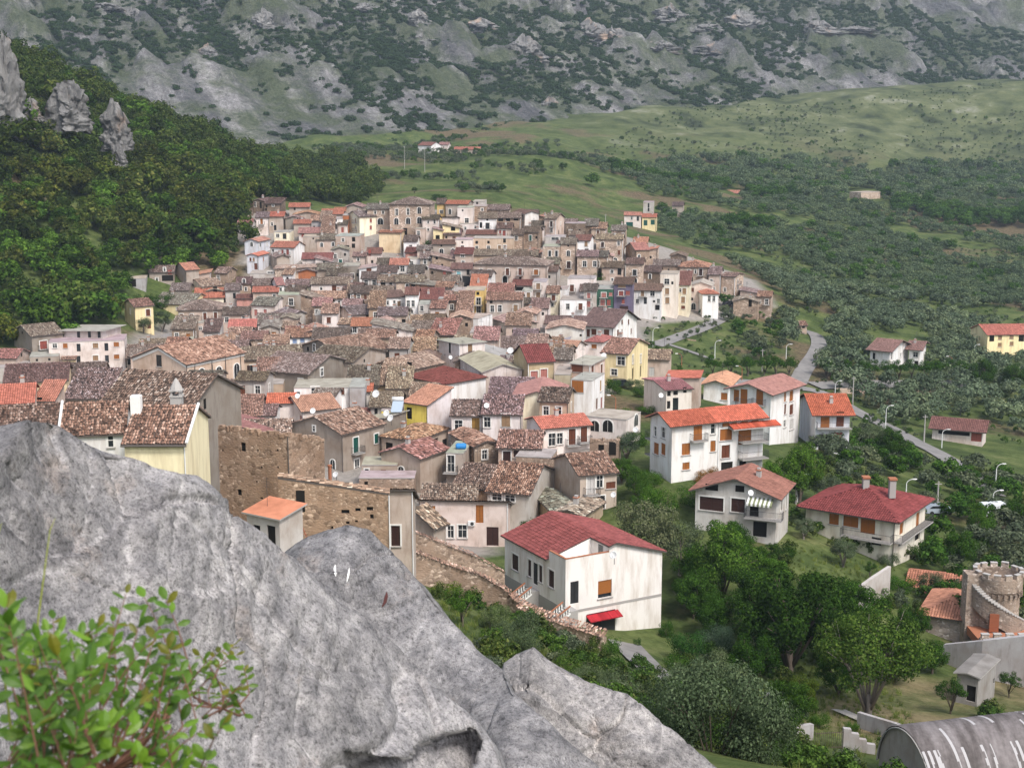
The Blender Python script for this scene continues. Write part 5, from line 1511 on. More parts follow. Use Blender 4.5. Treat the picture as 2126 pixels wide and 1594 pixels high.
h('stone house with a white-framed arch window beside chimney pots', 1335, 1490, 1500, 368, 7, 'gA', 'dt', 'st', 'a,1415,335,1,1.5 a,1375,410,1.1,2 w,1435,425')
h('long grey-brown roofed house below the white terrace', 1500, 1835, 1842, 385, 4, 'gA', 'ot', 'gp', '')
h('yellow house under a big mossy tile roof in the left trees', 412, 828, 1050, 600, 7, 'gA', 'ot', 'yp', 'w,688,645,1.3,1 x,752,610,.9,1.3', L=12)
h('small pale yellow house with brown shutters at the left edge of the village', 95, 210, 412, 622, 9, 'gB', 'rt', 'yp', 'wb,165,675,.9,1.8 Sb,358,685,1.4,2.6 db,370,820,1.2,3', L=8)
h('beige house with four brown balcony doors under a mossy roof', 690, 1176, 1182, 655, 10, 'hip', 'ot', 'pk', 'Sb,726,735,1.1,2.4 Sb,840,735,1.1,2.4 Db,985,725,1.1,2.4 Db,1102,720,1.1,2.4 Sp,1005,855,1.5,2 Sp,1108,855,1.4,2', L=12)
h('white annex with one brown door under the beige balcony house', 652, 812, 818, 798, 6, 'flat', 'gy', 'wh', 'Sb,740,920,1.3,2.6')
h('beige annex with two small windows beside the white annex', 822, 968, 972, 798, 6, 'flat', 'gy', 'pk', 'x,842,905 w,935,860,1.1,1.2')
h('beige house with two white-framed windows under a dark tile roof', 1184, 1466, 1476, 706, 8, 'gA', 'dt', 'pk', 'wv,1226,765,1.3,1.7 wv,1420,750,1.5,1.4')
h('white house under a coral roof with an iron fence terrace', 1250, 1540, 1552, 848, 7, 'gA', 'or', 'wp', 'sy,1495,905,1.8,.7 x,1440,905', roofcol=(.6, .17, .14))
h('beige gabled house left of the coral roof', 1042, 1298, 1392, 1025, 7, 'gB', 'rt', 'be', 'x,1098,1042,1,1', L=10)
h('house under a large dark tile roof behind the church', 120, 520, 530, 1180, 6, 'gA', 'ot', 'gp', 'x,128,1215,1,1.8', L=12)
h('house under a lower dark tile roof at the foot of the garden wall', 260, 560, 566, 1080, 5, 'gA', 'ot', 'gl', 'x,285,1040', L=9)
h('white house with a maroon door above the church roof', 545, 842, 850, 1010, 6, 'flat', 'gy', 'wh', 'sr,627,1060,1.3,1.6 wv,730,1040')
h('low house under a light tile roof above the church', 740, 1000, 1010, 1070, 5, 'gB', 'ot', 'gp', '', pitch=14)
h('grey house under a wide old tile roof beside the beige gable', 1330, 1606, 1614, 1038, 6, 'gA', 'ot', 'gp', 'x,1430,1090,1.6,1')
h('house under a broad pinkish tile roof with a grey water tank', 1870, 2120, 2140, 960, 7, 'gA', 'rt', 'wp', 'Sl,1975,1000,1.2,1.3 Sl,2060,990,1.2,1.2', L=10)
h('white low house under a lumpy tile roof in the left centre', 1640, 1855, 1868, 825, 6, 'gA', 'ot', 'wh', 'w,1700,880')
h('house under a fan of old tiles left of the centre', 1560, 1905, 1915, 778, 5, 'gA', 'ot', 'pk', '')
h('white gable house below the lumpy tile roof', 1662, 1830, 1836, 880, 5, 'gA', 'ot', 'wh', 'x,1772,900')
# church
CH = h('beige church with white gable bands and a pinkish tile roof', 190, 782, 1414, 1258, 11, 'gB', 'rt', 'be', 'A,497,1440,2.6,2.4 B,480,1215,1.2,2.6 a,950,1385,1.3,4.6 a,1140,1365,1.3,5 a,1335,1330,1.3,5', name='church', cat='church', group=None, pitch=21, chim=0, roofcol=(1.55, 1.2, 1.02), wallcol=(.62, .48, .38))
mb = MB()                                              # white gable bands and cornice
for sx in (0, 1):
    a, b_ = CH.at(CH.LA * sx, 0, CH.ze - .55), CH.at(CH.LA / 2, 0, CH.zf(CH.LA / 2, 0) - .55)
    n_ = -CH.dB
    mb.poly([a + n_ * .12, b_ + n_ * .12, b_ + n_ * .12 + Vector((0, 0, .42)), a + n_ * .12 + Vector((0, 0, .42))])
    mb.poly([a, b_, b_ + n_ * .12, a + n_ * .12])
mb.box(CH.at(0, 0, CH.ze - .5), CH.dB * CH.LB, -CH.dA * .14, Vector((0, 0, .4)))
mb.build('cornice', M['frame'], CH.root, origin=CH.loc)
for f in (.13, .42, .66, .93):
    mb = MB()
    q = CH.at(0, CH.LB * f, CH.zb) - CH.dA * .12
    mb.tube([q, q + Vector((0, 0, CH.ze - CH.zb))], .07, 5)
    mb.build('downpipe', M['gutter'], CH.root, origin=CH.loc)
h('ochre-beige house with a brown balcony door right of the church', 1412, 1418, 2060, 1208, 8, 'gB', 'ot', 'be', 'Fn,1516,1325,1.3,3 a,1522,1450,1.2,1.2', L=9)
h('grey house with a white-framed window behind the flat ochre house', 1560, 1925, 1935, 1345, 7, 'gA', 'rt', 'gp', 'w,1902,1440,.7,1.7', L=10)
h('flat ochre house in front of the church corner', 1480, 1845, 1853, 1470, 5, 'flat', 'gy', 'be', '')
h('low house under a dark tile roof in front of the church', 1120, 1480, 1496, 1545, 4, 'gA', 'ot', 'gp', '', L=7)
# centre
zone(600, 600, 5.3125)
h('dark grey house with a red and a white-framed window', -356, 205, 672, 942, 8, 'gA', 'ot', 'gd', 'wr,360,915,.9,1.4 w,365,1035,1,1.2 w,130,1060,.9,2.2', L=13, pitch=17)
h('pinkish blank gable wall in the centre of the village', 915, 1352, 1358, 470, 8, 'sB', 'ot', 'wp', 'q,1175,455', pitch=11, chim=0)
h('plain grey-brown block in the centre left', 300, 524, 530, 290, 7, 'flat', 'gy', 'gp', '')
h('house with a reddish tile roof and two blue shutters', -30, 246, 252, 530, 7, 'gA', 'rt', 'wh', 'Sl,62,575,1.4,1.4 Sl,146,570,1.2,1.3')
h('house under a wide dark tile roof in the centre', 262, 652, 662, 552, 5, 'gA', 'dt', 'gp', '', L=10)
h('house under a tile roof with dark openings in the centre', 765, 1070, 1082, 552, 8, 'gA', 'ot', 'gp', 'x,700,560,2,1.4 x,745,630,1.4,1.8 a,945,600,1.8,1', pitch=22)
h('old tile roofed house with a brown wall in the centre right', 1360, 1735, 1752, 455, 7, 'gA', 'ot', 'gp', '')
h('light tile roofed house above the brown wall', 1340, 1700, 1712, 385, 6, 'gA', 'lt', 'gp', '')
h('small stone house with pillars and a white door in the centre', 1205, 1300, 1306, 345, 6, 'flat', 'gy', 'st', 'a,1270,358,.9,1.3 x,1222,360')
h('dark gabled house with one tall beige-framed window', 90, 592, 1140, 742, 7, 'gB', 'ot', 'gd', 'w,278,645,.9,1.9 x,210,660', pitch=17, L=14, roofcol=(1.25, 1.05, .92))
h('low house with a dark tile roof in front of the dark gable', -20, 205, 212, 752, 4, 'gA', 'ot', 'pe', '', L=9)
h('low house with a ridge of white mortar in front of the dark gable', 240, 572, 580, 748, 4, 'gA', 'ot', 'wp', '', L=8)
h('blank grey-brown gable block below the white mortar ridge', 205, 690, 1065, 812, 8, 'gA', 'dt', 'gp', 'q,830,790 q,540,860,1.2,.6', L=12, pitch=14)
h('house under a steep dark tile roof beside a brick chimney', 645, 975, 984, 1065, 5, 'gA', 'dt', 'gd', '', L=11, pitch=24, chim=1)
h('old mansion ruin with a moulded gable and blue-grey window', 1136, 1350, 1362, 640, 9, 'flat', 'gy', 'ol', 'w,1183,600,1,1.7 w,1172,745,1.1,2')
h('rubble stone house with a broad gable and one dark window', 985, 1380, 1702, 882, 7, 'gB', 'lt', 'st', 'x,1326,852,1.3,1.6 q,1215,870 q,1245,868', pitch=20, phi=42)
h('cream little house with a chimney beside the rubble gable', 930, 1150, 1300, 1062, 5, 'sA', 'lt', 'pe', 'x,1180,1085', L=8)
h('pinkish house with a slatted window behind the rubble gable', 1385, 1560, 1650, 570, 9, 'gA', 'rt', 'gp', 'x,1555,745,.8,1.6')
h('pale pink house with small windows and a long slanting roof edge', 1650, 1880, 2160, 610, 11, 'rB', 'gy', 'wp', 'x,1775,650,.7,2 St,1997,650,1.3,2 w,1940,762,1.3,1.3 sb,2068,780,1.4,1.4', pitch=2, chim=0)
h('white L-shaped house with a flat grey roof and one brown shutter', 55, 660, 690, 1088, 8, 'flat', 'gy', 'wh', 'x,100,1160 w,290,1140,1.3,2.3 sb,552,1125,1.7,1.1')
h('unplastered grey wing at the end of the white L-shaped house', 665, 835, 842, 1085, 9, 'flat', 'gy', 'cg', '')
h('white house end with a red roof and a glass door', 840, 905, 912, 1130, 6, 'gA', 'or', 'wh', 'w,890,1215,1.4,1.1 d,880,1275,1,1', L=5)
h('house under old tiles with a bright white gable end', 205, 440, 655, 1275, 5, 'gA', 'ot', 'wh', '', L=9)
h('house under a patched orange tile roof with pink walls', -60, 150, 552, 1350, 6, 'gB', 'ol', 'wp', 'sr,130,1435,.9,1.2', L=9)
h('lean-to with a brown sheet roof and a dark red wall', 645, 880, 888, 1392, 3.5, 'gA', 'ob', 'rs', '', L=5, wallcol=(.22, .03, .03), pitch=14)
h('house under a long mottled tile roof behind the solar heater', 900, 1230, 1240, 1300, 6, 'gA', 'ot', 'gl', 'x,960,1340,.5,1.2', L=9)
h('yellow house with a salmon roof and a whitewashed side', 1270, 1520, 1790, 1282, 8.5, 'sA', 'os', 'yb', 'x,1325,1370,1.1,2.4 dn,1240,1385,1,2', L=11, pitch=15, roofcol=(.6, .3, .2), sideB=(.74, .68, .68), aw=True, phi=38)
h('small yellow extension with two satellite dishes', 1020, 1268, 1272, 1345, 5, 'flat', 'gy', 'yb', 'x,1200,1372,.9,1.1', L=5)
h('white house with a dark red hipped roof and brown shutters', 1290, 1725, 2170, 1048, 7, 'hip', 'rd', 'wh', 'Sn,1380,1095,1.4,2 Sn,1610,1112,1.3,2.3', L=10, pitch=20)
# right centre
zone(960, 600, 4.83)
h('white house with a brown roof, two pink awnings and wide white eaves', 1215, 1505, 1752, 375, 12, 'gA', 'bm', 'wh', 'Sb,1262,440,1.1,2.2 Sb,1318,430,1.7,1.8 Sb,1445,442,1.8,2.2 Sb,1560,440,1.4,2 Sb,1600,430,.8,1.7 sb,1694,420,.9,1.5 sb,1700,515,1.2,1.4 sb,1560,515,.9,1.3 sb,1600,515,.9,1.3 sb,1600,330,.8,1.3 sb,1665,328,.7,1.4', D=322, L=13, ov=.8, pitch=24)
h('house under a wide dark purple-brown roof with an awning', 830, 1215, 1240, 352, 7, 'gA', 'bm', 'wp', '', D=340, L=20, pitch=17)
h('house with a sunken tile roof and a stone gable', 305, 490, 745, 358, 6, 'gA', 'lt', 'gp', 'dr,335,405,.8,2 x,440,395', L=10, pitch=14)
h('white house block with roof terrace in the centre right', -5, 160, 300, 300, 8, 'flat', 'gy', 'wh', '')
h('old tile roofed house with a brown shuttered wall', 75, 300, 306, 440, 7, 'flat', 'gy', 'pk', 'sb,247,512,1.3,1.4 x,200,530,1.2,1')
h('low tile roofed house left of the white gables', 510, 740, 752, 500, 5, 'gA', 'ot', 'gp', '')
h('house under a broad old tile roof below the brown shuttered wall', 235, 640, 662, 600, 4, 'gA', 'ot', 'pk', 'x,420,635', L=10)
h('white stuccoed gable house with mossy top edges', 850, 1205, 1212, 410, 8, 'gB', 'lt', 'wp', 'q,1188,465', pitch=14, wallcol=(.66, .63, .58), L=10)
h('white shed-roofed house with four orange-brown shutters', 668, 1050, 1060, 545, 7, 'sB', 'gy', 'wh', 'so,895,523,1.6,1.6 so,745,590,1.8,1.2 so,842,585,1.8,1.1 so,908,583,1,1', pitch=-17, chim=0)
h('small house under a maroon hipped roof right of the white gables', 1235, 1400, 1510, 535, 6, 'hip', 'rd', 'wp', 'so,1320,575,1.6,1.2', L=8, roofcol=(.36, .09, .09))
h('low house under a pink-orange roof and broken tiles', 850, 1110, 1240, 622, 5, 'gA', 'ol', 'wp', '', L=8)
h('yellow-beige house with four dark windows under a tile roof', 1400, 1655, 1862, 655, 10, 'gA', 'rt', 'yp', 'w,1590,722,2,3.4 w,1710,705,1,3.2 w,1788,698,1,3.2 x,1710,850,1,3.4 x,1788,825,.9,2.6 w,1520,835,1.6,1.6', L=12, pitch=17)
h('long beige house with a peach side behind the cypress', 1856, 2068, 2078, 712, 8, 'gA', 'lt', 'pk', 'dv,1898,830,1.4,2.6', L=8)
h('olive-beige house with dark red mansard roof and dormers', 515, 665, 915, 735, 11, 'gB', 'rd', 'ol', 'Sp,720,870,1.7,3 Sp,817,850,1.6,2.6', L=9, wallcol=(.52, .42, .27), pitch=26)
h('pinkish house with orange shutter beside the red mansard roof', 920, 1088, 1096, 710, 10, 'gA', 'ot', 'wp', 'so,985,805,1.2,2 q,980,735,.6,.9', L=8)
h('grey-topped pink house with three brown shutters and roof terrace', 1088, 1275, 1430, 765, 12, 'rB', 'gy', 'pk', 'sb,1140,795,2,1.2 Sb,1305,830,1.4,2.8 Sb,1396,815,1.2,2.8', L=8, pitch=-2, wallcol=(.62, .47, .4), chim=0)
h('white corner house with orange shutter and flat roof', 1090, 1300, 1425, 922, 10, 'flat', 'gy', 'wh', 'so,1150,975,2,2.4 sy,1388,970,.9,2.2 sb,1350,1150,1,2.6 dr,1395,1155,1,3.4', L=7)
h('olive-grey block with an arched gate', 925, 1082, 1090, 860, 10, 'flat', 'gy', 'ol', '', wallcol=(.45, .39, .28))
h('big blank pinkish-grey gable house in the centre right', -20, 205, 600, 830, 8, 'gA', 'gy', 'wp', 'w,15,822 w,20,900 sb,178,895,1,3', L=14, pitch=18, wallcol=(.62, .55, .52))
h('white lean-to house with a dark red strip roof', 175, 500, 512, 700, 6, 'rB', 'gy', 'wh', '', pitch=-13, chim=0)
h('house under an old tile roof left of the cream gable', 275, 690, 700, 1050, 5, 'gA', 'ot', 'gp', '', L=10)
h('large cream-white gabled house with a pink sheet roof side', 500, 995, 1000, 1115, 9, 'gB', 'pn', 'cr', 'w,898,1250,1.9,3', L=12, wallcol=(.82, .76, .6), pitch=18)
h('white cottage with a coral tile roof and two small balconies', 645, 805, 1285, 1400, 7, 'gB', 'or', 'wp', 'wv,900,1510,1.1,1.9 w,978,1500,.9,1.7 Db,1100,1480,1.1,2.9 Db,1218,1450,1,2.6 x,715,1460,.5,1.4', L=6.5, roofcol=(.62, .2, .14), pitch=17)
# ------------------------------------------------------------------ front rows
HOUSEG = 'houses at the front of the village'
zone(0, 600, 3.985)
h('grey old house with paired red-brown shutters beside the apartment block', 112, 262, 520, 392, 9, 'gB', 'ot', 'gd', 'Dr,360,462,2.2,2.6 x,185,360,.6,.6', L=11)
h('cream apartment block with long curved balconies at the left edge', 400, 1028, 1044, 425, 11, 'flat', 'gy', 'wp', 'w,453,470,1.3,1.3 so,540,470,1.3,1.4 d,650,485,1.1,2.3 St,790,468,1.6,1.5 d,880,480,1.1,2.3 so,962,458,1.5,1.3 so,548,575,1.3,1 d,650,585,1.1,2.3 St,790,570,1.6,1.5 d,885,580,1.1,2.3 so,965,560,1.5,1.3 so,680,660,1,.8 so,800,660,1,.8', wallcol=(.72, .64, .6), L=9, name='apartment_block', cat='building')
AP = h('set-back penthouse with a white slab roof on the apartment block', 527, 850, 1000, 345, 13, 'rB', 'gy', 'wp', 'd,650,372,1,2.1 d,740,372,1,2.1 d,820,375,1,2.1', L=8, pitch=2, ov=.9, name='penthouse', cat='building', chim=0)
h('old house under a pinkish tile roof at the far left edge', -60, 130, 240, 575, 5, 'gA', 'rt', 'pk', 'x,178,545', L=8)
h('blank grey-brown wall house with three tiny holes at the left edge', 245, 485, 492, 555, 5, 'flat', 'gy', 'gp', 'q,305,588 q,408,582')
h('small pale yellow stair tower with a tile cap', 512, 618, 626, 585, 5, 'gA', 'lt', 'yp', '', pitch=8, L=4, chim=0)
h('white low house with one purple window at the left edge', -60, 240, 248, 645, 4, 'flat', 'gy', 'gl', 'wn,142,668,1.2,1')
h('long house under a dark mossy tile roof at the left', 40, 552, 560, 755, 4, 'gA', 'dt', 'pe', '', L=11)
h('house under a second dark mossy tile roof right of the long one', 545, 860, 880, 745, 4, 'gA', 'dt', 'gp', '', L=11)
h('house with a flat coral-red tile roof at the left edge', -40, 268, 280, 940, 3.5, 'gA', 'or', 'pk', '', L=11, pitch=16, roofcol=(.58, .19, .13))
h('tiny terracotta-roofed outhouse in front of the grey gable', 290, 440, 535, 925, 3.5, 'sA', 'os', 'pk', 'x,330,930,.7,1.2 x,405,930,.5,.7', L=5)
h('grey half-gable house with a massive weathered chimney block', 535, 880, 1000, 905, 6, 'rA', 'ot', 'gp', '', L=8, pitch=-18, chim=0)
zone(0, 0, 1)
def big_chimney(label, u, v0, v1, w, D, mat, cap=False):
    P = pt(u, v1, D); s = F / D; H_ = (v1 - v0) / s; W_ = w / s / 2
    mb = MB()
    mb.cbox((0, 0, H_ * .45 - .3), W_, W_, H_ * .45 + .3, 0)
    if cap:
        mb.cbox((0, 0, H_ * .93), W_ * 1.2, W_ * 1.2, H_ * .03, 0)
        mb.cbox((0, 0, H_ * 1.0), W_ * .8, W_ * .8, H_ * .06, 0)
    o = mb.build('chimney_block', M[mat]); o.location = P
    return o
# the big mossy roof with the grey gable, and the yellow house before it
GG = h('old house with a dark mossy tile roof and a grey stucco gable', 208, 392, 499, 852, 12, 'gA', 'ot', 'gd', 'xb,425,838,.5,1.0', D=133, L=10.5, pitch=23, group=HOUSEG, chim=0, roofcol=(.92, .84, .78), tk=1.05)
YH = h('yellow plastered house with mossy barrel tiles and a white rake edge', 258, 381, 432, 921, 10, 'gA', 'ot', 'yp', '', D=113, L=9, pitch=22, group=HOUSEG, chim=0, wallcol=(.82, .73, .49), roofcol=(1.25, .98, .85), ov=.25)
WH_ = h('white house with a small double window beside the yellow one', 128, 257, 262, 900, 9, 'gA', 'ot', 'wh', 'w,230,916,.5,1 w,241,915,.5,1', D=118, L=9, pitch=22, group=HOUSEG, chim=0, roofcol=(1.2, .95, .82), ov=.25)
h('house under the leftmost dark mossy barrel-tile roof', -70, 132, 138, 908, 8, 'gA', 'ot', 'wp', '', D=123, L=10, pitch=22, group=HOUSEG, chim=0, roofcol=(.9, .76, .7))
def roof_part(H, name, build, mats):
    mb = MB(); build(mb); return mb.build(name, mats, H.roof, origin=H.loc)
P = pt(284, 858, 117)
roof_part(YH, 'chimney', lambda mb: (mb.cbox(P + Vector((0, 0, .35)), .42, .35, 1.15), mb.cbox(P + Vector((0, 0, 1.42)), .36, .3, .12)), [M['paint_white']])
P2 = pt(368, 852, 128)
roof_part(GG, 'chimney', lambda mb: (mb.cbox(P2 + Vector((0, 0, .3)), .5, .45, 1.0), mb.cbox(P2 + Vector((0, 0, 1.35)), .58, .52, .07), mb.cbox(P2 + Vector((-.38, 0, 1.6)), .1, .4, .22), mb.cbox(P2 + Vector((.38, 0, 1.6)), .1, .4, .22), mb.cbox(P2 + Vector((0, 0, 1.86)), .58, .52, .06),
          mb.lathe(P2 + Vector((0, 0, 1.9)), [(.62, 0), (.5, .3), (.3, .7), (.08, 1.05), (0.0, 1.1)], 8)), [M['stone_trim']])
P3 = pt(232, 795, 190)
# white rake and ridge trims
for H_, f in ((YH, 0), (WH_, 1)):
    mb = MB()
    p_ = -.27 if f == 0 else H_.LA + .27
    a, b_ = H_.at(p_, -.25, H_.zf(0, 0) - .05), H_.at(p_, H_.LB / 2, H_.zf(0, H_.LB / 2) + .1)
    mb.tube([a + Vector((0, 0, .16)), b_ + Vector((0, 0, .16))], .13, 5)
    mb.build('rake_edge', M['paint_white'], H_.root, origin=H_.loc)
mb = MB(); mb.tube([YH.at(-.3, -.4, YH.ze - .1), YH.at(YH.LA + .2, -.4, YH.ze - .1)], .09, 6); mb.build('gutter', M['gutter'], YH.root, origin=YH.loc)
mb = MB(); mb.tube([GG.at(GG.LA * .02, GG.LB * .5, GG.zf(0, GG.LB / 2)), GG.at(GG.LA * .02, GG.LB * .5, GG.ze + 3.4)], .03, 5); mb.build('antenna_mast', M['iron'], GG.roof, origin=GG.loc)
# ruins
RU = h('tall roofless brown ruin with a square window hole and putlog holes', 452, 597, 672, 905, 11, 'open', 'gy', 'st', 'x,505,928,.55,.85 q,462,935,.2,.2 q,535,935,.2,.2 q,576,935,.22,.2 q,459,968,.2,.22 q,543,970,.2,.2 q,577,970,.2,.2 q,533,1000,.2,.2 q,543,1034,.3,.2 x,497,1022,.5,.6', D=125, phi=36, pitch=16, ov=.02, group=HOUSEG, chim=0, wallcol=(.345, .26, .20), name='ruined_house', cat='ruin')
RW = h('roofless rubble ruin with four ragged beam holes', 578, 806, 812, 1027, 7, 'sB', 'lt', 'st', 'x,624,1040,.75,2.3 q,717,1062,.7,.35 q,743,1058,.45,.3 q,768,1056,.55,.35 q,704,1072,.4,.35 q,722,1085,.3,.25 q,772,1072,.3,.4 q,704,1055,.3,.3 q,690,1095,.2,.25 q,740,1082,.25,.2', D=120, pitch=9, ov=.02, L=1.3, group=HOUSEG, chim=0, wallcol=(.36, .27, .2), name='ruined_house', cat='ruin')
h('narrow pinkish house front with a dark red door below a tile canopy', 807, 854, 858, 1020, 8, 'rA', 'ot', 'pk', 'Sn,814,1112,.8,2.6', D=124, L=5, pitch=22, chim=0, group=HOUSEG, wallcol=(.5, .42, .36))
OA = h('low white annex with a curved orange sheet roof', 512, 580, 628, 1077, 3.4, 'sA', 'oa', 'gl', 'x,563,1112,.95,1.7 x,533,1102,.8,1', D=112, L=2.7, pitch=10, ov=.3, group=HOUSEG, chim=0)
# green shutters and neighbours
zone(400, 750, 3.985)
h('grey-brown house with dark green shutters and an iron balcony', 800, 1236, 1580, 605, 9, 'gB', 'lt', 'gp', 'w,1005,556,.55,.9 Dg,1350,692,1.1,2.3 Sg,1520,638,.9,1.5 f,1358,870,1,2.3 a,1160,850,.9,1.4', L=9, group=HOUSEG, pitch=19, wallcol=(.335, .285, .24), roofcol=(1.3, 1.1, .98), phi=44)
h('house under a spread of old tiles behind the tall ruin', 420, 800, 830, 612, 5, 'gA', 'lt', 'gp', '', group=HOUSEG, L=9)
h('house with a plain pinkish maroon sheet roof by the grey gable', 385, 640, 660, 590, 5, 'rB', 'pn', 'wp', '', group=HOUSEG, pitch=-12, chim=0, roofcol=(.26, .115, .11))
h('small white house with an open dark doorway below old tiles', 582, 678, 722, 448, 6, 'gA', 'ot', 'wh', 'x,645,505,1.6,1.3', L=6, group=HOUSEG)
h('house under a patchy dark tile roof beside the small white house', 395, 560, 600, 450, 5, 'gA', 'rt', 'wp', '', L=8, group=HOUSEG)
h('house under a bright orange-red roof patch', 622, 835, 845, 345, 5, 'gA', 'or', 'wp', '', L=6, group=HOUSEG, roofcol=(.65, .18, .1))
h('beige house with a hipped roof and a coral patch of new tiles', 1562, 1842, 2112, 655, 6, 'hip', 'rt', 'gp', 'x,1625,702,1.3,1.1 x,2008,688,1.6,2.4 x,2088,690,1.5,2.4', L=9, group=HOUSEG, wallcol=(.46, .38, .32))
h('plain brown-grey wall with a slanting top behind the coral tile patch', 1330, 1580, 1770, 470, 8, 'rB', 'gy', 'gd', '', L=6, pitch=12, group=HOUSEG, chim=0)
h('beige gabled house with an arched window and a black drainpipe', 1560, 1882, 2112, 805, 8, 'gB', 'rt', 'gp', 'a,1725,912,.9,1.5', L=9, group=HOUSEG, wallcol=(.42, .345, .285), phi=35)
h('little beige annex with an orange shutter under a tile pent roof', 1400, 1690, 1700, 860, 5, 'flat', 'gy', 'pk', 'w,1440,915,.6,.9 so,1578,930,.7,1.2', L=5, group=HOUSEG, wallcol=(.45, .37, .31))
h('ragged low stone wall house in front of the beige annex', 1378, 1832, 1840, 968, 5, 'flat', 'gy', 'st', 'q,1435,1010', L=4, group=HOUSEG, wallcol=(.33, .26, .21), name='ruined_house', cat='ruin')
zone(800, 750, 3.985)
h('white house with an ochre balcony door under mossy tiles', 548, 800, 806, 452, 8, 'gA', 'ot', 'wp', 'Dy,748,530,1.2,2.6 wv,605,530,1.2,1.6', L=9, group=HOUSEG, wallcol=(.76, .68, .65))
h('white house with a tan shuttered window beside the ochre door', 806, 1118, 1124, 442, 8, 'gA', 'ot', 'wh', 'St,997,487,1.3,2.4 w,830,505,1,1.6', L=11, group=HOUSEG, wallcol=(.78, .71, .69))
h('rubble stone house with a wide sloping roof and one white-framed window', 540, 736, 940, 705, 7, 'gA', 'rt', 'st', 'w,822,772,.8,1.4', L=9, group=HOUSEG, wallcol=(.35, .29, .24))
h('pinkish house with three dark windows under rosy tiles', 935, 1278, 1290, 722, 6, 'gA', 'rt', 'pk', 'Sn,1005,792,1.1,1.7 sn,1090,765,1,1 sn,1198,752,.9,1.7', L=9, group=HOUSEG)
h('grey-brown house with a dark balcony door below the blue tank', 503, 640, 720, 765, 8, 'flat', 'gy', 'gp', 'D,520,845,1,2.6', L=7, group=HOUSEG)
h('brown-walled house under a big dark mossy roof slope', 560, 880, 1090, 1062, 5, 'gA', 'dt', 'be', '', L=11, group=HOUSEG, roofcol=(.85, .76, .72), wallcol=(.42, .28, .19), pitch=17)
h('stone wall house with a tall grey chimney in front of the rosy tiles', 1080, 1370, 1420, 800, 6, 'flat', 'gy', 'st', 'q,1140,860', L=5, group=HOUSEG)
h('pale grey house with white-framed windows and a rusty tile roof', 845, 1186, 1402, 1102, 8, 'gA', 'rt', 'gl', 'w,922,1125,1.3,.85 w,1030,1135,1.3,.85 w,1118,1230,1.3,1.9', L=12, group=HOUSEG, roofcol=(1.15, .88, .74), wallcol=(.5, .47, .43), pitch=20)
h('beige house with a brown-tiled roof and white balcony door', 1398, 1612, 1915, 945, 9, 'gB', 'rt', 'pk', 'Dv,1700,1022,1,2.6 w,1772,990,.9,1.7 sb,1885,1022,1.3,.9 Sk,1765,1165,1.7,1.7 Sb,1822,1182,.9,1.9', L=9, group=HOUSEG, wallcol=(.5, .42, .35), roofcol=(1.2, .95, .82))
h('low house under a brown tile slope beside the ruined hut', 1232, 1400, 1600, 1252, 4, 'gA', 'ot', 'be', '', L=9, group=HOUSEG, wallcol=(.45, .34, .22))
h('ruined ochre hut with a tile roof and a narrow dark doorway', 1408, 1625, 1802, 1282, 4.2, 'gB', 'lt', 'be', 'x,1452,1312,.8,.8 x,1550,1308,.5,.6 x,1708,1340,.6,1.7', L=7, group=HOUSEG, wallcol=(.42, .33, .24))
PKH = h('pink house with orange shutters and a white air conditioner', 285, 1005, 1052, 1172, 9, 'rA', 'rt', 'wp', 'so,382,1243,.95,1.5 do,780,1262,.95,2.3 w,540,1410,.8,1.6 w,637,1407,1.1,1.7 dn,887,1447,1.5,2.9', L=8, group=HOUSEG, wallcol=(.66, .55, .5), pitch=17, chim=0)
h('house under a mossy grey roof hump behind the pink house', 300, 740, 760, 1172, 5, 'gA', 'lt', 'gp', '', L=8, group=HOUSEG, roofcol=(1.1, 1.05, .95))
h('dark brown tile roofed shed sloping behind the long wall', 255, 400, 500, 1375, 4, 'sB', 'lt', 'gp', '', L=6, group=HOUSEG, pitch=30, phi=40, chim=0, D=150)
# modern blocks on the right
zone(1250, 700, 3.985)
AL = h('white apartment house half with a weathered orange roof and brown shutters', 402, 580, 968, 728, 12, 'gB', 'or', 'wh', 'w,440,780,.7,1.4 wv,507,790,1.1,1.5 so,447,920,1.4,1.6 so,505,925,1.2,1.6 Do,790,780,1.3,2.3 w,918,758,.7,1.4 so,695,925,1.3,1.6 Do,792,925,1.9,2.3 so,918,900,.8,1.5 so,695,1065,1.1,1', D=186, phi=30, ov=.6, group=HOUSEG, roofcol=(.5, .12, .065), wallcol=(.76, .74, .71), name='apartment_house', pitch=21, chim=0)
q = AL.at(-.0, AL.LB + .02)
AR = h('white apartment house half with a fresh orange roof and stacked balconies', 968, 969, 1338, 688, 13, 'gB', 'or', 'wh', 'so,1022,706,1,1 st,1095,700,.7,1 so,1178,690,1,1 so,1265,685,1,1 So,1022,805,1.9,1.6 so,1095,800,.8,1.7 do,1182,815,2,2.6 do,1265,800,1.2,2.6 Sb,1022,945,1.3,1.8 w,1095,935,.8,1.7 db,1182,935,1.2,2.6 db,1265,925,1.2,2.6 x,1033,1064,1.8,1.1 x,1080,1060,.4,1.1 x,1165,1060,1.1,1.3', D=q.y, L=AL.LA, phi=30, ov=.6, group=HOUSEG, roofcol=(.68, .17, .10), name='apartment_house', pitch=21, chim=0)
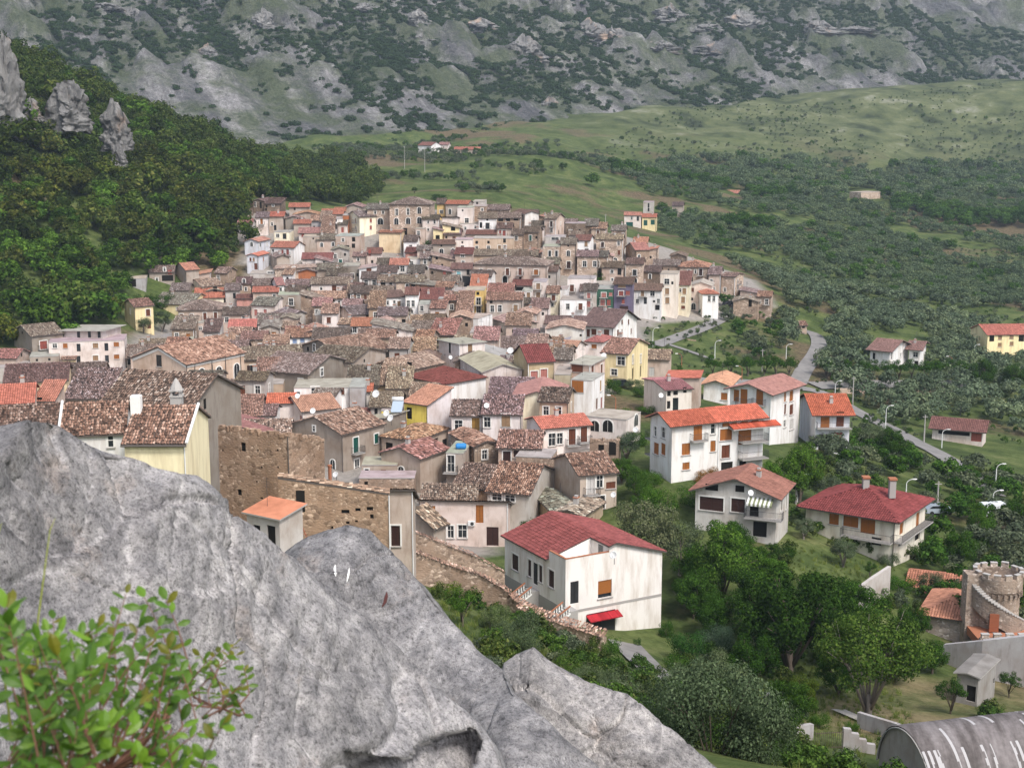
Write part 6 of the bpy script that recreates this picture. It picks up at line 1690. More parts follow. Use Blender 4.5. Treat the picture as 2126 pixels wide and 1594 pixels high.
for yy, p0, p1 in ((862, 1125, 1338), (1000, 1125, 1338)):
    fac = []
    for xx in (p0, p1):
        a, y, z = ray(zx(xx), zy(yy)); dv = Vector((a, y, z)); O = Vector((0, 0, CZ)); n_ = -AR.dA
        fac.append(O + dv * ((AR.PB - O).dot(n_) / dv.dot(n_)))
    mid_ = (fac[0] + fac[1]) / 2; mid_.z = fac[0].z
    balcony(AR, mid_, AR.dB, -AR.dA, (fac[1] - fac[0]).length, 1.3)
a, y, z = ray(zx(1240), zy(738)); dv = Vector((a, y, z)); O = Vector((0, 0, CZ)); n_ = -AR.dA
c0 = O + dv * ((AR.PB - O).dot(n_) / dv.dot(n_))
mb = MB(); w_ = 7.4
mb.box(c0 - AR.dB * w_ / 2, AR.dB * w_, n_ * 1.5 - Vector((0, 0, .0)), Vector((0, 0, .16)), 1)
for i in range(26):
    mb.tube([c0 - AR.dB * (w_ / 2 - (i + .5) * w_ / 26) + Vector((0, 0, .62)), c0 - AR.dB * (w_ / 2 - (i + .5) * w_ / 26) + n_ * 1.5 + Vector((0, 0, .2))], .14, 5)
mb.build('canopy', [M['new_tile'], M['concrete']], AR.root, (.6, .14, .08), origin=AR.loc)
for yy in (850, 982):                                  # covered balconies on the left gable
    a, y, z = ray(zx(395), zy(yy)); dv = Vector((a, y, z)); n_ = -AL.dB
    c0 = O + dv * ((AL.PB - O).dot(n_) / dv.dot(n_))
    balcony(AL, AL.at(AL.LA, 3.2, c0.z), AL.dB, AL.dA, 6.2, 1.7)
TW = h('tall white block with a pinkish roof and brown shutters', 1060, 1396, 1640, 465, 14, 'gB', 'pn', 'wh', 'Do,1175,490,1.2,2.4 Do,1305,495,1.2,2.4 so,1110,482,1,2 sb,1300,605,1.5,1.6 so,1515,490,.7,1.7 so,1567,485,1.3,1.7 sb,1515,595,.7,1.7 sb,1567,598,1.3,1.7 w,1510,715,.9,1.2 sv,1567,720,1.4,1.7', D=222, L=10, ov=.8, group=HOUSEG, roofcol=(.4, .2, .17), chim=0, pitch=17)
RH = h('white house with an orange roof and a long front balcony by the road', 1640, 1772, 2052, 635, 9, 'gB', 'or', 'wh', 'do,1845,688,1.4,2.4 do,1900,682,1,2.4 db,1970,675,1.2,2.4 Gn,1840,870,1.9,2.8 sr,1795,880,.7,1 sr,1955,822,1.3,1.4', D=226, L=12, ov=.8, group=HOUSEG, roofcol=(.55, .14, .07), wallcol=(.66, .66, .7), chim=1, pitch=17)
a, y, z = ray(zx(1915), zy(745)); dv = Vector((a, y, z)); n_ = -RH.dA
balcony(RH, O + dv * ((RH.PB - O).dot(n_) / dv.dot(n_)), RH.dB, n_, RH.LB * 1.02, 1.1)
h('white house with a pink sheet roof above the pergola', 348, 532, 742, 440, 8, 'gB', 'pn', 'wh', 'x,608,452,.8,1 x,541,462,.6,1 x,685,436,.6,.9 d,608,560,1,2.6 x,542,560,.6,1.3', L=10, pitch=7, group=HOUSEG, wallcol=(.74, .67, .6), roofcol=(.42, .18, .19))
h('beige blank block behind the pink sheet roof', 535, 800, 822, 340, 9, 'rB', 'or', 'pk', '', L=7, pitch=2, group=HOUSEG, chim=0)
h('white bungalow with an orange butterfly roof', 842, 1046, 1120, 398, 6, 'gB', 'ol', 'wh', 'so,1028,490,1.6,1.8', L=10, group=HOUSEG, ov=.7)
VG = h('grey villa with a striped awning and a brown rib-tiled roof', 775, 1445, 1550, 1322, 9, 'gB', 'ob', 'cg', 'x,908,1240,1.6,.8 x,1140,1252,1.1,.8 Sn,905,1378,3,1.7 Sn,1125,1390,1.7,1.7 x,1258,1422,1.1,2.5 x,1338,1415,1.6,2.3 Sn,1485,1375,.9,1.9 Sn,1524,1362,.7,1.9 x,1305,1588,1.7,2', D=168, phi=12, ov=.7, group=HOUSEG, wallcol=(.55, .53, .5), roofcol=(.27, .115, .085), pitch=20, chim=1)
a, y, z = ray(zx(1345), zy(1488)); dv = Vector((a, y, z)); n_ = -VG.dB
balcony(VG, O + dv * ((VG.PB - O).dot(n_) / dv.dot(n_)), VG.dA, n_, 4.6, 1.2)
zone(1596, 1000, 3.985)
RV = h('cream villa with a large maroon hipped roof and red shutters', 310, 1040, 1302, 302, 8.5, 'hip', 'rd', 'cr', 'so,540,293,1.3,1.9 So,680,312,2,2 do,820,352,1.9,3 x,890,492,1.3,1 do,1100,357,1.3,2.9 do,1232,325,1.2,2.9 x,1097,490,2,1.1 x,1230,450,1.9,1.1', D=172, L=12, ov=1.0, group=HOUSEG, roofcol=(.21, .032, .036), wallcol=(.72, .67, .57), pitch=19, chim=0)
for r_ in ((RV.LA * .28, 'A'), (RV.LB * .5, 'B')):
    if r_[1] == 'A': c0 = RV.at(r_[0], 0, RV.ze - 3.05); balcony(RV, c0, RV.dA, -RV.dB, RV.LA * .56 + .02, 1.15)
    else: c0 = RV.at(0, r_[0], RV.ze - 3.06); balcony(RV, c0, RV.dB, -RV.dA, RV.LB, 1.14)
mb = MB()
P = RV.at(RV.LA * .2, RV.LB * .45, RV.ze + 2.2)
for dx, hh_ in ((0, 1.1), (3.5, .8)):
    mb.cbox(P + RV.dA * dx, .4, .4, hh_, 0); mb.cbox(P + RV.dA * dx + Vector((0, 0, hh_ + .25)), .5, .5, .12, 1)
mb.build('chimney', [M['concrete'], M['terracotta']], RV.roof, origin=RV.loc)
TC = h('stone house with a terracotta pyramid roof below the round tower', 1270, 1655, 1760, 1138, 9, 'hip', 'os', 'sl', '', D=150, L=10, ov=.5, group=HOUSEG, roofcol=(.47, .21, .13), wallcol=(.36, .33, .31), pitch=24, chim=0)
h('terracotta-roofed wing behind the pyramid roof', 1150, 1620, 1640, 948, 5, 'gA', 'os', 'sl', '', D=163, L=8, ov=.5, group=HOUSEG, roofcol=(.44, .18, .11), wallcol=(.36, .33, .31), pitch=17, chim=0)
zone(1596, 1194, 3.985)
h('low concrete hut with a stained flat gable roof behind the walnut tree', 1560, 1735, 1885, 842, 3.4, 'gB', 'gy', 'cg', 'x,1862,872,.5,.6 x,1725,990,.9,1.6', D=130, L=6, ov=.3, group=HOUSEG, pitch=11, chim=0, wallcol=(.31, .295, .28), roofcol=(.24, .225, .21))
zone(1400, 500, 2.928)
h('white villa with a maroon roof above the avenue trees', 1192, 1310, 1425, 668, 8, 'gA', 'mr', 'wh', 'd,1213,700,1,2.2 d,1322,698,1,2.4 w,1376,695,1,1.5 w,1400,695,1,1.5', L=13, ov=1, group='villas in the valley', roofcol=(.25, .13, .12), pitch=16)
h('white villa wing with a maroon roof and corner balconies', 1428, 1492, 1532, 660, 8, 'gA', 'mr', 'wh', 'w,1466,692,1.6,1.7 x,1395,745 x,1470,748,1,1.6', L=11, ov=1, group='villas in the valley', roofcol=(.25, .13, .12), pitch=14)
h('yellow and white flats with an orange roof at the right edge', 1802, 1906, 2190, 572, 9, 'gB', 'or', 'yp', 'x,1855,595 x,1930,590,1.4,2 st,1980,588,1.5,1.5 st,2050,582,1.5,1.5 x,1930,635,1.4,2.2 st,1978,632,1.5,1.5 st,2050,625,1.5,1.5 x,2110,590,1.6,2', L=12, group='villas in the valley', roofcol=(.55, .14, .1))
h('long low barn with a maroon roof in the olive garden', 1570, 1876, 1900, 1158, 4, 'gA', 'mr', 'wp', 'Gr,1845,1190,2,2 x,1700,1165,6,1', L=8, ov=.8, group='villas in the valley', roofcol=(.2, .085, .075), pitch=15)
h('tiny stone barn with a tile roof beside the road bend', 737, 770, 806, 515, 3, 'gB', 'rt', 'sl', 'x,785,522,.8,.8', L=5, group='farmhouses on the far slope')
zone(0, 0, 2)
h('white far farmhouse with a grey roof at the foot of the mountain', 1735, 1790, 1830, 605, 7, 'gA', 'mr', 'wh', 'x,1755,622 x,1775,622 x,1800,615', L=10, group='farmhouses on the far slope', chim=0)
h('second white far farmhouse with a lower grey roof', 1822, 1860, 1872, 602, 5, 'gA', 'pn', 'wp', 'x,1842,612', L=8, group='farmhouses on the far slope', chim=0)
h('far long farm shed with an orange roof below the mountain', 1885, 1990, 2000, 622, 3, 'gA', 'or', 'pk', '', L=8, group='farmhouses on the far slope', chim=0)
zone(1063, 0, 2)
h('far white shed roof on the edge of the grassy plateau', 655, 722, 728, 664, 2.5, 'gA', 'gy', 'gl', '', L=8, group='farmhouses on the far slope', chim=0, roofcol=(.75, .75, .75))
h('ruined far stone farmhouse among olive trees on the right', 1402, 1450, 1530, 800, 6, 'flat', 'gy', 'sl', 'x,1420,815', L=9, group='farmhouses on the far slope')
# the white and red house in front
zone(800, 1000, 3.356)
NH = h('white house with a red tile roof, terrace stairs and garage in front', 832, 1256, 1930, 602, 8.6, 'gA', 'rd', 'wh', 'Sn,905,560,1.5,1.8 Sn,1005,600,.8,1.9 dk,1045,640,1,2.4 Sn,1082,640,.8,1.9 Sn,1157,675,1.2,1.9 Bo,1530,745,1.7,1.9 Gk,1502,1005,3.6,3.2 dk,1318,770,1,2.4', D=142, phi=31, ov=.35, group=HOUSEG, roofcol=(.25, .055, .055), wallcol=(.78, .74, .70), chim=0, pitch=17, tk=1.1, terr=3.4)

# terrace wall with three terracotta arches and the pergola garden above it
zone(0, 0, 1)
h('terrace building with terracotta-arched openings below the lamp', 1216, 1300, 1330, 872, 5, 'flat', 'gy', 'wp', 'A,1235,884,1.4,1.6 A,1262,884,1.6,1.8 a,1320,872,1.6,1.8', L=6, group=HOUSEG)
zone(800, 750, 3.985)
h('ruined stone wall house with dark windows beside the coral-roofed cottage', 1690, 1930, 1950, 660, 6, 'open', 'gy', 'st', 'x,1785,735,.8,1.6 x,1880,720,1,2.4 x,1925,700,.6,1.5', L=5, group=HOUSEG, pitch=10, name='ruined_house', cat='ruin')

# small houses squeezed between the others in the old quarter
def infill(n_want, region, seed):
    r_ = random.Random(seed)
    done = 0; used = set()
    foot = [(o.loc.x, o.loc.y, .5 * min(o.LA, o.LB) + .12 * max(o.LA, o.LB)) for o in HH]
    tries = 0
    WC = [('wp', 'pale pinkish'), ('pk', 'beige'), ('gp', 'grey-brown'), ('gl', 'pale grey'), ('st', 'stone'), ('wh', 'white'), ('be', 'sand-coloured')]
    RC = [('ot', 'brown-tiled'), ('dt', 'dark-tiled'), ('lt', 'light-tiled'), ('rt', 'reddish-tiled')]
    names = [o for o in HH if len(o.root['label'].split()) <= 10]
    while done < n_want and tries < 4000:
        tries += 1
        u, v = r_.uniform(280, 1480), r_.uniform(445, 860)
        if not inpoly(u, v, region): continue
        hh = r_.uniform(3.4, 6.6)
        D = march(u, v, hh, 150)
        if D is None: continue
        P = pt(u, v, D)
        w = r_.uniform(4.2, 7.2); rad = w * .55
        if any((P.x - a) ** 2 + (P.y + 3 - b) ** 2 < (rad + c) ** 2 for a, b, c in foot): continue
        near = sorted(names, key=lambda o: (o.loc.x - P.x) ** 2 + (o.loc.y - P.y) ** 2)
        wk, wn_ = r_.choice(WC); rk, rn_ = r_.choice(RC)
        lab = None
        for o in near[:3]:
            side = 'left of' if P.x < o.loc.x else 'right of'
            t = 'small %s %s house %s the %s' % (rn_, wn_, side, o.root['label'])
            if t not in used and len(t.split()) <= 16: lab = t; break
        if lab is None: continue
        used.add(lab)
        s_ = D / F; x = w / s_ * .8; y = w / s_ * r_.uniform(0, .3)
        house(lab, u - x, u, u + y, v, hh / .64, r_.choice(['gA', 'gA', 'sA', 'gB', 'gA']), rk, wk, '*A%d,B1:%s' % (max(1, int(w / 2.4)), r_.choice(['w,x,sb', 'w,w,sb', 'x,w', 'sb,w,x', 'w,so'])), L=r_.uniform(5, 8))
        foot.append((P.x, P.y + 3, rad)); done += 1
    print('infill', done, tries)
zone(0, 0, 1)
infill(85, [(520,440),(760,440),(950,430),(1160,450),(1290,480),(1330,530),(1230,560),(1190,600),(1130,690),(1180,720),(1200,780),(1180,840),(900,850),(560,850),(300,740),(420,640),(530,600)], 7)
# ------------------------------------------------------------------ roads, walls and street furniture
O0 = Vector((0, 0, CZ))
def on_face(H, fc, u, v):
    P0, nr = H.PB, (-H.dB if fc == 'A' else -H.dA)
    a, y, z = ray(u, v); dv = Vector((a, y, z))
    return O0 + dv * ((P0 - O0).dot(nr) / dv.dot(nr)), nr

def ribbon(name, pts_, w, mat, lift=0.22, kind='structure'):
    P = [gpt(u, v) for u, v in pts_]
    P = [p for p in P if p is not None]
    Q = []
    for a, b in zip(P[:-1], P[1:]):
        n_ = max(1, int((b - a).length / 3))
        for i in range(n_): Q.append(a.lerp(b, i / n_))
    Q.append(P[-1])
    for _ in range(6):
        Q = [Q[0]] + [(Q[i - 1] + Q[i] * 2 + Q[i + 1]) / 4 for i in range(1, len(Q) - 1)] + [Q[-1]]
    V = np.zeros((len(Q), 7, 3))
    for i, q in enumerate(Q):
        d = (Q[min(i + 1, len(Q) - 1)] - Q[max(i - 1, 0)]); d.z = 0; d.normalize()
        s_ = Vector((d.y, -d.x, 0))
        zc = ground(q.x, q.y)
        for k in range(7):
            p = q + s_ * ((k / 6 - .5) * w)
            V[i, k] = (p.x, p.y, max(ground(p.x, p.y), zc - .4) + lift)
    o = link(name, np_mesh(name, V.reshape(-1, 3), grid_faces(len(Q), 7), True), M[mat])
    return tag(o, kind=kind)
m, nt, b = nmat('road', 0.9, 0.2); M['road'] = m
base(nt, b, ramp(nt, tex(nt, 0.5, detail=8, rough=0.7).outputs[0], [(0.3, (0.15, 0.143, 0.138)), (0.7, (0.26, 0.245, 0.23))]))
ribbon('road', [(1640,806),(1690,806),(1745,836),(1800,868),(1850,890),(1905,922),(1960,950),(2010,985),(2060,1030)], 4.4, 'road')
ribbon('road', [(1655,800),(1668,770),(1690,745),(1702,720),(1697,697),(1680,686),(1655,690)], 4.2, 'road', .3)
ribbon('road', [(1360,718),(1410,700),(1450,688),(1490,668),(1512,652),(1530,645)], 3.6, 'road')
ribbon('path', [(1372,712),(1410,722),(1450,738),(1480,748)], 2.2, 'road')
ribbon('road', [(1640,806),(1560,795),(1480,795),(1420,790)], 6.0, 'road', .26)
ribbon('road', [(1690,803),(1780,800),(1900,800),(2010,800)], 6.0, 'road', .34)
ribbon('driveway', [(1296,1338),(1320,1360),(1350,1392),(1380,1425)], 3.4, 'road')
ribbon('path', [(1740,1480),(1800,1500),(1880,1540)], 1.6, 'concrete')
ribbon('path', [(742,335),(750,355),(760,365)], 6, 'road')

def stone_wall(label, pts_, h, t, wk, cat='wall', coping=None, group=None, name='garden_wall', cop_w=0.5, sink=2.0):
    """a free-standing wall along points (u, v of its top, D)"""
    P = [pt(u, v, D) for u, v, D in pts_]
    r = root(name, Vector((P[0].x, P[0].y, P[0].z - h)), label, cat, group)
    mb, cb = MB(), []
    for a, b in zip(P[:-1], P[1:]):
        d = (b - a); d.z = 0; d.normalize()
        n_ = Vector((d.y, -d.x, 0)) * t
        q = [a, b, b + Vector((0, 0, -h - sink)), a + Vector((0, 0, -h - sink))]
        mb.poly(q); mb.poly([x - n_ for x in reversed(q)])
        mb.poly([a, a - n_, b - n_, b])
    for e in (P[0], P[-1]):
        d = (P[1] - P[0]); d.z = 0; d.normalize(); n_ = Vector((d.y, -d.x, 0)) * t
        mb.poly([e, e - n_, e - n_ + Vector((0, 0, -h - sink)), e + Vector((0, 0, -h - sink))])
    wm, wc = WALL[wk]
    mb.build('wall', M[wm], r, wc, origin=r.location)
    if coping:
        tv, tf = [], []
        rr = random.Random(3)
        for a, b in zip(P[:-1], P[1:]):
            e = (b - a).normalized()
            d = Vector((e.x, e.y, 0)).normalized()
            n_ = Vector((d.y, -d.x, 0))
            g = (-n_ + Vector((0, 0, .28))).normalized()
            nr = e.cross(g).normalized()
            if nr.z < 0: nr = -nr
            L_ = (b - a).length
            V, Fq = tiles([(0, -.2), (L_, -.2), (L_, cop_w), (0, cop_w)], a + Vector((0, 0, .05)) - r.location, e, g, nr, .22, .36, .09, rr, 1.4)
            tf.append(Fq + sum(len(x) for x in tv)); tv.append(V)
        me = np_mesh('tiles', np.concatenate(tv), np.concatenate(tf)); me.materials.append(M['old_tile'])
        c = link('tiles', me, None, r, (1.5, 1.25, 1.12)); c['kind'] = 'stuff'
    return r
stone_wall('long rubble wall with a broken tile coping below the pink house', [(836,1098,141),(870,1110,142),(905,1124,143),(985,1155,144.5),(1048,1190,146)], 6.5, .6, 'st', coping=1, cop_w=.7)
stone_wall('lower rubble wall with dark coping tiles in front of the long one', [(845,1140,133),(915,1168,134),(1000,1196,134.5),(1060,1232,134),(1075,1250,133)], 4.5, .5, 'st', coping=1, cop_w=.5)
stone_wall('low wall with a wide tile top descending to the garage', [(1072,1258,133),(1100,1273,132),(1140,1288,131),(1200,1306,130),(1252,1324,128.5)], 3.2, .6, 'st', coping=1, cop_w=1.2)
stone_wall('grey retaining wall below the yellow house on the left', [(262,712,355),(300,704,352),(365,688,350)], 4, .6, 'cg', name='retaining_wall')
stone_wall('long stone retaining wall under the avenue trees', [(1735,807,331),(1790,807,333),(1860,808,335),(1990,809,339)], 2.6, .8, 'sl', name='retaining_wall')
stone_wall('stone retaining wall below the village road', [(1335,690,372),(1390,700,362),(1440,706,362)], 4, .8, 'st', name='retaining_wall')
stone_wall('whitewashed retaining wall of the villa lawn', [(1782,1222,150),(1815,1198,155),(1850,1175,160)], 3.2, .4, 'gl', name='retaining_wall')
stone_wall('grey block wall left of the garden gate', [(1630,1512,106),(1690,1503,108)], 2.6, .4, 'cg')
stone_wall('concrete wall beside the olive bush', [(1588,1440,112),(1608,1440,112)], 4, .4, 'cg')
SW = stone_wall('stepped block wall right of the garden gate', [(1752,1512,107),(1768,1514,107),(1768.2,1522,107),(1784,1524,107),(1784.2,1534,107),(1800,1536,107),(1800.2,1544,107),(1818,1546,107)], 1.6, .4, 'cg')
stone_wall('low concrete wall between the walnut tree and the bare plot', [(1780,1478,116),(1860,1502,113),(1960,1545,108)], 1.3, .35, 'cg')
stone_wall('grey stone wall of the castle terrace running to the right edge', [(1958,1338,144),(2040,1330,141),(2150,1318,139)], 3.5, .6, 'cg')
# garden gate
P = pt(1692, 1556, 106.5); Q = pt(1750, 1553, 106.5)
gr = root('garden_gate', P, 'brown iron bar gate between the two block walls', 'gate')
mb = MB(); d = (Q - P)
for k in (0.12, 1.35): mb.box(Vector((0, 0, k)), d, Vector((0, .04, 0)), Vector((0, 0, .05)))
mb.build('frame', M['bark'], gr)
bar = MB(); bar.cbox((0, 0, .75), .014, .014, .75); bme = bar.mesh('bar'); bme.materials.append(M['bark'])
for i in range(15):
    o = link('bar', bme, None, gr); o.location = d * (i / 14.0)

def lamp(u, vt, vb, label, side=1, group='street lamps along the roads', D=None):
    P = gpt(u, vb) if not D else pt(u, vb, D)
    s_ = F / P.y
    H_ = max(3.6, .88 * (vb - vt) / s_); side *= .75
    r = root('street_lamp', P, label, 'street lamp', group)
    mb = MB(); mb.tube([(0, 0, -.5), (0, 0, H_ * .8)], [.11, .07], 6)
    pts_ = [(side * 1.3 * (1 - math.cos(t)), 0, H_ * .8 + H_ * .2 * math.sin(t)) for t in [i * math.pi / 2 / 5 for i in range(6)]]
    mb.tube(pts_, .05, 5); mb.build('pole', M['white_metal'] if side > 0 else M['terracotta'], r)
    mb = MB(); mb.cbox((side * 1.55, 0, H_), .3, .11, .06); mb.lathe((side * 1.6, 0, H_ - .12), [(.08, 0), (.1, .07)], 6); mb.build('lamp_head', M['paint_white'], r)
    return r
for u, vt, vb, sd_, lb in [(1838,832,893,1,'street lamp with a curved arm left of the long barn'),(1733,782,838,1,'tall street lamp standing at the road junction'),(1655,972,1042,1,'street lamp beside the grey villa'),(1880,992,1045,1,'street lamp behind the maroon villa roof'),
        (2066,952,1020,1,'street lamp near the right edge by the lower road'),(2060,1008,1066,1,'street lamp beside the white van'),(1955,888,930,1,'street lamp in front of the long barn'),(1278,812,868,-1,'brown curved lamp above the pergola garden'),
        (1392,732,762,-1,'curved lamp on the road above the yellow house'),(1415,735,768,-1,'curved lamp right of the cypress'),(1540,767,792,-1,'curved lamp by the avenue trees left end'),(1355,675,722,1,'white lamp by the village road wall'),
        (1484,701,744,1,'white lamp standing in the terraced garden'),(1478,638,672,1,'lamp at the village entrance beside the white house'),(1632,710,746,1,'lamp left of the road bend'),(1975,735,768,-1,'curved lamp behind the avenue near the villa'),(2022,710,745,1,'lamp in front of the yellow flats')]:
    lamp(u, vt, vb, lb, sd_)
def pole(u, vt, vb, label):
    P = gpt(u, vb); H_ = (vb - vt) * P.y / F
    mb = MB(); mb.tube([(0, 0, -.5), (0, 0, H_)], [.16, .1], 6); mb.cbox((0, 0, H_ - .4), .5, .05, .05)
    o = mb.build('utility_pole', M['concrete']); o.location = P
    tag(o, label, 'pole', 'utility poles in the valley')
for u, vt, vb, lb in [(1770,780,842,'pale concrete pole by the road junction'),(1918,858,920,'tall pole left of the long barn'),(1582,724,772,'concrete pole behind the avenue trees'),(1652,972,1050,'pole beside the lamp of the grey villa'),(1945,995,1065,'pole behind the maroon villa'),(1257,445,475,'pole on the upper right crest'),(840,305,352,'pole in the far green field'),(882,308,358,'second pole in the far green field')]:
    pole(u, vt, vb, lb)

# ------------------------------------------------------------------ round castle tower
TD = 150.0; TS = F / TD
tz = pt(2066, 1290, TD)
T = root('castle_tower', tz, 'round rubble tower with battlements and an outside stair', 'tower')
Rr, Ht = 2.4, (1290 - 1180) / TS
mb = MB(); mb.lathe((0, 0, -4), [(Rr, 0), (Rr * .985, 4 + Ht * .55), (Rr * 1.0, 4 + Ht * .68), (Rr * 1.09, 4 + Ht * .74), (Rr * 1.09, 4 + Ht), (Rr * .93, 4 + Ht), (Rr * .93, 4 + Ht - 1.1), (0, 4 + Ht - 1.1)], 40)
mb.build('wall', M['rubble'], T, (.35, .3, .26))
mer = MB(); mer.cbox((Rr * 1.01, 0, Ht + .28), .2, .36, .3, 0); mer.cbox((Rr * 1.01, 0, Ht + .59), .23, .38, .035, 1)
mme = mer.mesh('merlon'); mme.materials.append(M['rubble']); mme.materials.append(M['stone_trim'])
cor = MB(); cor.cbox((Rr * 1.05, 0, Ht * .66), .14, .12, .22); cme = cor.mesh('corbel'); cme.materials.append(M['rubble'])
for i in range(13):
    o = link('merlon', mme, None, T, (.42, .37, .33)); o.rotation_euler = (0, 0, 2 * math.pi * i / 13); o.scale = (1, 1, 1); o.location = (0, 0, random.Random(i).uniform(-.16, .05))
for i in range(26):
    o = link('corbel', cme, None, T, (.3, .26, .23)); o.rotation_euler = (0, 0, 2 * math.pi * (i + .5) / 26)
st_me = MB(); st_me.cbox((Rr + .42, 0, 0), .52, .17, .06); sme = st_me.mesh('step'); sme.materials.append(M['stone_trim'])
n_st = 28
a0, a1 = R(-20), R(-172)
for i in range(n_st):
    t = i / (n_st - 1)
    o = link('step', sme, None, T); o.rotation_euler = (0, 0, a0 + (a1 - a0) * t); o.location = (0, 0, .2 + (Ht * .86) * t)
mb = MB()                                             # solid stair cheek under the treads
for i in range(n_st - 1):
    for rr_ in (Rr + .86,):
        A_, B_ = [a0 + (a1 - a0) * (i + k) / (n_st - 1) for k in (0, 1)]
        z0, z1 = [.12 + Ht * .86 * (i + k) / (n_st - 1) for k in (0, 1)]
        pa, pb = Vector((rr_ * math.cos(A_), rr_ * math.sin(A_), 0)), Vector((rr_ * math.cos(B_), rr_ * math.sin(B_), 0))
        lo0, lo1 = max(-3, z0 - 2.2), max(-3, z1 - 2.2)
        mb.poly([pa + Vector((0, 0, lo0)), pb + Vector((0, 0, lo1)), pb + Vector((0, 0, z1)), pa + Vector((0, 0, z0))])
        ia, ib = pa * (Rr / rr_), pb * (Rr / rr_)
        mb.poly([ia + Vector((0, 0, lo0)), ib + Vector((0, 0, lo1)), pb + Vector((0, 0, lo1)), pa + Vector((0, 0, lo0))])
        mb.poly([pa + Vector((0, 0, z0)), pb + Vector((0, 0, z1)), ib + Vector((0, 0, z1)), ia + Vector((0, 0, z0))])
mb.build('stair_cheek', M['rubble'], T, (.3, .26, .23))
mb = MB(); mb.cbox((-Rr - .5, -.2, Ht * .5 - 2), .75, .9, Ht * .5 + 2.2); mb.build('stair_turret', M['rubble'], T, (.36, .31, .27))
mb = MB(); mb.cbox((-1.2, -3.1, 1.0), .5, .1, 1.0); mb.build('door', M['joinery'], T, (.3, .1, .05))
# castle terrace with its battlemented parapet
TP = root('castle_terrace', tz, 'red tiled terrace with a battlemented rubble parapet below the tower', 'terrace')
mb = MB(); mb.box(Vector((-3.4, -5.2, -1.0)), Vector((9, 0, 0)), Vector((0, 6, 0)), Vector((0, 0, .9))); mb.build('floor', M['terracotta'], TP)
mb = MB(); mb.box(Vector((-3.4, -5.7, -4.5)), Vector((9, 0, 0)), Vector((0, .46, 0)), Vector((0, 0, 4.7))); mb.build('parapet', M['rubble'], TP, (.36, .31, .27))
mm = MB(); mm.cbox((0, -5.47, .42), .38, .22, .22); mm.cbox((0, -5.47, .67), .42, .26, .04, 1); mm = mm.mesh('merlon'); mm.materials.append(M['rubble']); mm.materials.append(M['stone_trim'])
for i in range(7):
    o = link('merlon', mm, None, TP, (.42, .37, .33)); o.location = (-2.9 + i * 1.3, 0, 0)

# ------------------------------------------------------------------ barrel-roofed shed at the lower right corner
solid('bleached', (.42, .41, .415), .9, .1)
m, nt, b = nmat('corrugated', 0.9, 0.1); M['corrugated'] = m
n1 = tex(nt, 0.9, detail=5, stretch=(1.6, .25, .25)); n2 = tex(nt, 3.0, detail=6)
c = ramp(nt, n1.outputs[0], [(0.36, (0.10, 0.088, 0.085)), (0.6, (0.2, 0.18, 0.178)), (0.8, (0.27, .25, .25))])
base(nt, b, mix(nt, c, ramp(nt, n2.outputs[0], [(0.3, 0.75), (0.7, 1.1)]), 1.0, 'MULTIPLY'))
ap = pt(1882, 1516, 98)
ax = Vector((math.cos(R(14)), math.sin(R(14)), 0)); pr = Vector((-ax.y, ax.x, 0))
r_ = 4.1; ctr = ap + pr * 0 - Vector((0, 0, r_))
B = root('barrel_shed', ctr - Vector((0, 0, .5)), 'shed with a rounded corrugated roof and bleached white sheets', 'shed')
nL, nC = 200, 26
V = np.zeros((nL, nC, 3)); Ls = 22.0
for i in range(nL):
    for j in range(nC):
        t = math.pi * (j / (nC - 1))
        seg = j * 4 // nC
        rr_ = r_ + (.045 if i % 2 else -.0) + .02 * (seg % 2)
        p = ax * (i * Ls / nL) + pr * (rr_ * math.cos(t)) * 1.0 + Vector((0, 0, rr_ * math.sin(t) + .5))
        V[i, j] = p
rme = np_mesh('roof', V.reshape(-1, 3), grid_faces(nL, nC)); rme.materials.append(M['corrugated']); rme.materials.append(M['bleached'])
rr2 = random.Random(6); pan = {}
mi_ = np.zeros((nL - 1, nC - 1), np.int32)
for i in range(nL - 1):
    for j in range(nC - 1):
        k_ = (i // 2, j * 6 // (nC - 1))
        if k_ not in pan: pan[k_] = rr2.random() < .13
        mi_[i, j] = 1 if pan[k_] and rr2.random() < .85 else 0
rme.polygons.foreach_set('material_index', mi_.ravel())
link('roof', rme, None, B)
mb = MB()
arc = [pr * (r_ * .97 * math.cos(t)) + Vector((0, 0, r_ * .97 * math.sin(t) + .5)) + ax * .15 for t in [math.pi * k / 24 for k in range(25)]]
mb.poly(arc + [arc[-1] - Vector((0, 0, 5)), arc[0] - Vector((0, 0, 5))]); mb.build('end_wall', M['plaster'], B, (.40, .36, .32))
mb = MB(); mb.box(pr * .9 + Vector((0, 0, .9)) + ax * .1, pr * .5, -ax * .06, Vector((0, 0, .8))); mb.build('window', M['hole'], B)
mb = MB(); mb.tube([a_ - ax * .17 for a_ in arc], .07, 5); mb.build('verge', M['concrete'], B)

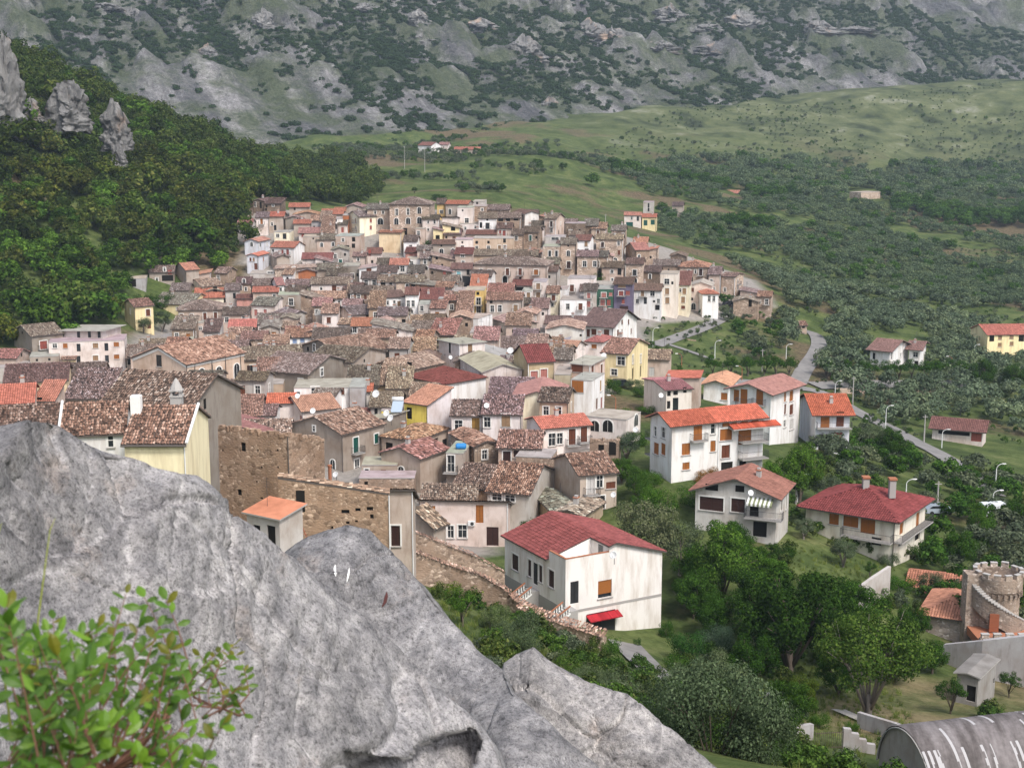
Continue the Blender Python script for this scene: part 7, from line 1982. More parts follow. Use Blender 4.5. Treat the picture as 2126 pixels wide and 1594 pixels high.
# ------------------------------------------------------------------ dishes, tanks, units
def HL(s): return next(o for o in HH if o.root['label'].startswith(s))
def dish(u, v, D, dia, label, yaw=-0.5, mast=1.0):
    P = pt(u, v, D); dia *= .72
    r = root('satellite_dish', P, label, 'satellite dish', 'satellite dishes of the village', yaw)
    mb = MB(); prof = [(dia / 2 * k / 5, .16 * dia * (k / 5) ** 2) for k in range(6)]
    mb.lathe((0, 0, 0), prof + [(dia / 2, .16 * dia + .02)] + [(dia / 2 * k / 5, .16 * dia * (k / 5) ** 2 + .025) for k in range(4, -1, -1)], 16, 0, axis=(.25, -.86, .42))
    mb.build('dish', M['white_metal'], r, smooth=True)
    mb = MB(); mb.tube([(0, .08, -.0), (0, .12, -.25), (0, .12, -mast)], .03, 5); mb.tube([(0, 0, -dia * .45), (dia * .12, -dia * .5, .05)], .015, 4); mb.build('mast', M['iron'], r)
for u, v, D, dia, lb in [(580,1003,134,1.05,'white satellite dish on the ruin wall above the orange annex'),(627,1027,129.5,1.0,'white satellite dish in front of the ruin doorway'),(618,822,214,1.1,'white dish on the roof beside the orange-red patch'),(650,853,206,1.2,'white dish on the ridge of the green-shutter house'),
        (781,818,214,1.6,'large white dish beside the grey unplastered wing'),(803,858,190,1.3,'upper white dish on the yellow extension'),(811,868,190,1.3,'lower white dish on the yellow extension'),(1010,842,206,1.1,'white dish on the mossy roof of the white house'),(1274,1027,172,1.0,'white dish on the beige house by the big olive'),
        (1372,821,228,1.1,'white dish on the gable of the pink-roofed house'),(1558,1023,166.5,1.0,'white dish above the striped awning'),(1274,1152,139,1.1,'white dish on the terrace of the red-roofed house'),(1060,728,250,1.6,'big white dish on the white lean-to house'),(1254,738,262,1.3,'white dish beside the yellow-beige house'),
        (1320,892,181,1.0,'white dish at the left balcony of the apartment house'),(935,742,262,1.0,'white dish below the old mansion ruin'),(649,750,275,1.1,'white dish on the blank grey gable block'),(697,985,158,.9,'white dish beside the red pipe'),(1036,1076,182,1.0,'grey dish on the pink house front')]:
    dish(u, v, D, dia, lb, yaw=random.Random(u).uniform(-.9, .2))
SHD = HL('yellow house with a salmon').D
P = pt(826, 838, SHD - .5); r = root('solar_heater', P, 'silver solar water heater tank with a tilted panel on the salmon roof', 'solar heater')
mb = MB(); mb.tube([(-.9, 0, .75), (.9, 0, .75)], .34, 10); mb.build('tank', M['white_metal'], r, smooth=True)
mb = MB(); mb.box((-1.0, -1.7, -1.0), (1.7, 0, 0), (.25, 1.6, 1.45), (0, -.05, .06)); mb.build('panel', M['la_panel'] if 'la_panel' in M else solid('la_panel', (.35, .42, .5), .3), r)
mb = MB(); mb.tube([(-.6, .1, -1), (-.6, 0, .75)], .03, 4); mb.tube([(.6, .1, -1), (.6, 0, .75)], .03, 4); mb.build('stand', M['iron'], r)
solid('blue_plastic', (0.03, 0.22, 0.55), 0.4)
D_ = HL('rubble stone house with a wide').D - 1.5
P = pt(957, 926, D_); r = root('water_tank', P, 'blue plastic water tank on the small terrace', 'water tank')
mb = MB(); mb.tube([(-.75, 0, 0), (-.6, 0, 0), (.6, 0, 0), (.75, 0, 0)], [.25, .42, .42, .25], 12); [mb.tube([(x, 0, 0), (x + .08, 0, 0)], .45, 12) for x in (-.4, 0, .35)]; mb.build('tank', M['blue_plastic'], r, smooth=False)
mb = MB(); mb.cbox((0, .1, -.5), .8, .5, .07); mb.cbox((-.5, .1, -.9), .08, .3, .4); mb.cbox((.5, .1, -.9), .08, .3, .4); mb.build('stand', M['concrete'], r)
Pk = HL('pink house with orange'); P, nr = on_face(Pk, 'A', 979, 1090)
r = root('air_conditioner', P, 'white air conditioner unit on the pink house wall', 'air conditioner')
mb = MB(); mb.box(-Pk.dA * .42, Pk.dA * .84, nr * .32, Vector((0, 0, .58))); mb.build('case', M['white_metal'], r)
mb = MB(); mb.lathe(nr * .33 + Pk.dA * -.1 + Vector((0, 0, .29)), [(.0, 0), (.22, 0), (.22, .02), (0.05, .03)], 14, axis=nr); mb.build('fan_grille', M['iron'], r)
P = pt(685, 985, 133); mb = MB(); mb.tube([(0, 0, -1.4), (0, 0, .8)], .17, 8); mb.tube([(0, 0, .8), (0, 0, .95)], .22, 8)
o = mb.build('stove_pipe', M['terracotta']); o.location = P; tag(o, 'rust-red stove pipe rising behind the rubble ruin', 'pipe')
# terracotta stack in front of the village: ladder on the annex
P = pt(632, 1112, 117.5); r = root('ladder', P, 'red-brown ladder leaning on the orange-roofed annex', 'ladder')
mb = MB(); up_ = pt(612, 1067, 118.6) - P
for sx in (-.22, .22): mb.tube([(sx, 0, -.2), Vector((sx, 0, 0)) + up_], .045, 5)
mb.build('rail', M['brick'], r)
for i in range(7):
    mb = MB(); q = up_ * ((i + .5) / 7); mb.tube([q + Vector((-.24, 0, 0)), q + Vector((.24, 0, 0))], .03, 4); mb.build('rung', M['brick'], r)
# striped awning of the grey villa, pink awnings of the white-eaved house, red canopy over the garage
P, nr = on_face(VG, 'A', 1580, 1037); aw = MB(); W_ = 3.1
for i in range(12):
    aw.poly([VG.dA * (W_ / 2 - W_ * i / 12) + Vector((0, 0, .25)), VG.dA * (W_ / 2 - W_ * (i + 1) / 12) + Vector((0, 0, .25)), VG.dA * (W_ / 2 - W_ * (i + 1) / 12) + nr * 1.1 + Vector((0, 0, -.35)), VG.dA * (W_ / 2 - W_ * i / 12) + nr * 1.1 + Vector((0, 0, -.35))], i % 2)
    aw.poly([VG.dA * (W_ / 2 - W_ * i / 12) + nr * 1.1 + Vector((0, 0, -.35)), VG.dA * (W_ / 2 - W_ * (i + 1) / 12) + nr * 1.1 + Vector((0, 0, -.35)), VG.dA * (W_ / 2 - W_ * (i + 1) / 12) + nr * 1.1 + Vector((0, 0, -.62)), VG.dA * (W_ / 2 - W_ * i / 12) + nr * 1.1 + Vector((0, 0, -.62))], i % 2)
aw.build('awning', [M['paint_white'], solid('awning_green', (.2, .22, .12))], VG.root, origin=VG.loc - P)
P, nr = on_face(NH, 'B', 1250, 1277); mb = MB()
for i in range(24):
    a_ = NH.dB * (-1.9 + i * 3.8 / 23)
    mb.tube([a_ + Vector((0, 0, .28)), a_ + nr * 1.0 - Vector((0, 0, .12))], .09, 5)
mb.build('canopy', M['new_tile'], NH.root, (.42, .03, .04), origin=NH.loc - P)
mb = MB(); c0 = NH.at(0, 0, NH.ze - 4.95); mb.box(c0, NH.dB * NH.LB, -NH.dA * .05, Vector((0, 0, .26))); mb.build('string_course', M['concrete'], NH.root, origin=NH.loc)
mb = MB(); mb.box(NH.at(0, 0, NH.zb), NH.dA * NH.LA, -NH.dB * .04, Vector((0, 0, NH.ze - 4.4 - NH.zb))); mb.build('plinth', M['concrete'], NH.root, origin=NH.loc)
for door_u, door_v, k in ((1112, 1222, 0), (1192, 1262, 1)):
    P, nr = on_face(NH, 'A', door_u, door_v)
    ex = NH.dA; n_s = 9
    mb = MB()
    for i in range(n_s):
        mb.box(P + ex * -.75 + nr * (.9 + i * .3) - Vector((0, 0, .17 * (i + 1) + 2)), ex * 1.5, nr * .3, Vector((0, 0, 2.0)), 0)
    mb.box(P + ex * -.75 - Vector((0, 0, 2)), ex * 1.5, nr * .9, Vector((0, 0, 2)), 0)
    stc = mb.build('staircase', M['concrete'], NH.root, origin=NH.loc)
    bl = MB(); bl.lathe((0, 0, 0), [(.075, 0), (.045, .1), (.09, .3), (.05, .55), (.075, .7)], 8); bme = bl.mesh('baluster', True); bme.materials.append(M['paint_white'])
    for sx in (-.72, .72):
        for i in range(n_s):
            o = link('baluster', bme, None, stc); o.location = P + ex * sx + nr * (1.05 + i * .3) - Vector((0, 0, .17 * (i + 1))) - NH.loc
        mb = MB(); a_ = P + ex * (sx - .09) + nr * .9 - Vector((0, 0, -.55)); b_ = nr * (n_s * .3) - Vector((0, 0, .17 * n_s))
        mb.box(a_, b_, ex * .18, Vector((0, 0, .1)), 0); mb.box(a_ - Vector((0, 0, .85)), b_, ex * .18, Vector((0, 0, .16)), 1)
        mb.build('handrail', [M['terracotta'], M['paint_white']], stc, origin=NH.loc)

# ------------------------------------------------------------------ cars
def car(u, v, label, col, van=False, yaw=0.3, D=None):
    P = gpt(u, v) if D is None else pt(u, v, D)
    r = root('van' if van else 'car', P + Vector((0, 0, .2)), label, 'van' if van else 'car', None, yaw)
    side = [(-2.1, .3), (2.1, .3), (2.1, .8), (1.2, .95), (.55, 1.45), (-1.3, 1.45), (-2.05, .95)] if not van else [(-2.3, .35), (2.3, .35), (2.3, 1.0), (1.6, 1.25), (1.2, 2.05), (-2.3, 2.05)]
    mb = MB(); w_ = .82
    L_, R_ = [Vector((x, -w_, z)) for x, z in side], [Vector((x, w_, z)) for x, z in side]
    mb.poly(L_); mb.poly(list(reversed(R_)))
    for i in range(len(side)):
        j = (i + 1) % len(side); mb.poly([L_[j], L_[i], R_[i], R_[j]])
    mb.build('body', M['carpaint'], r, col)
    mb = MB()
    for sy in (-w_ - .012, w_ + .012):
        mb.poly([(.95 if not van else 1.4, sy, 1.0 if not van else 1.3), (.5 if not van else 1.15, sy, 1.36 if not van else 1.9), (-1.2 if not van else .3, sy, 1.36 if not van else 1.9), (-1.7 if not van else .3, sy, 1.0 if not van else 1.3)])
    mb.build('window', M['pane'], r)
    for x in (-1.3, 1.35):
        for y in (-.78, .78):
            mb = MB(); mb.tube([(x, y - .1, .3), (x, y + .1, .3)], .31, 12); mb.build('wheel', M['rubber'], r)
m, nt, b = nmat('carpaint', 0.25, 0.5); base(nt, b, objcol(nt)); M['carpaint'] = m
car(1290, 806, 'dark blue car parked below the yellow-beige house', (.02, .025, .035))
car(2066, 1075, 'white van parked by the wall at the right', (.75, .78, .8), True, .2)
car(1948, 1070, 'silver-blue car behind the maroon villa', (.35, .4, .45), False, .1)
car(1785, 957, 'dark car in the yard below the road', (.03, .03, .035), False, .6)
car(1512, 637, 'dark car at the village entrance', (.03, .03, .04), False, .9)
# ------------------------------------------------------------------ near trees and bushes
def pl(key, u, vb, hpx, label, wide=1.0, col=(1, 1, 1), cat='tree', group=None, D=None):
    if D is None: D = march(u, vb, 0, 60) or 150
    return plant(key, u, vb, D, hpx * D / F, label, cat, group, col, wide, (.16 * hpx * D / F if key in ('bush', 'gbush') else 0))
for a in [
 ('walnut',1805,1490,262,'big spreading walnut tree with a forked trunk on the bare plot',1.0,(.8,1.02,.7)),
 ('dark',1640,1408,262,'large dark green tree left of the walnut',1.0,(.62,.7,.55)),
 ('dark',1712,1380,200,'dark tree between the walnut and the large dark tree',.9,(.6,.68,.5)),
 ('dark',1565,1330,170,'dark round tree below the grey villa',1.0,(.75,.85,.6)),
 ('dark',1500,1262,200,'bright green tree in front of the grey villa',.85,(1.15,1.2,.85)),
 ('dark',1580,1200,70,'low bright green tree beside the grey villa',1.2,(1,1.1,.8)),
 ('olive',1340,1212,195,'big hazy grey olive tree beside the red-roofed house',.85,(1.0,.95,.9)),
 ('olive',1410,1200,130,'smaller olive right of the big hazy one',.9,(.85,.9,.8)),
 ('bush',1480,1650,320,'huge grey-green holm bush at the lower middle',.78,(.85,.95,.8)),
 ('bush',1395,1540,190,'rounded grey-green bush left of the huge one',.8,(.9,1,.85)),
 ('bush',1570,1640,200,'grey-green bush right of the huge one',.8,(.8,.9,.75)),
 ('bush',1285,1475,120,'grey-green bush above the jagged boulder',.85,(.95,1.05,.9)),
 ('bush',1225,1440,95,'small grey-green bush left along the boulder',.9,(.9,1,.85)),
 ('gbush',1180,1400,70,'green bush below the wide tile-topped wall',1.0,(1,1,1)),
 ('gbush',1268,1372,70,'bright green young tree by the garage drive',.7,(1.1,1.2,.9)),
 ('bush',1340,1490,75,'bush beside the driveway gate',.9,(.9,1,.85)),
 ('gbush',1430,1372,95,'bluish conifer bush by the lawn',.8,(.6,.85,.8)),
 ('bush',1490,1362,100,'bluish shrub behind the conifer bush',1.0,(.7,.9,.85)),
 ('gbush',1323,1345,26,'clipped round shrub on the small lawn',.8,(.55,.75,.6)),
 ('gbush',1383,1325,50,'spiky palm-like shrub at the house corner',.7,(.6,.8,.5)),
 ('bush',1076,1352,118,'dense grey-green shrub behind the boulder',.95,(.9,1,.8)),
 ('bush',1025,1310,85,'tall grass-green shrub left of the dense one',.8,(1,1.1,.8)),
 ('fruit',962,1302,88,'small light green tree at the foot of the boulder',.85,(1.25,1.35,.9)),
 ('gbush',925,1240,45,'yellowish green hedge below the rubble wall',1.5,(1.7,1.45,.6)),
 ('gbush',1105,1112,55,'glossy dark green fig bush behind the red roof',1.3,(.8,.9,.7)),
 ('gbush',1182,1108,34,'light green bush right of the fig bush',1.3,(1.2,1.3,.8)),
 ('dark',1660,1045,140,'tall bright green tree beside the apartment house',.9,(1.0,1.1,.8)),
 ('dark',1600,1045,95,'bright green tree in front of the apartment house',.9,(1.0,1.15,.75)),
 ('olive',1715,1060,80,'olive tree between the villas',1.1,(.9,.95,.9)),
 ('dark',1850,965,85,'dark green round tree by the lower road',1.0,(.7,.8,.6)),
 ('olive',1815,945,70,'olive tree beside the dark round tree',1.1,(.9,1,.9)),
 ('bush',1470,1005,48,'red-brown leaved shrub in front of the apartment house',1.0,(2.2,.95,.5)),
 ('gbush',1425,990,34,'small palm bush in front of the apartment house',.9,(1,1.1,.7)),
 ('olive',1668,1120,50,'round olive bush beside the cream villa',1.1,(.95,1,.95)),
 ('olive',1750,1180,68,'old olive tree with a thick trunk on the villa lawn',1.1,(1.05,1.1,.95)),
 ('fruit',1807,1202,40,'young round tree by the villa lawn wall',.8,(.8,.9,.7)),
 ('bush',1845,1178,44,'bush at the corner of the cream villa',1.0,(.9,1,.85)),
 ('gbush',1905,1165,50,'dark bush right of the cream villa',1.0,(.7,.8,.6)),
 ('gbush',1625,1172,50,'dark green bush below the grey villa',1.1,(.7,.8,.6)),
 ('fruit',1972,1485,88,'small fruit tree on the bare plot',.9,(.85,.95,.8)),
 ('fruit',2095,1448,62,'small round fruit tree at the right edge',.9,(.95,1,.9)),
 ('gbush',2060,1495,48,'leaning fig bush on the bare plot',1.2,(.9,1,.7)),
 ('bush',2030,1378,62,'olive bush before the castle terrace wall',1.0,(.8,.9,.8)),
 ('gbush',2115,1392,70,'dark bush at the right edge under the terrace wall',.9,(.7,.8,.6)),
 ('gbush',1700,1515,48,'dark leafy bush behind the garden gate',1.0,(.7,.85,.6)),
 ('gbush',1768,1520,34,'young leafy plant behind the stepped wall',1.0,(.9,1,.7)),
 ('dark',1665,1490,105,'brownish green tree behind the block wall',.9,(.9,.75,.5)),
 ('gbush',1850,1560,45,'dark vine bush along the low concrete wall',1.6,(.6,.7,.5)),
 ('gbush',1880,1590,40,'yellow-green weeds at the barrel shed',1.0,(1.2,1.2,.6)),
 ('gbush',1274,818,46,'dark green tree at the corner of the yellow-beige house',.85,(.75,.85,.6)),
 ('bush',1318,812,36,'olive bush beside the dark blue car',1.1,(.85,.95,.85)),
 ('gbush',1330,825,30,'bright green bush beside the dark blue car',1.1,(.9,1,.6)),
 ('cypress',1371,788,40,'small dark cypress beside the peach wall',1.2,(1.3,1.4,1.2)),
 ('street',1259,905,46,'umbrella-shaped tree on the terrace',1.15,(.85,.95,.7)),
 ('olive',1300,955,62,'grey olive tree below the terrace arches',1.1,(.85,.95,.9)),
 ('bush',1410,850,28,'olive bush below the pink sheet roof',1.6,(1,1,.8)),
 ('bush',1478,832,28,'olive bush before the white bungalow',1.2,(1,1,.8)),
 ('gbush',1240,585,32,'garden tree beside the beige manor',1.3,(.8,.85,.5)),
 ('gbush',1212,578,24,'smaller garden tree beside the beige manor',1.2,(.8,.9,.6)),
 ('gbush',1112,668,32,'green bush in the garden below the cream houses',1.3,(.85,.95,.6)),
 ('gbush',1140,672,26,'purple-flecked bougainvillea bush in the garden',1.4,(1.1,.9,.9)),
 ('gbush',885,512,18,'palm bush below the palazzo',1.3,(.7,.8,.6)),
 ('olive',335,690,48,'olive tree before the small pale yellow house',1.0,(.75,.8,.7)),
 ('olive',300,695,38,'smaller olive before the small pale yellow house',1.0,(.75,.8,.75)),
 ('gbush',298,645,42,'round dark bush at the edge of the wood',1.1,(.6,.7,.55)),
 ('gbush',340,640,38,'second round dark bush at the edge of the wood',1.2,(.65,.75,.6)),
 ('cypress',428,442,50,'slim dark cypress in the wood above the village',.8,(.9,.9,.8)),
 ('gbush',467,1055,62,'bright green climbing plant on the tall brown ruin',.5,(1.1,1.25,.8),'plant',None,134),
 ('street',860,402,14,'lone round tree in the pale green field',1.2,(.6,.7,.6)),
 ('gbush',912,415,14,'low dark hedge behind the village crest',2.6,(.5,.6,.5)),
 ('dark',1520,1180,100,'mid-green tree close behind the villa garden gate',1.1,(.85,1.02,.65)),
 ('dark',1450,1230,110,'leafy tree between the grey olives and the bright green one',1.1,(.8,.98,.62)),
 ('gbush',1545,1145,45,'shrub at the left foot of the grey villa',1.3,(.85,1,.65)),
 ('dark',1610,1330,120,'leafy tree in front of the lawn',1.1,(.75,.95,.58)),
 ('dark',1480,1330,110,'round tree between the drive and the large trees',1.1,(.75,.92,.6)),
 ('bush',1545,1500,120,'grey-green shrub before the large dark tree',1.0,(.9,1,.85)),
 ('dark',1740,1450,110,'bright leafy tree at the foot of the walnut',1.1,(.85,1.05,.65)),
 ('dark',1860,1420,110,'leafy tree behind the walnut on the right',1.1,(.8,1,.62)),
 ('dark',1935,1400,80,'small mid-green tree before the terrace wall',1.1,(.85,1,.7)),
 ('gbush',1820,1250,50,'leafy shrubs under the whitewashed retaining wall',1.6,(.85,1,.6)),
 ('gbush',1870,1230,46,'shrub between the retaining wall and the terracotta wing',1.5,(.8,.98,.6)),
 ('dark',2105,1110,80,'leafy tree at the right edge above the tower',1.1,(.8,.95,.62)),
 ('dark',2030,1120,80,'leafy tree left above the tower',1.1,(.78,.95,.62)),
 ('dark',1770,1330,150,'round dark tree below the whitewashed retaining wall',1.1,(.62,.75,.5)),
 ('dark',1690,1300,120,'mid-green tree between the villa lawn and the dark trees',1.1,(.85,1,.65)),
 ('dark',1600,1240,90,'mid-green tree beside the villa lawn',1.1,(.9,1.05,.7)),
 ('dark',1440,1290,120,'leafy tree right of the red-roofed house',1.0,(.8,.95,.65)),
 ('dark',1560,1430,130,'dark leafy tree behind the huge holm bush',1.1,(.6,.75,.5)),
 ('dark',1635,1520,130,'shaded tree left of the garden gate',1.0,(.65,.75,.5)),
 ('bush',1420,1450,110,'grey-green shrub right of the driveway',1.0,(.95,1.05,.9)),
 ('bush',1510,1430,110,'silvery shrub behind the huge holm bush',1.0,(1.05,1.15,1)),
 ('gbush',1405,1400,60,'green garden shrub by the lawn kerb',1.1,(.9,1,.7)),
 ('dark',1890,1340,90,'mid-green tree left of the terracotta roofs',1.1,(.8,.95,.65)),
 ('gbush',1960,1250,60,'green bush between the terracotta wing and the villa',1.2,(.85,1,.7)),
 ('dark',1990,1180,90,'tree on the slope above the terracotta wing',1.0,(.75,.9,.6)),
 ('olive',1930,1240,60,'olive above the terracotta wing',1.1,(1,1.05,.95)),
 ('dark',1345,1085,80,'green tree behind the hazy grey olive',1.1,(.9,1.05,.7)),
 ('dark',1320,1040,70,'bushy tree right of the beige house with balcony door',1.1,(1,1.1,.75)),
 ('gbush',1380,1060,55,'overgrown shrub on the bank below the apartment house',1.3,(.95,1.1,.7)),
 ('gbush',1350,1010,40,'shrub bank at the left foot of the apartment house',1.5,(.95,1.1,.7)),
 ('gbush',1440,1050,60,'shrub on the bank before the apartment house',1.3,(.9,1,.7)),
 ('dark',1560,1060,60,'green tree at the right foot of the apartment house',1.1,(.9,1.05,.7)),
 ('dark',2040,808,68,'tall dark tree at the right end of the avenue',1.0,(.7,.8,.55)),
 ('dark',2105,812,62,'dark tree at the right edge by the avenue',1.1,(.7,.8,.55)),
 ]:
    pl(*a)
for a in [('gbush',1290,870,30,'bush by the pergola posts',1.5,(1,1.1,.7)),('gbush',1345,862,26,'low bush beside the terrace arches',1.6,(.9,1,.7)),('olive',1255,960,40,'olive beside the terrace wall',1.2,(.9,.95,.85)),
 ('gbush',1320,925,40,'shrub below the terrace arches',1.4,(.85,1,.65)),('dark',1290,1005,60,'leafy tree at the foot of the coral-roofed cottage',1.1,(.8,.95,.65)),('gbush',1390,880,30,'shrub left of the apartment house gable',1.4,(.9,1,.7)),
 ('olive',1300,905,36,'small olive under the pergola',1.2,(.95,1,.9)),('gbush',1265,985,40,'dense shrub right of the coral-roofed cottage',1.4,(.85,1,.65)),('gbush',1420,905,40,'shrub before the apartment house gable',1.3,(.85,1,.65))]:
    pl(*a)
for k, u in enumerate([1480, 1515, 1552, 1586, 1612, 1637, 1718, 1752, 1785, 1812, 1840, 1866, 1893, 1920, 1945, 1972, 1994]):
    pl('street', u, 780 + (8 if u > 1700 else 0) + (k % 3), 44, 'round-crowned dark green street tree in the avenue row', 1.0, (.62, .78, .45), 'tree', 'avenue trees along the valley road')
# bushes of the terraced garden under the village and of the near right slope
def pick(rnd, lab_o, lab_g, grp, P, lo, hi, og=.65):
    key = 'olive' if rnd.random() < og else 'green'
    c = rnd.uniform(.75, 1.1)
    return far_tree(key, P, rnd.uniform(lo, hi), lab_o if key == 'olive' else lab_g, 'tree', grp + (' (grey-green)' if key == 'olive' else ' (dark)'), rnd, (c, c, c) if key == 'olive' else (c * .85, c, c * .8))
rd = random.Random(8)
for y, P, u, v in scatter(60, 200, 300, 460, 6.0, BOWL, lambda x, y, u, v, r: r.random() < .8, 12):
    pick(rd, 'rounded olive bush in the terraced gardens below the village', 'dark green bush in the terraced gardens below the village', 'garden trees below the village', P, 2.2, 4.6)
NR2 = [(1640,1000),(1690,930),(1790,900),(1960,970),(2160,1010),(2160,1330),(1990,1330),(1920,1180),(1950,1080),(1880,1010),(1700,1010)]
for y, P, u, v in scatter(50, 150, 130, 330, 4.8, NR2, lambda x, y, u, v, r: r.random() < .85, 13):
    pick(rd, 'grey-green olive on the overgrown slope at the right', 'leafy dark tree on the overgrown slope at the right', 'trees of the overgrown right slope', P, 2.6, 4.8, .55)
# undergrowth: low bushes and weeds
NEARG = [(880,1200),(1050,1250),(1260,1330),(1300,1335),(1400,1400),(1600,1150),(1640,1000),(1760,900),(2160,1010),(2160,1640),(1200,1640),(1000,1400)]
und, us = [], []
NOU = [[(1640,1130),(1850,1180),(1800,1250),(1640,1200)], [(1690,1380),(2000,1450),(2160,1640),(1680,1600)]]
for y, P, u, v in scatter(-20, 150, 70, 330, 1.9, NEARG, lambda x, y, u, v, r: r.random() < .75 and float(fbm(x / 12, y / 12, oct=3, seed=91)) > -.15 and not any(inpoly(u, v, q) for q in NOU), 15):
    und.append(P); us.append(rd.uniform(.6, 2.4))
mass('undergrowth', und, us, srcs['green'][:3] + srcs['olive'][:1] + srcs['oak'][:2])
g2, gs2 = [], []
for y, P, u, v in scatter(-20, 460, 280, 1000, 3.6, [(1330,650),(1650,640),(1650,560),(1300,430),(2160,340),(2160,1010),(1330,780)], lambda x, y, u, v, r: r.random() < .6 and y < 700, 16):
    g2.append(P); gs2.append(rd.uniform(.6, 1.8))
mass('undergrowth', g2, gs2, srcs['green'][:3] + srcs['olive'][:3])
# grass tufts on the near slope and plots
def tuft_mesh(seed):
    g = np.random.default_rng(seed); V, Fq = [], []
    for k in range(26):
        a = g.uniform(0, 6.28); r0 = g.uniform(0, .22); L_ = g.uniform(.18, .5); w = .014
        x, y = r0 * math.cos(a), r0 * math.sin(a); ln = g.uniform(.1, .5) * L_; b = g.uniform(0, 6.28)
        tx, ty = x + ln * math.cos(b), y + ln * math.sin(b)
        n0 = len(V); V += [(x - w, y, 0), (x + w, y, 0), (tx + w * .3, ty, L_), (tx - w * .3, ty, L_)]; Fq.append([n0, n0 + 1, n0 + 2, n0 + 3])
    return np_mesh('grass_tuft', np.array(V), np.array(Fq))
tm = tuft_mesh(5); tm.materials.append(M['grass_blade'])
tp, tsz = [], []
for y, P, u, v in scatter(-12, 75, 66, 200, .9, [(880,1200),(1060,1260),(1200,1380),(1500,1500),(1640,1130),(1860,1180),(1780,1260),(1900,1500),(1700,1640),(1200,1640),(980,1360)], lambda x, y, u, v, r: r.random() < .9, 17):
    tp.append(P); tsz.append(rd.uniform(.6, 1.5))
if tp:
    o = bpy.data.objects.new('grass_tuft', tm); COL.objects.link(o); o.location = tp[0]; o.scale = (1, 1, 1); tag(o, 'tuft of pale grass at the foot of the boulders', 'grass')
    mass('grass', tp[1:], tsz[1:], [o])
def rock(u, v, D, w, label, seed):
    P = pt(u, v, D); P.z = ground(P.x, P.y)
    th = np.linspace(0, 2 * np.pi, 28, endpoint=False); ph = np.linspace(-1.2, 1.5, 18)
    T_, H_ = np.meshgrid(th, ph, indexing='ij')
    x, y, z = np.cos(T_) * np.cos(H_), np.sin(T_) * np.cos(H_), np.sin(H_)
    r = 1 + .5 * fbm(x * 1.4, y * 1.4, z * 1.4, 4, seed, .6)
    i = np.arange(28)[:, None] * 18 + np.arange(17)[None, :]; i2 = np.roll(i, -1, 0)
    me = np_mesh('rock', np.stack([x * r * w, y * r * w, z * r * w * .7], -1).reshape(-1, 3), np.stack([i, i2, i2 + 1, i + 1], -1).reshape(-1, 4))
    o = link('rock', me, M['crag']); o.location = P
    tag(o, label, 'rock')
rock(1030, 1325, 90, 1.1, 'grey rock in the dry grass behind the boulders', 3)
rock(1000, 1320, 86, .55, 'small grey rock left of the bigger one in the grass', 6)
rock(1052, 1350, 88, .8, 'flat grey rock below the dense grey-green shrub', 9)

# ------------------------------------------------------------------ foreground shrubs with single leaves
lm = MB(); ks = [(-.0, 0), (.18, .16), (.5, .27), (.8, .19), (1.0, 0)]
pts_ = [Vector((x, y, -.10 * abs(y) + -.18 * x * x)) for x, y in ks]; q_ = [Vector((x, -y, -.10 * abs(y) + -.18 * x * x)) for x, y in ks]
mid_ = [Vector((x, 0, .05 - .18 * x * x)) for x, y in ks]
for i in range(len(ks) - 1):
    lm.poly([mid_[i], mid_[i + 1], pts_[i + 1], pts_[i]] if i else [mid_[0], mid_[1], pts_[1]])
    lm.poly([q_[i], q_[i + 1], mid_[i + 1], mid_[i]] if i else [mid_[0], q_[1], mid_[1]])
LEAF = lm.mesh('leaf', True)
def leafmat1(name, c, c2):
    m, nt, b = nmat(name, 0.45, 0.4)
    base(nt, b, mix(nt, objcol(nt), ramp(nt, objrnd(nt), [(0, c), (1, c2)]), 1.0, 'MULTIPLY'))
    b.inputs['Transmission Weight'].default_value = 0
    nt2 = nt
    tr = nt.nodes.new('ShaderNodeBsdfTranslucent'); ms = nt.nodes.new('ShaderNodeMixShader'); ms.inputs[0].default_value = .35
    nt.links.new(mix(nt, objcol(nt), (.16, .34, .03), 1.0, 'MULTIPLY'), tr.inputs[0])
    out = nt.nodes['Material Output']
    nt.links.new(b.outputs[0], ms.inputs[1]); nt.links.new(tr.outputs[0], ms.inputs[2]); nt.links.new(ms.outputs[0], out.inputs[0])
    M[name] = m
leafmat1('fg_leaf', (.06, .13, .012), (.135, .235, .022))
LEAF.materials.append(M['fg_leaf'])
from mathutils import Matrix
LV = np.array([v.co[:] for v in LEAF.vertices]); LF = [tuple(p.vertices) for p in LEAF.polygons]
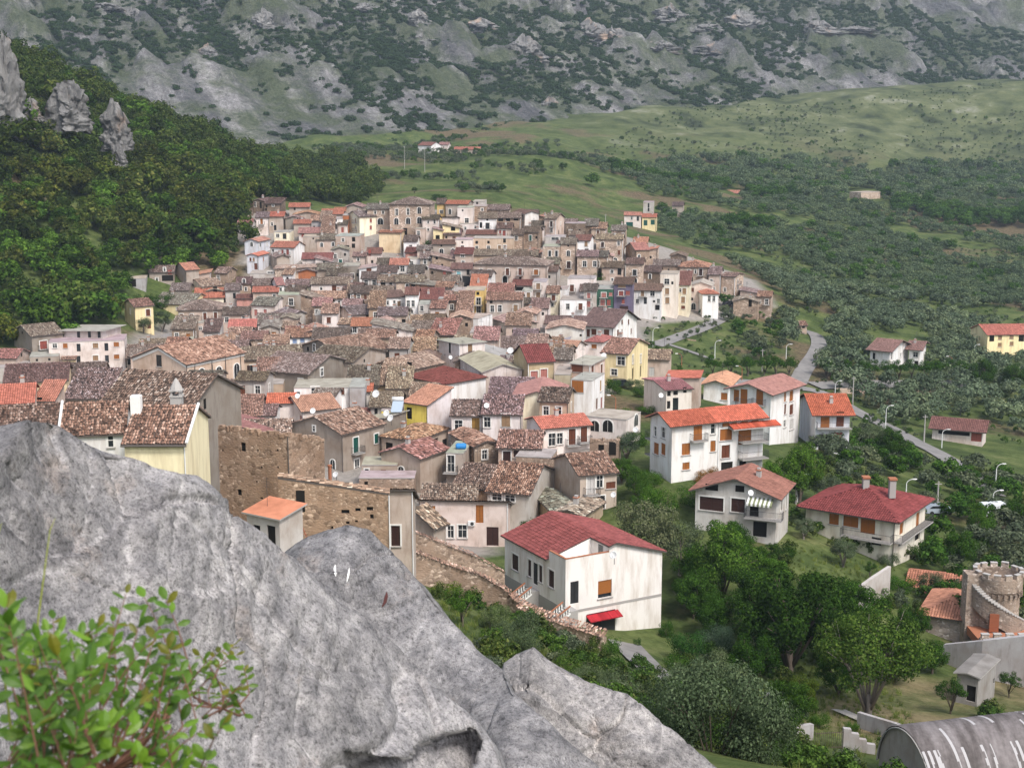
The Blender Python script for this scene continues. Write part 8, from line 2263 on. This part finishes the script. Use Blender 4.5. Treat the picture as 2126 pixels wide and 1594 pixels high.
def shrub(label, base_, tips, D0, D1, size, nleaf, seed, red=.08, tint=(1, 1, 1), step=22):
    rr = random.Random(seed)
    B0 = pt(base_[0], base_[1], D0)
    r = root('shrub', B0, label, 'shrub')
    st = MB(); cnt_ = 0; extra = MB()
    for (u, v) in tips:
        D = rr.uniform(D0 - .12, D1 + .12)
        tipP = pt(u, v, D) - B0
        bend = Vector((rr.uniform(-.09, .09), rr.uniform(-.05, .05), -.03))
        path = [Vector((0, 0, 0)), tipP * .3 + bend * .8, tipP * .58 + bend, tipP * .82 + bend * .45 + Vector((0, 0, .008)), tipP]
        st.tube(path, [.0026, .0022, .0017, .0012, .0007], 5)
        L_ = tipP.length
        n_ = max(4, min(16, int(L_ * .55 / (step * D / F))))
        for i in range(n_ + 1):
            t = 1 - .55 * (1 - i / n_) ** 1.25
            k = t * (len(path) - 1); a = min(int(k), len(path) - 2); P = path[a].lerp(path[a + 1], k - a)
            d = (path[a + 1] - path[a]).normalized()
            sd_ = d.cross(Vector((rr.uniform(-.6, .6), rr.uniform(-1, .2), 1))).normalized()
            ld = (d * rr.uniform(.2, .8) + sd_ * (1 if i % 2 else -1) * rr.uniform(.6, 1) + Vector((rr.uniform(-.3, .3), rr.uniform(-.45, .2), rr.uniform(-.25, .4)))).normalized() if i < n_ else d
            nz = (Vector((rr.uniform(-.5, .5), rr.uniform(-1.0, .1), 1.0))).normalized()
            ly = nz.cross(ld).normalized(); lz = ld.cross(ly)
            s_ = size * rr.uniform(.65, 1.2)
            mt = Matrix.Translation(P) @ Matrix((ld, ly, lz)).transposed().to_4x4() @ Matrix.Scale(s_, 4)
            if cnt_ >= nleaf or rr.random() < .3:
                W_ = [mt @ Vector(c) for c in LV]
                for f in LF: extra.poly([W_[q] for q in f])
                continue
            o = bpy.data.objects.new('leaf', LEAF); COL.objects.link(o); o.parent = r
            o.matrix_local = mt
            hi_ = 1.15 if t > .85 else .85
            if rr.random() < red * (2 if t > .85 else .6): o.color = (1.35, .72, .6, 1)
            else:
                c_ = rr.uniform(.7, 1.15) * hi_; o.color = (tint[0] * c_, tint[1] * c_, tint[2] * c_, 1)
            cnt_ += 1
    st.build('stem', M['twig'], r)
    if extra.v:
        e = extra.build('leaves', M['fg_leaf'], r, tint); e['kind'] = 'stuff'
    return r
solid('twig', (.16, .075, .05))
rr = random.Random(2)
tipsA = [(rr.uniform(-40, 200), rr.uniform(1255, 1600)) for k in range(28)] + [(10,1262),(60,1248),(110,1285),(140,1270),(170,1320),(30,1300),(80,1330),(150,1350),(205,1440),(-20,1290),(190,1380),(60,1450),(120,1480),(20,1500)]
tipsA = [(u, v) for u, v in tipsA if v > 1250 + max(0, (u - 60)) * .45]
tipsB0 = 0
shrub('bright green mastic shrub filling the lower left corner', (20, 1800), tipsA[::2], 2.0, 2.2, .033, 298, 4)
shrub('second mastic shrub tangled with the one in the lower left corner', (130, 1800), tipsA[1::2], 2.05, 2.35, .031, 298, 5)
tipsB = [(262,1232),(300,1240),(345,1245),(205,1300),(235,1290),(290,1290),(330,1300),(350,1345),(372,1385),(300,1340),(260,1330),(225,1350),(245,1390),(330,1400),(290,1400),(200,1400),(345,1430),(270,1440)] + [(rr.uniform(195, 370), rr.uniform(1290, 1480)) for k in range(8)]
shrub('upright mastic sprig with reddish stems before the boulder', (225, 1600), tipsB, 2.3, 2.5, .029, 210, 9, .1, (.85, .9, .85))
shrub('small red-tinged rosette growing from the boulder', (462, 1470), [(415,1360),(440,1375),(470,1345),(490,1360),(505,1385),(512,1410),(500,1430),(470,1425),(455,1400),(448,1440),(485,1340)], 2.75, 2.85, .022, 90, 11, .3, (1, .95, .8), 9)
tipsD = [(465,1500),(420,1515),(310,1450),(340,1475),(300,1500),(380,1510),(350,1540),(400,1560),(430,1580),(260,1530),(290,1570),(330,1600),(230,1500),(360,1595)] + [(rr.uniform(190, 420), rr.uniform(1500, 1620)) for k in range(6)]
shrub('pale green shoots at the bottom edge before the boulder', (215, 1700), tipsD, 2.15, 2.4, .031, 150, 13, .12, (1.1, 1.1, 1))
for k, (u0, v0, u1, v1) in enumerate([(78, 1290, 105, 1080), (25, 1330, -6, 1090)]):
    a, b_ = pt(u0, v0 + 200, 2.3), pt(u1, v1, 2.3)
    mb = MB(); mb.tube([Vector((0, 0, 0)), (b_ - a) * .5 + Vector((-.01, 0, 0)), (b_ - a) * .95, (b_ - a) + Vector((.008, 0, .004))], [.0022, .0016, .001, .0005], 5)
    o = mb.build('wild_grass', M['grass_blade'], color=(2, 1.7, 1.6)); o.location = a
    tag(o, ['thin pale grass stalk rising before the huge boulder', 'thin grass stalk at the left edge'][k], 'grass')
# paint strokes on the pointed boulder
def hit_stroke(pts_, w, label, mat):
    dg = bpy.context.evaluated_depsgraph_get()
    B_ = [o for o in S.objects if o.name.startswith('boulder')]
    P = []
    for u, v in pts_:
        a, y, z = ray(u, v); dv = Vector((a, y, z)).normalized()
        best = None
        for o in B_:
            mi = o.matrix_world.inverted()
            ok_, loc, nr, _ = o.ray_cast(mi @ O0, mi.to_3x3() @ dv)
            if ok_:
                wl = o.matrix_world @ loc
                if best is None or (wl - O0).length < (best - O0).length: best = wl
        if best is None: return
        P.append(best - dv * .012)
    mb = MB(); n_ = len(P)
    for i in range(n_ - 1):
        k0, k1 = .25 + math.sin(math.pi * i / (n_ - 1)), .25 + math.sin(math.pi * (i + 1) / (n_ - 1))
        a, b_ = P[i] - P[0], P[i + 1] - P[0]
        s_ = Vector((w / 2, 0, 0)); th_ = Vector((0, .006, -.002))
        mb.poly([a - s_ * k0, a + s_ * k0, b_ + s_ * k1, b_ - s_ * k1]); mb.poly([b_ - s_ * k1 + th_, b_ + s_ * k1 + th_, a + s_ * k0 + th_, a - s_ * k0 + th_])
    o = mb.build('paint_mark', M[mat]); o.location = P[0]
    tag(o, label, 'paint mark')
bpy.context.view_layer.update()
hit_stroke([(696, 1172), (695, 1180), (696, 1189), (697, 1196)], .016, 'left white paint stroke on the pointed boulder', 'paint_white')
hit_stroke([(725, 1178), (724, 1188), (722, 1198), (720, 1208)], .013, 'right white paint stroke on the pointed boulder', 'paint_white')
solid('dark_red', (.07, .02, .018))
hit_stroke([(803, 1228), (802, 1238), (799, 1250), (793, 1260)], .022, 'dark red stain on the pointed boulder', 'dark_red')

# ------------------------------------------------------------------ air
hz = MB(); hz.box((-1100, -60, 10), (2600, 0, 0), (0, 2400, 0), (0, 0, 520))
m = bpy.data.materials.new('haze'); m.use_nodes = True; nt = m.node_tree; nt.nodes.clear()
out = nt.nodes.new('ShaderNodeOutputMaterial'); pv = nt.nodes.new('ShaderNodeVolumePrincipled')
pv.inputs['Color'].default_value = (0.68, 0.83, 1.0, 1); pv.inputs['Density'].default_value = 0.00011; pv.inputs['Anisotropy'].default_value = 0.1
nt.links.new(pv.outputs[0], out.inputs['Volume'])
tag(hz.build('haze', m), kind='stuff')
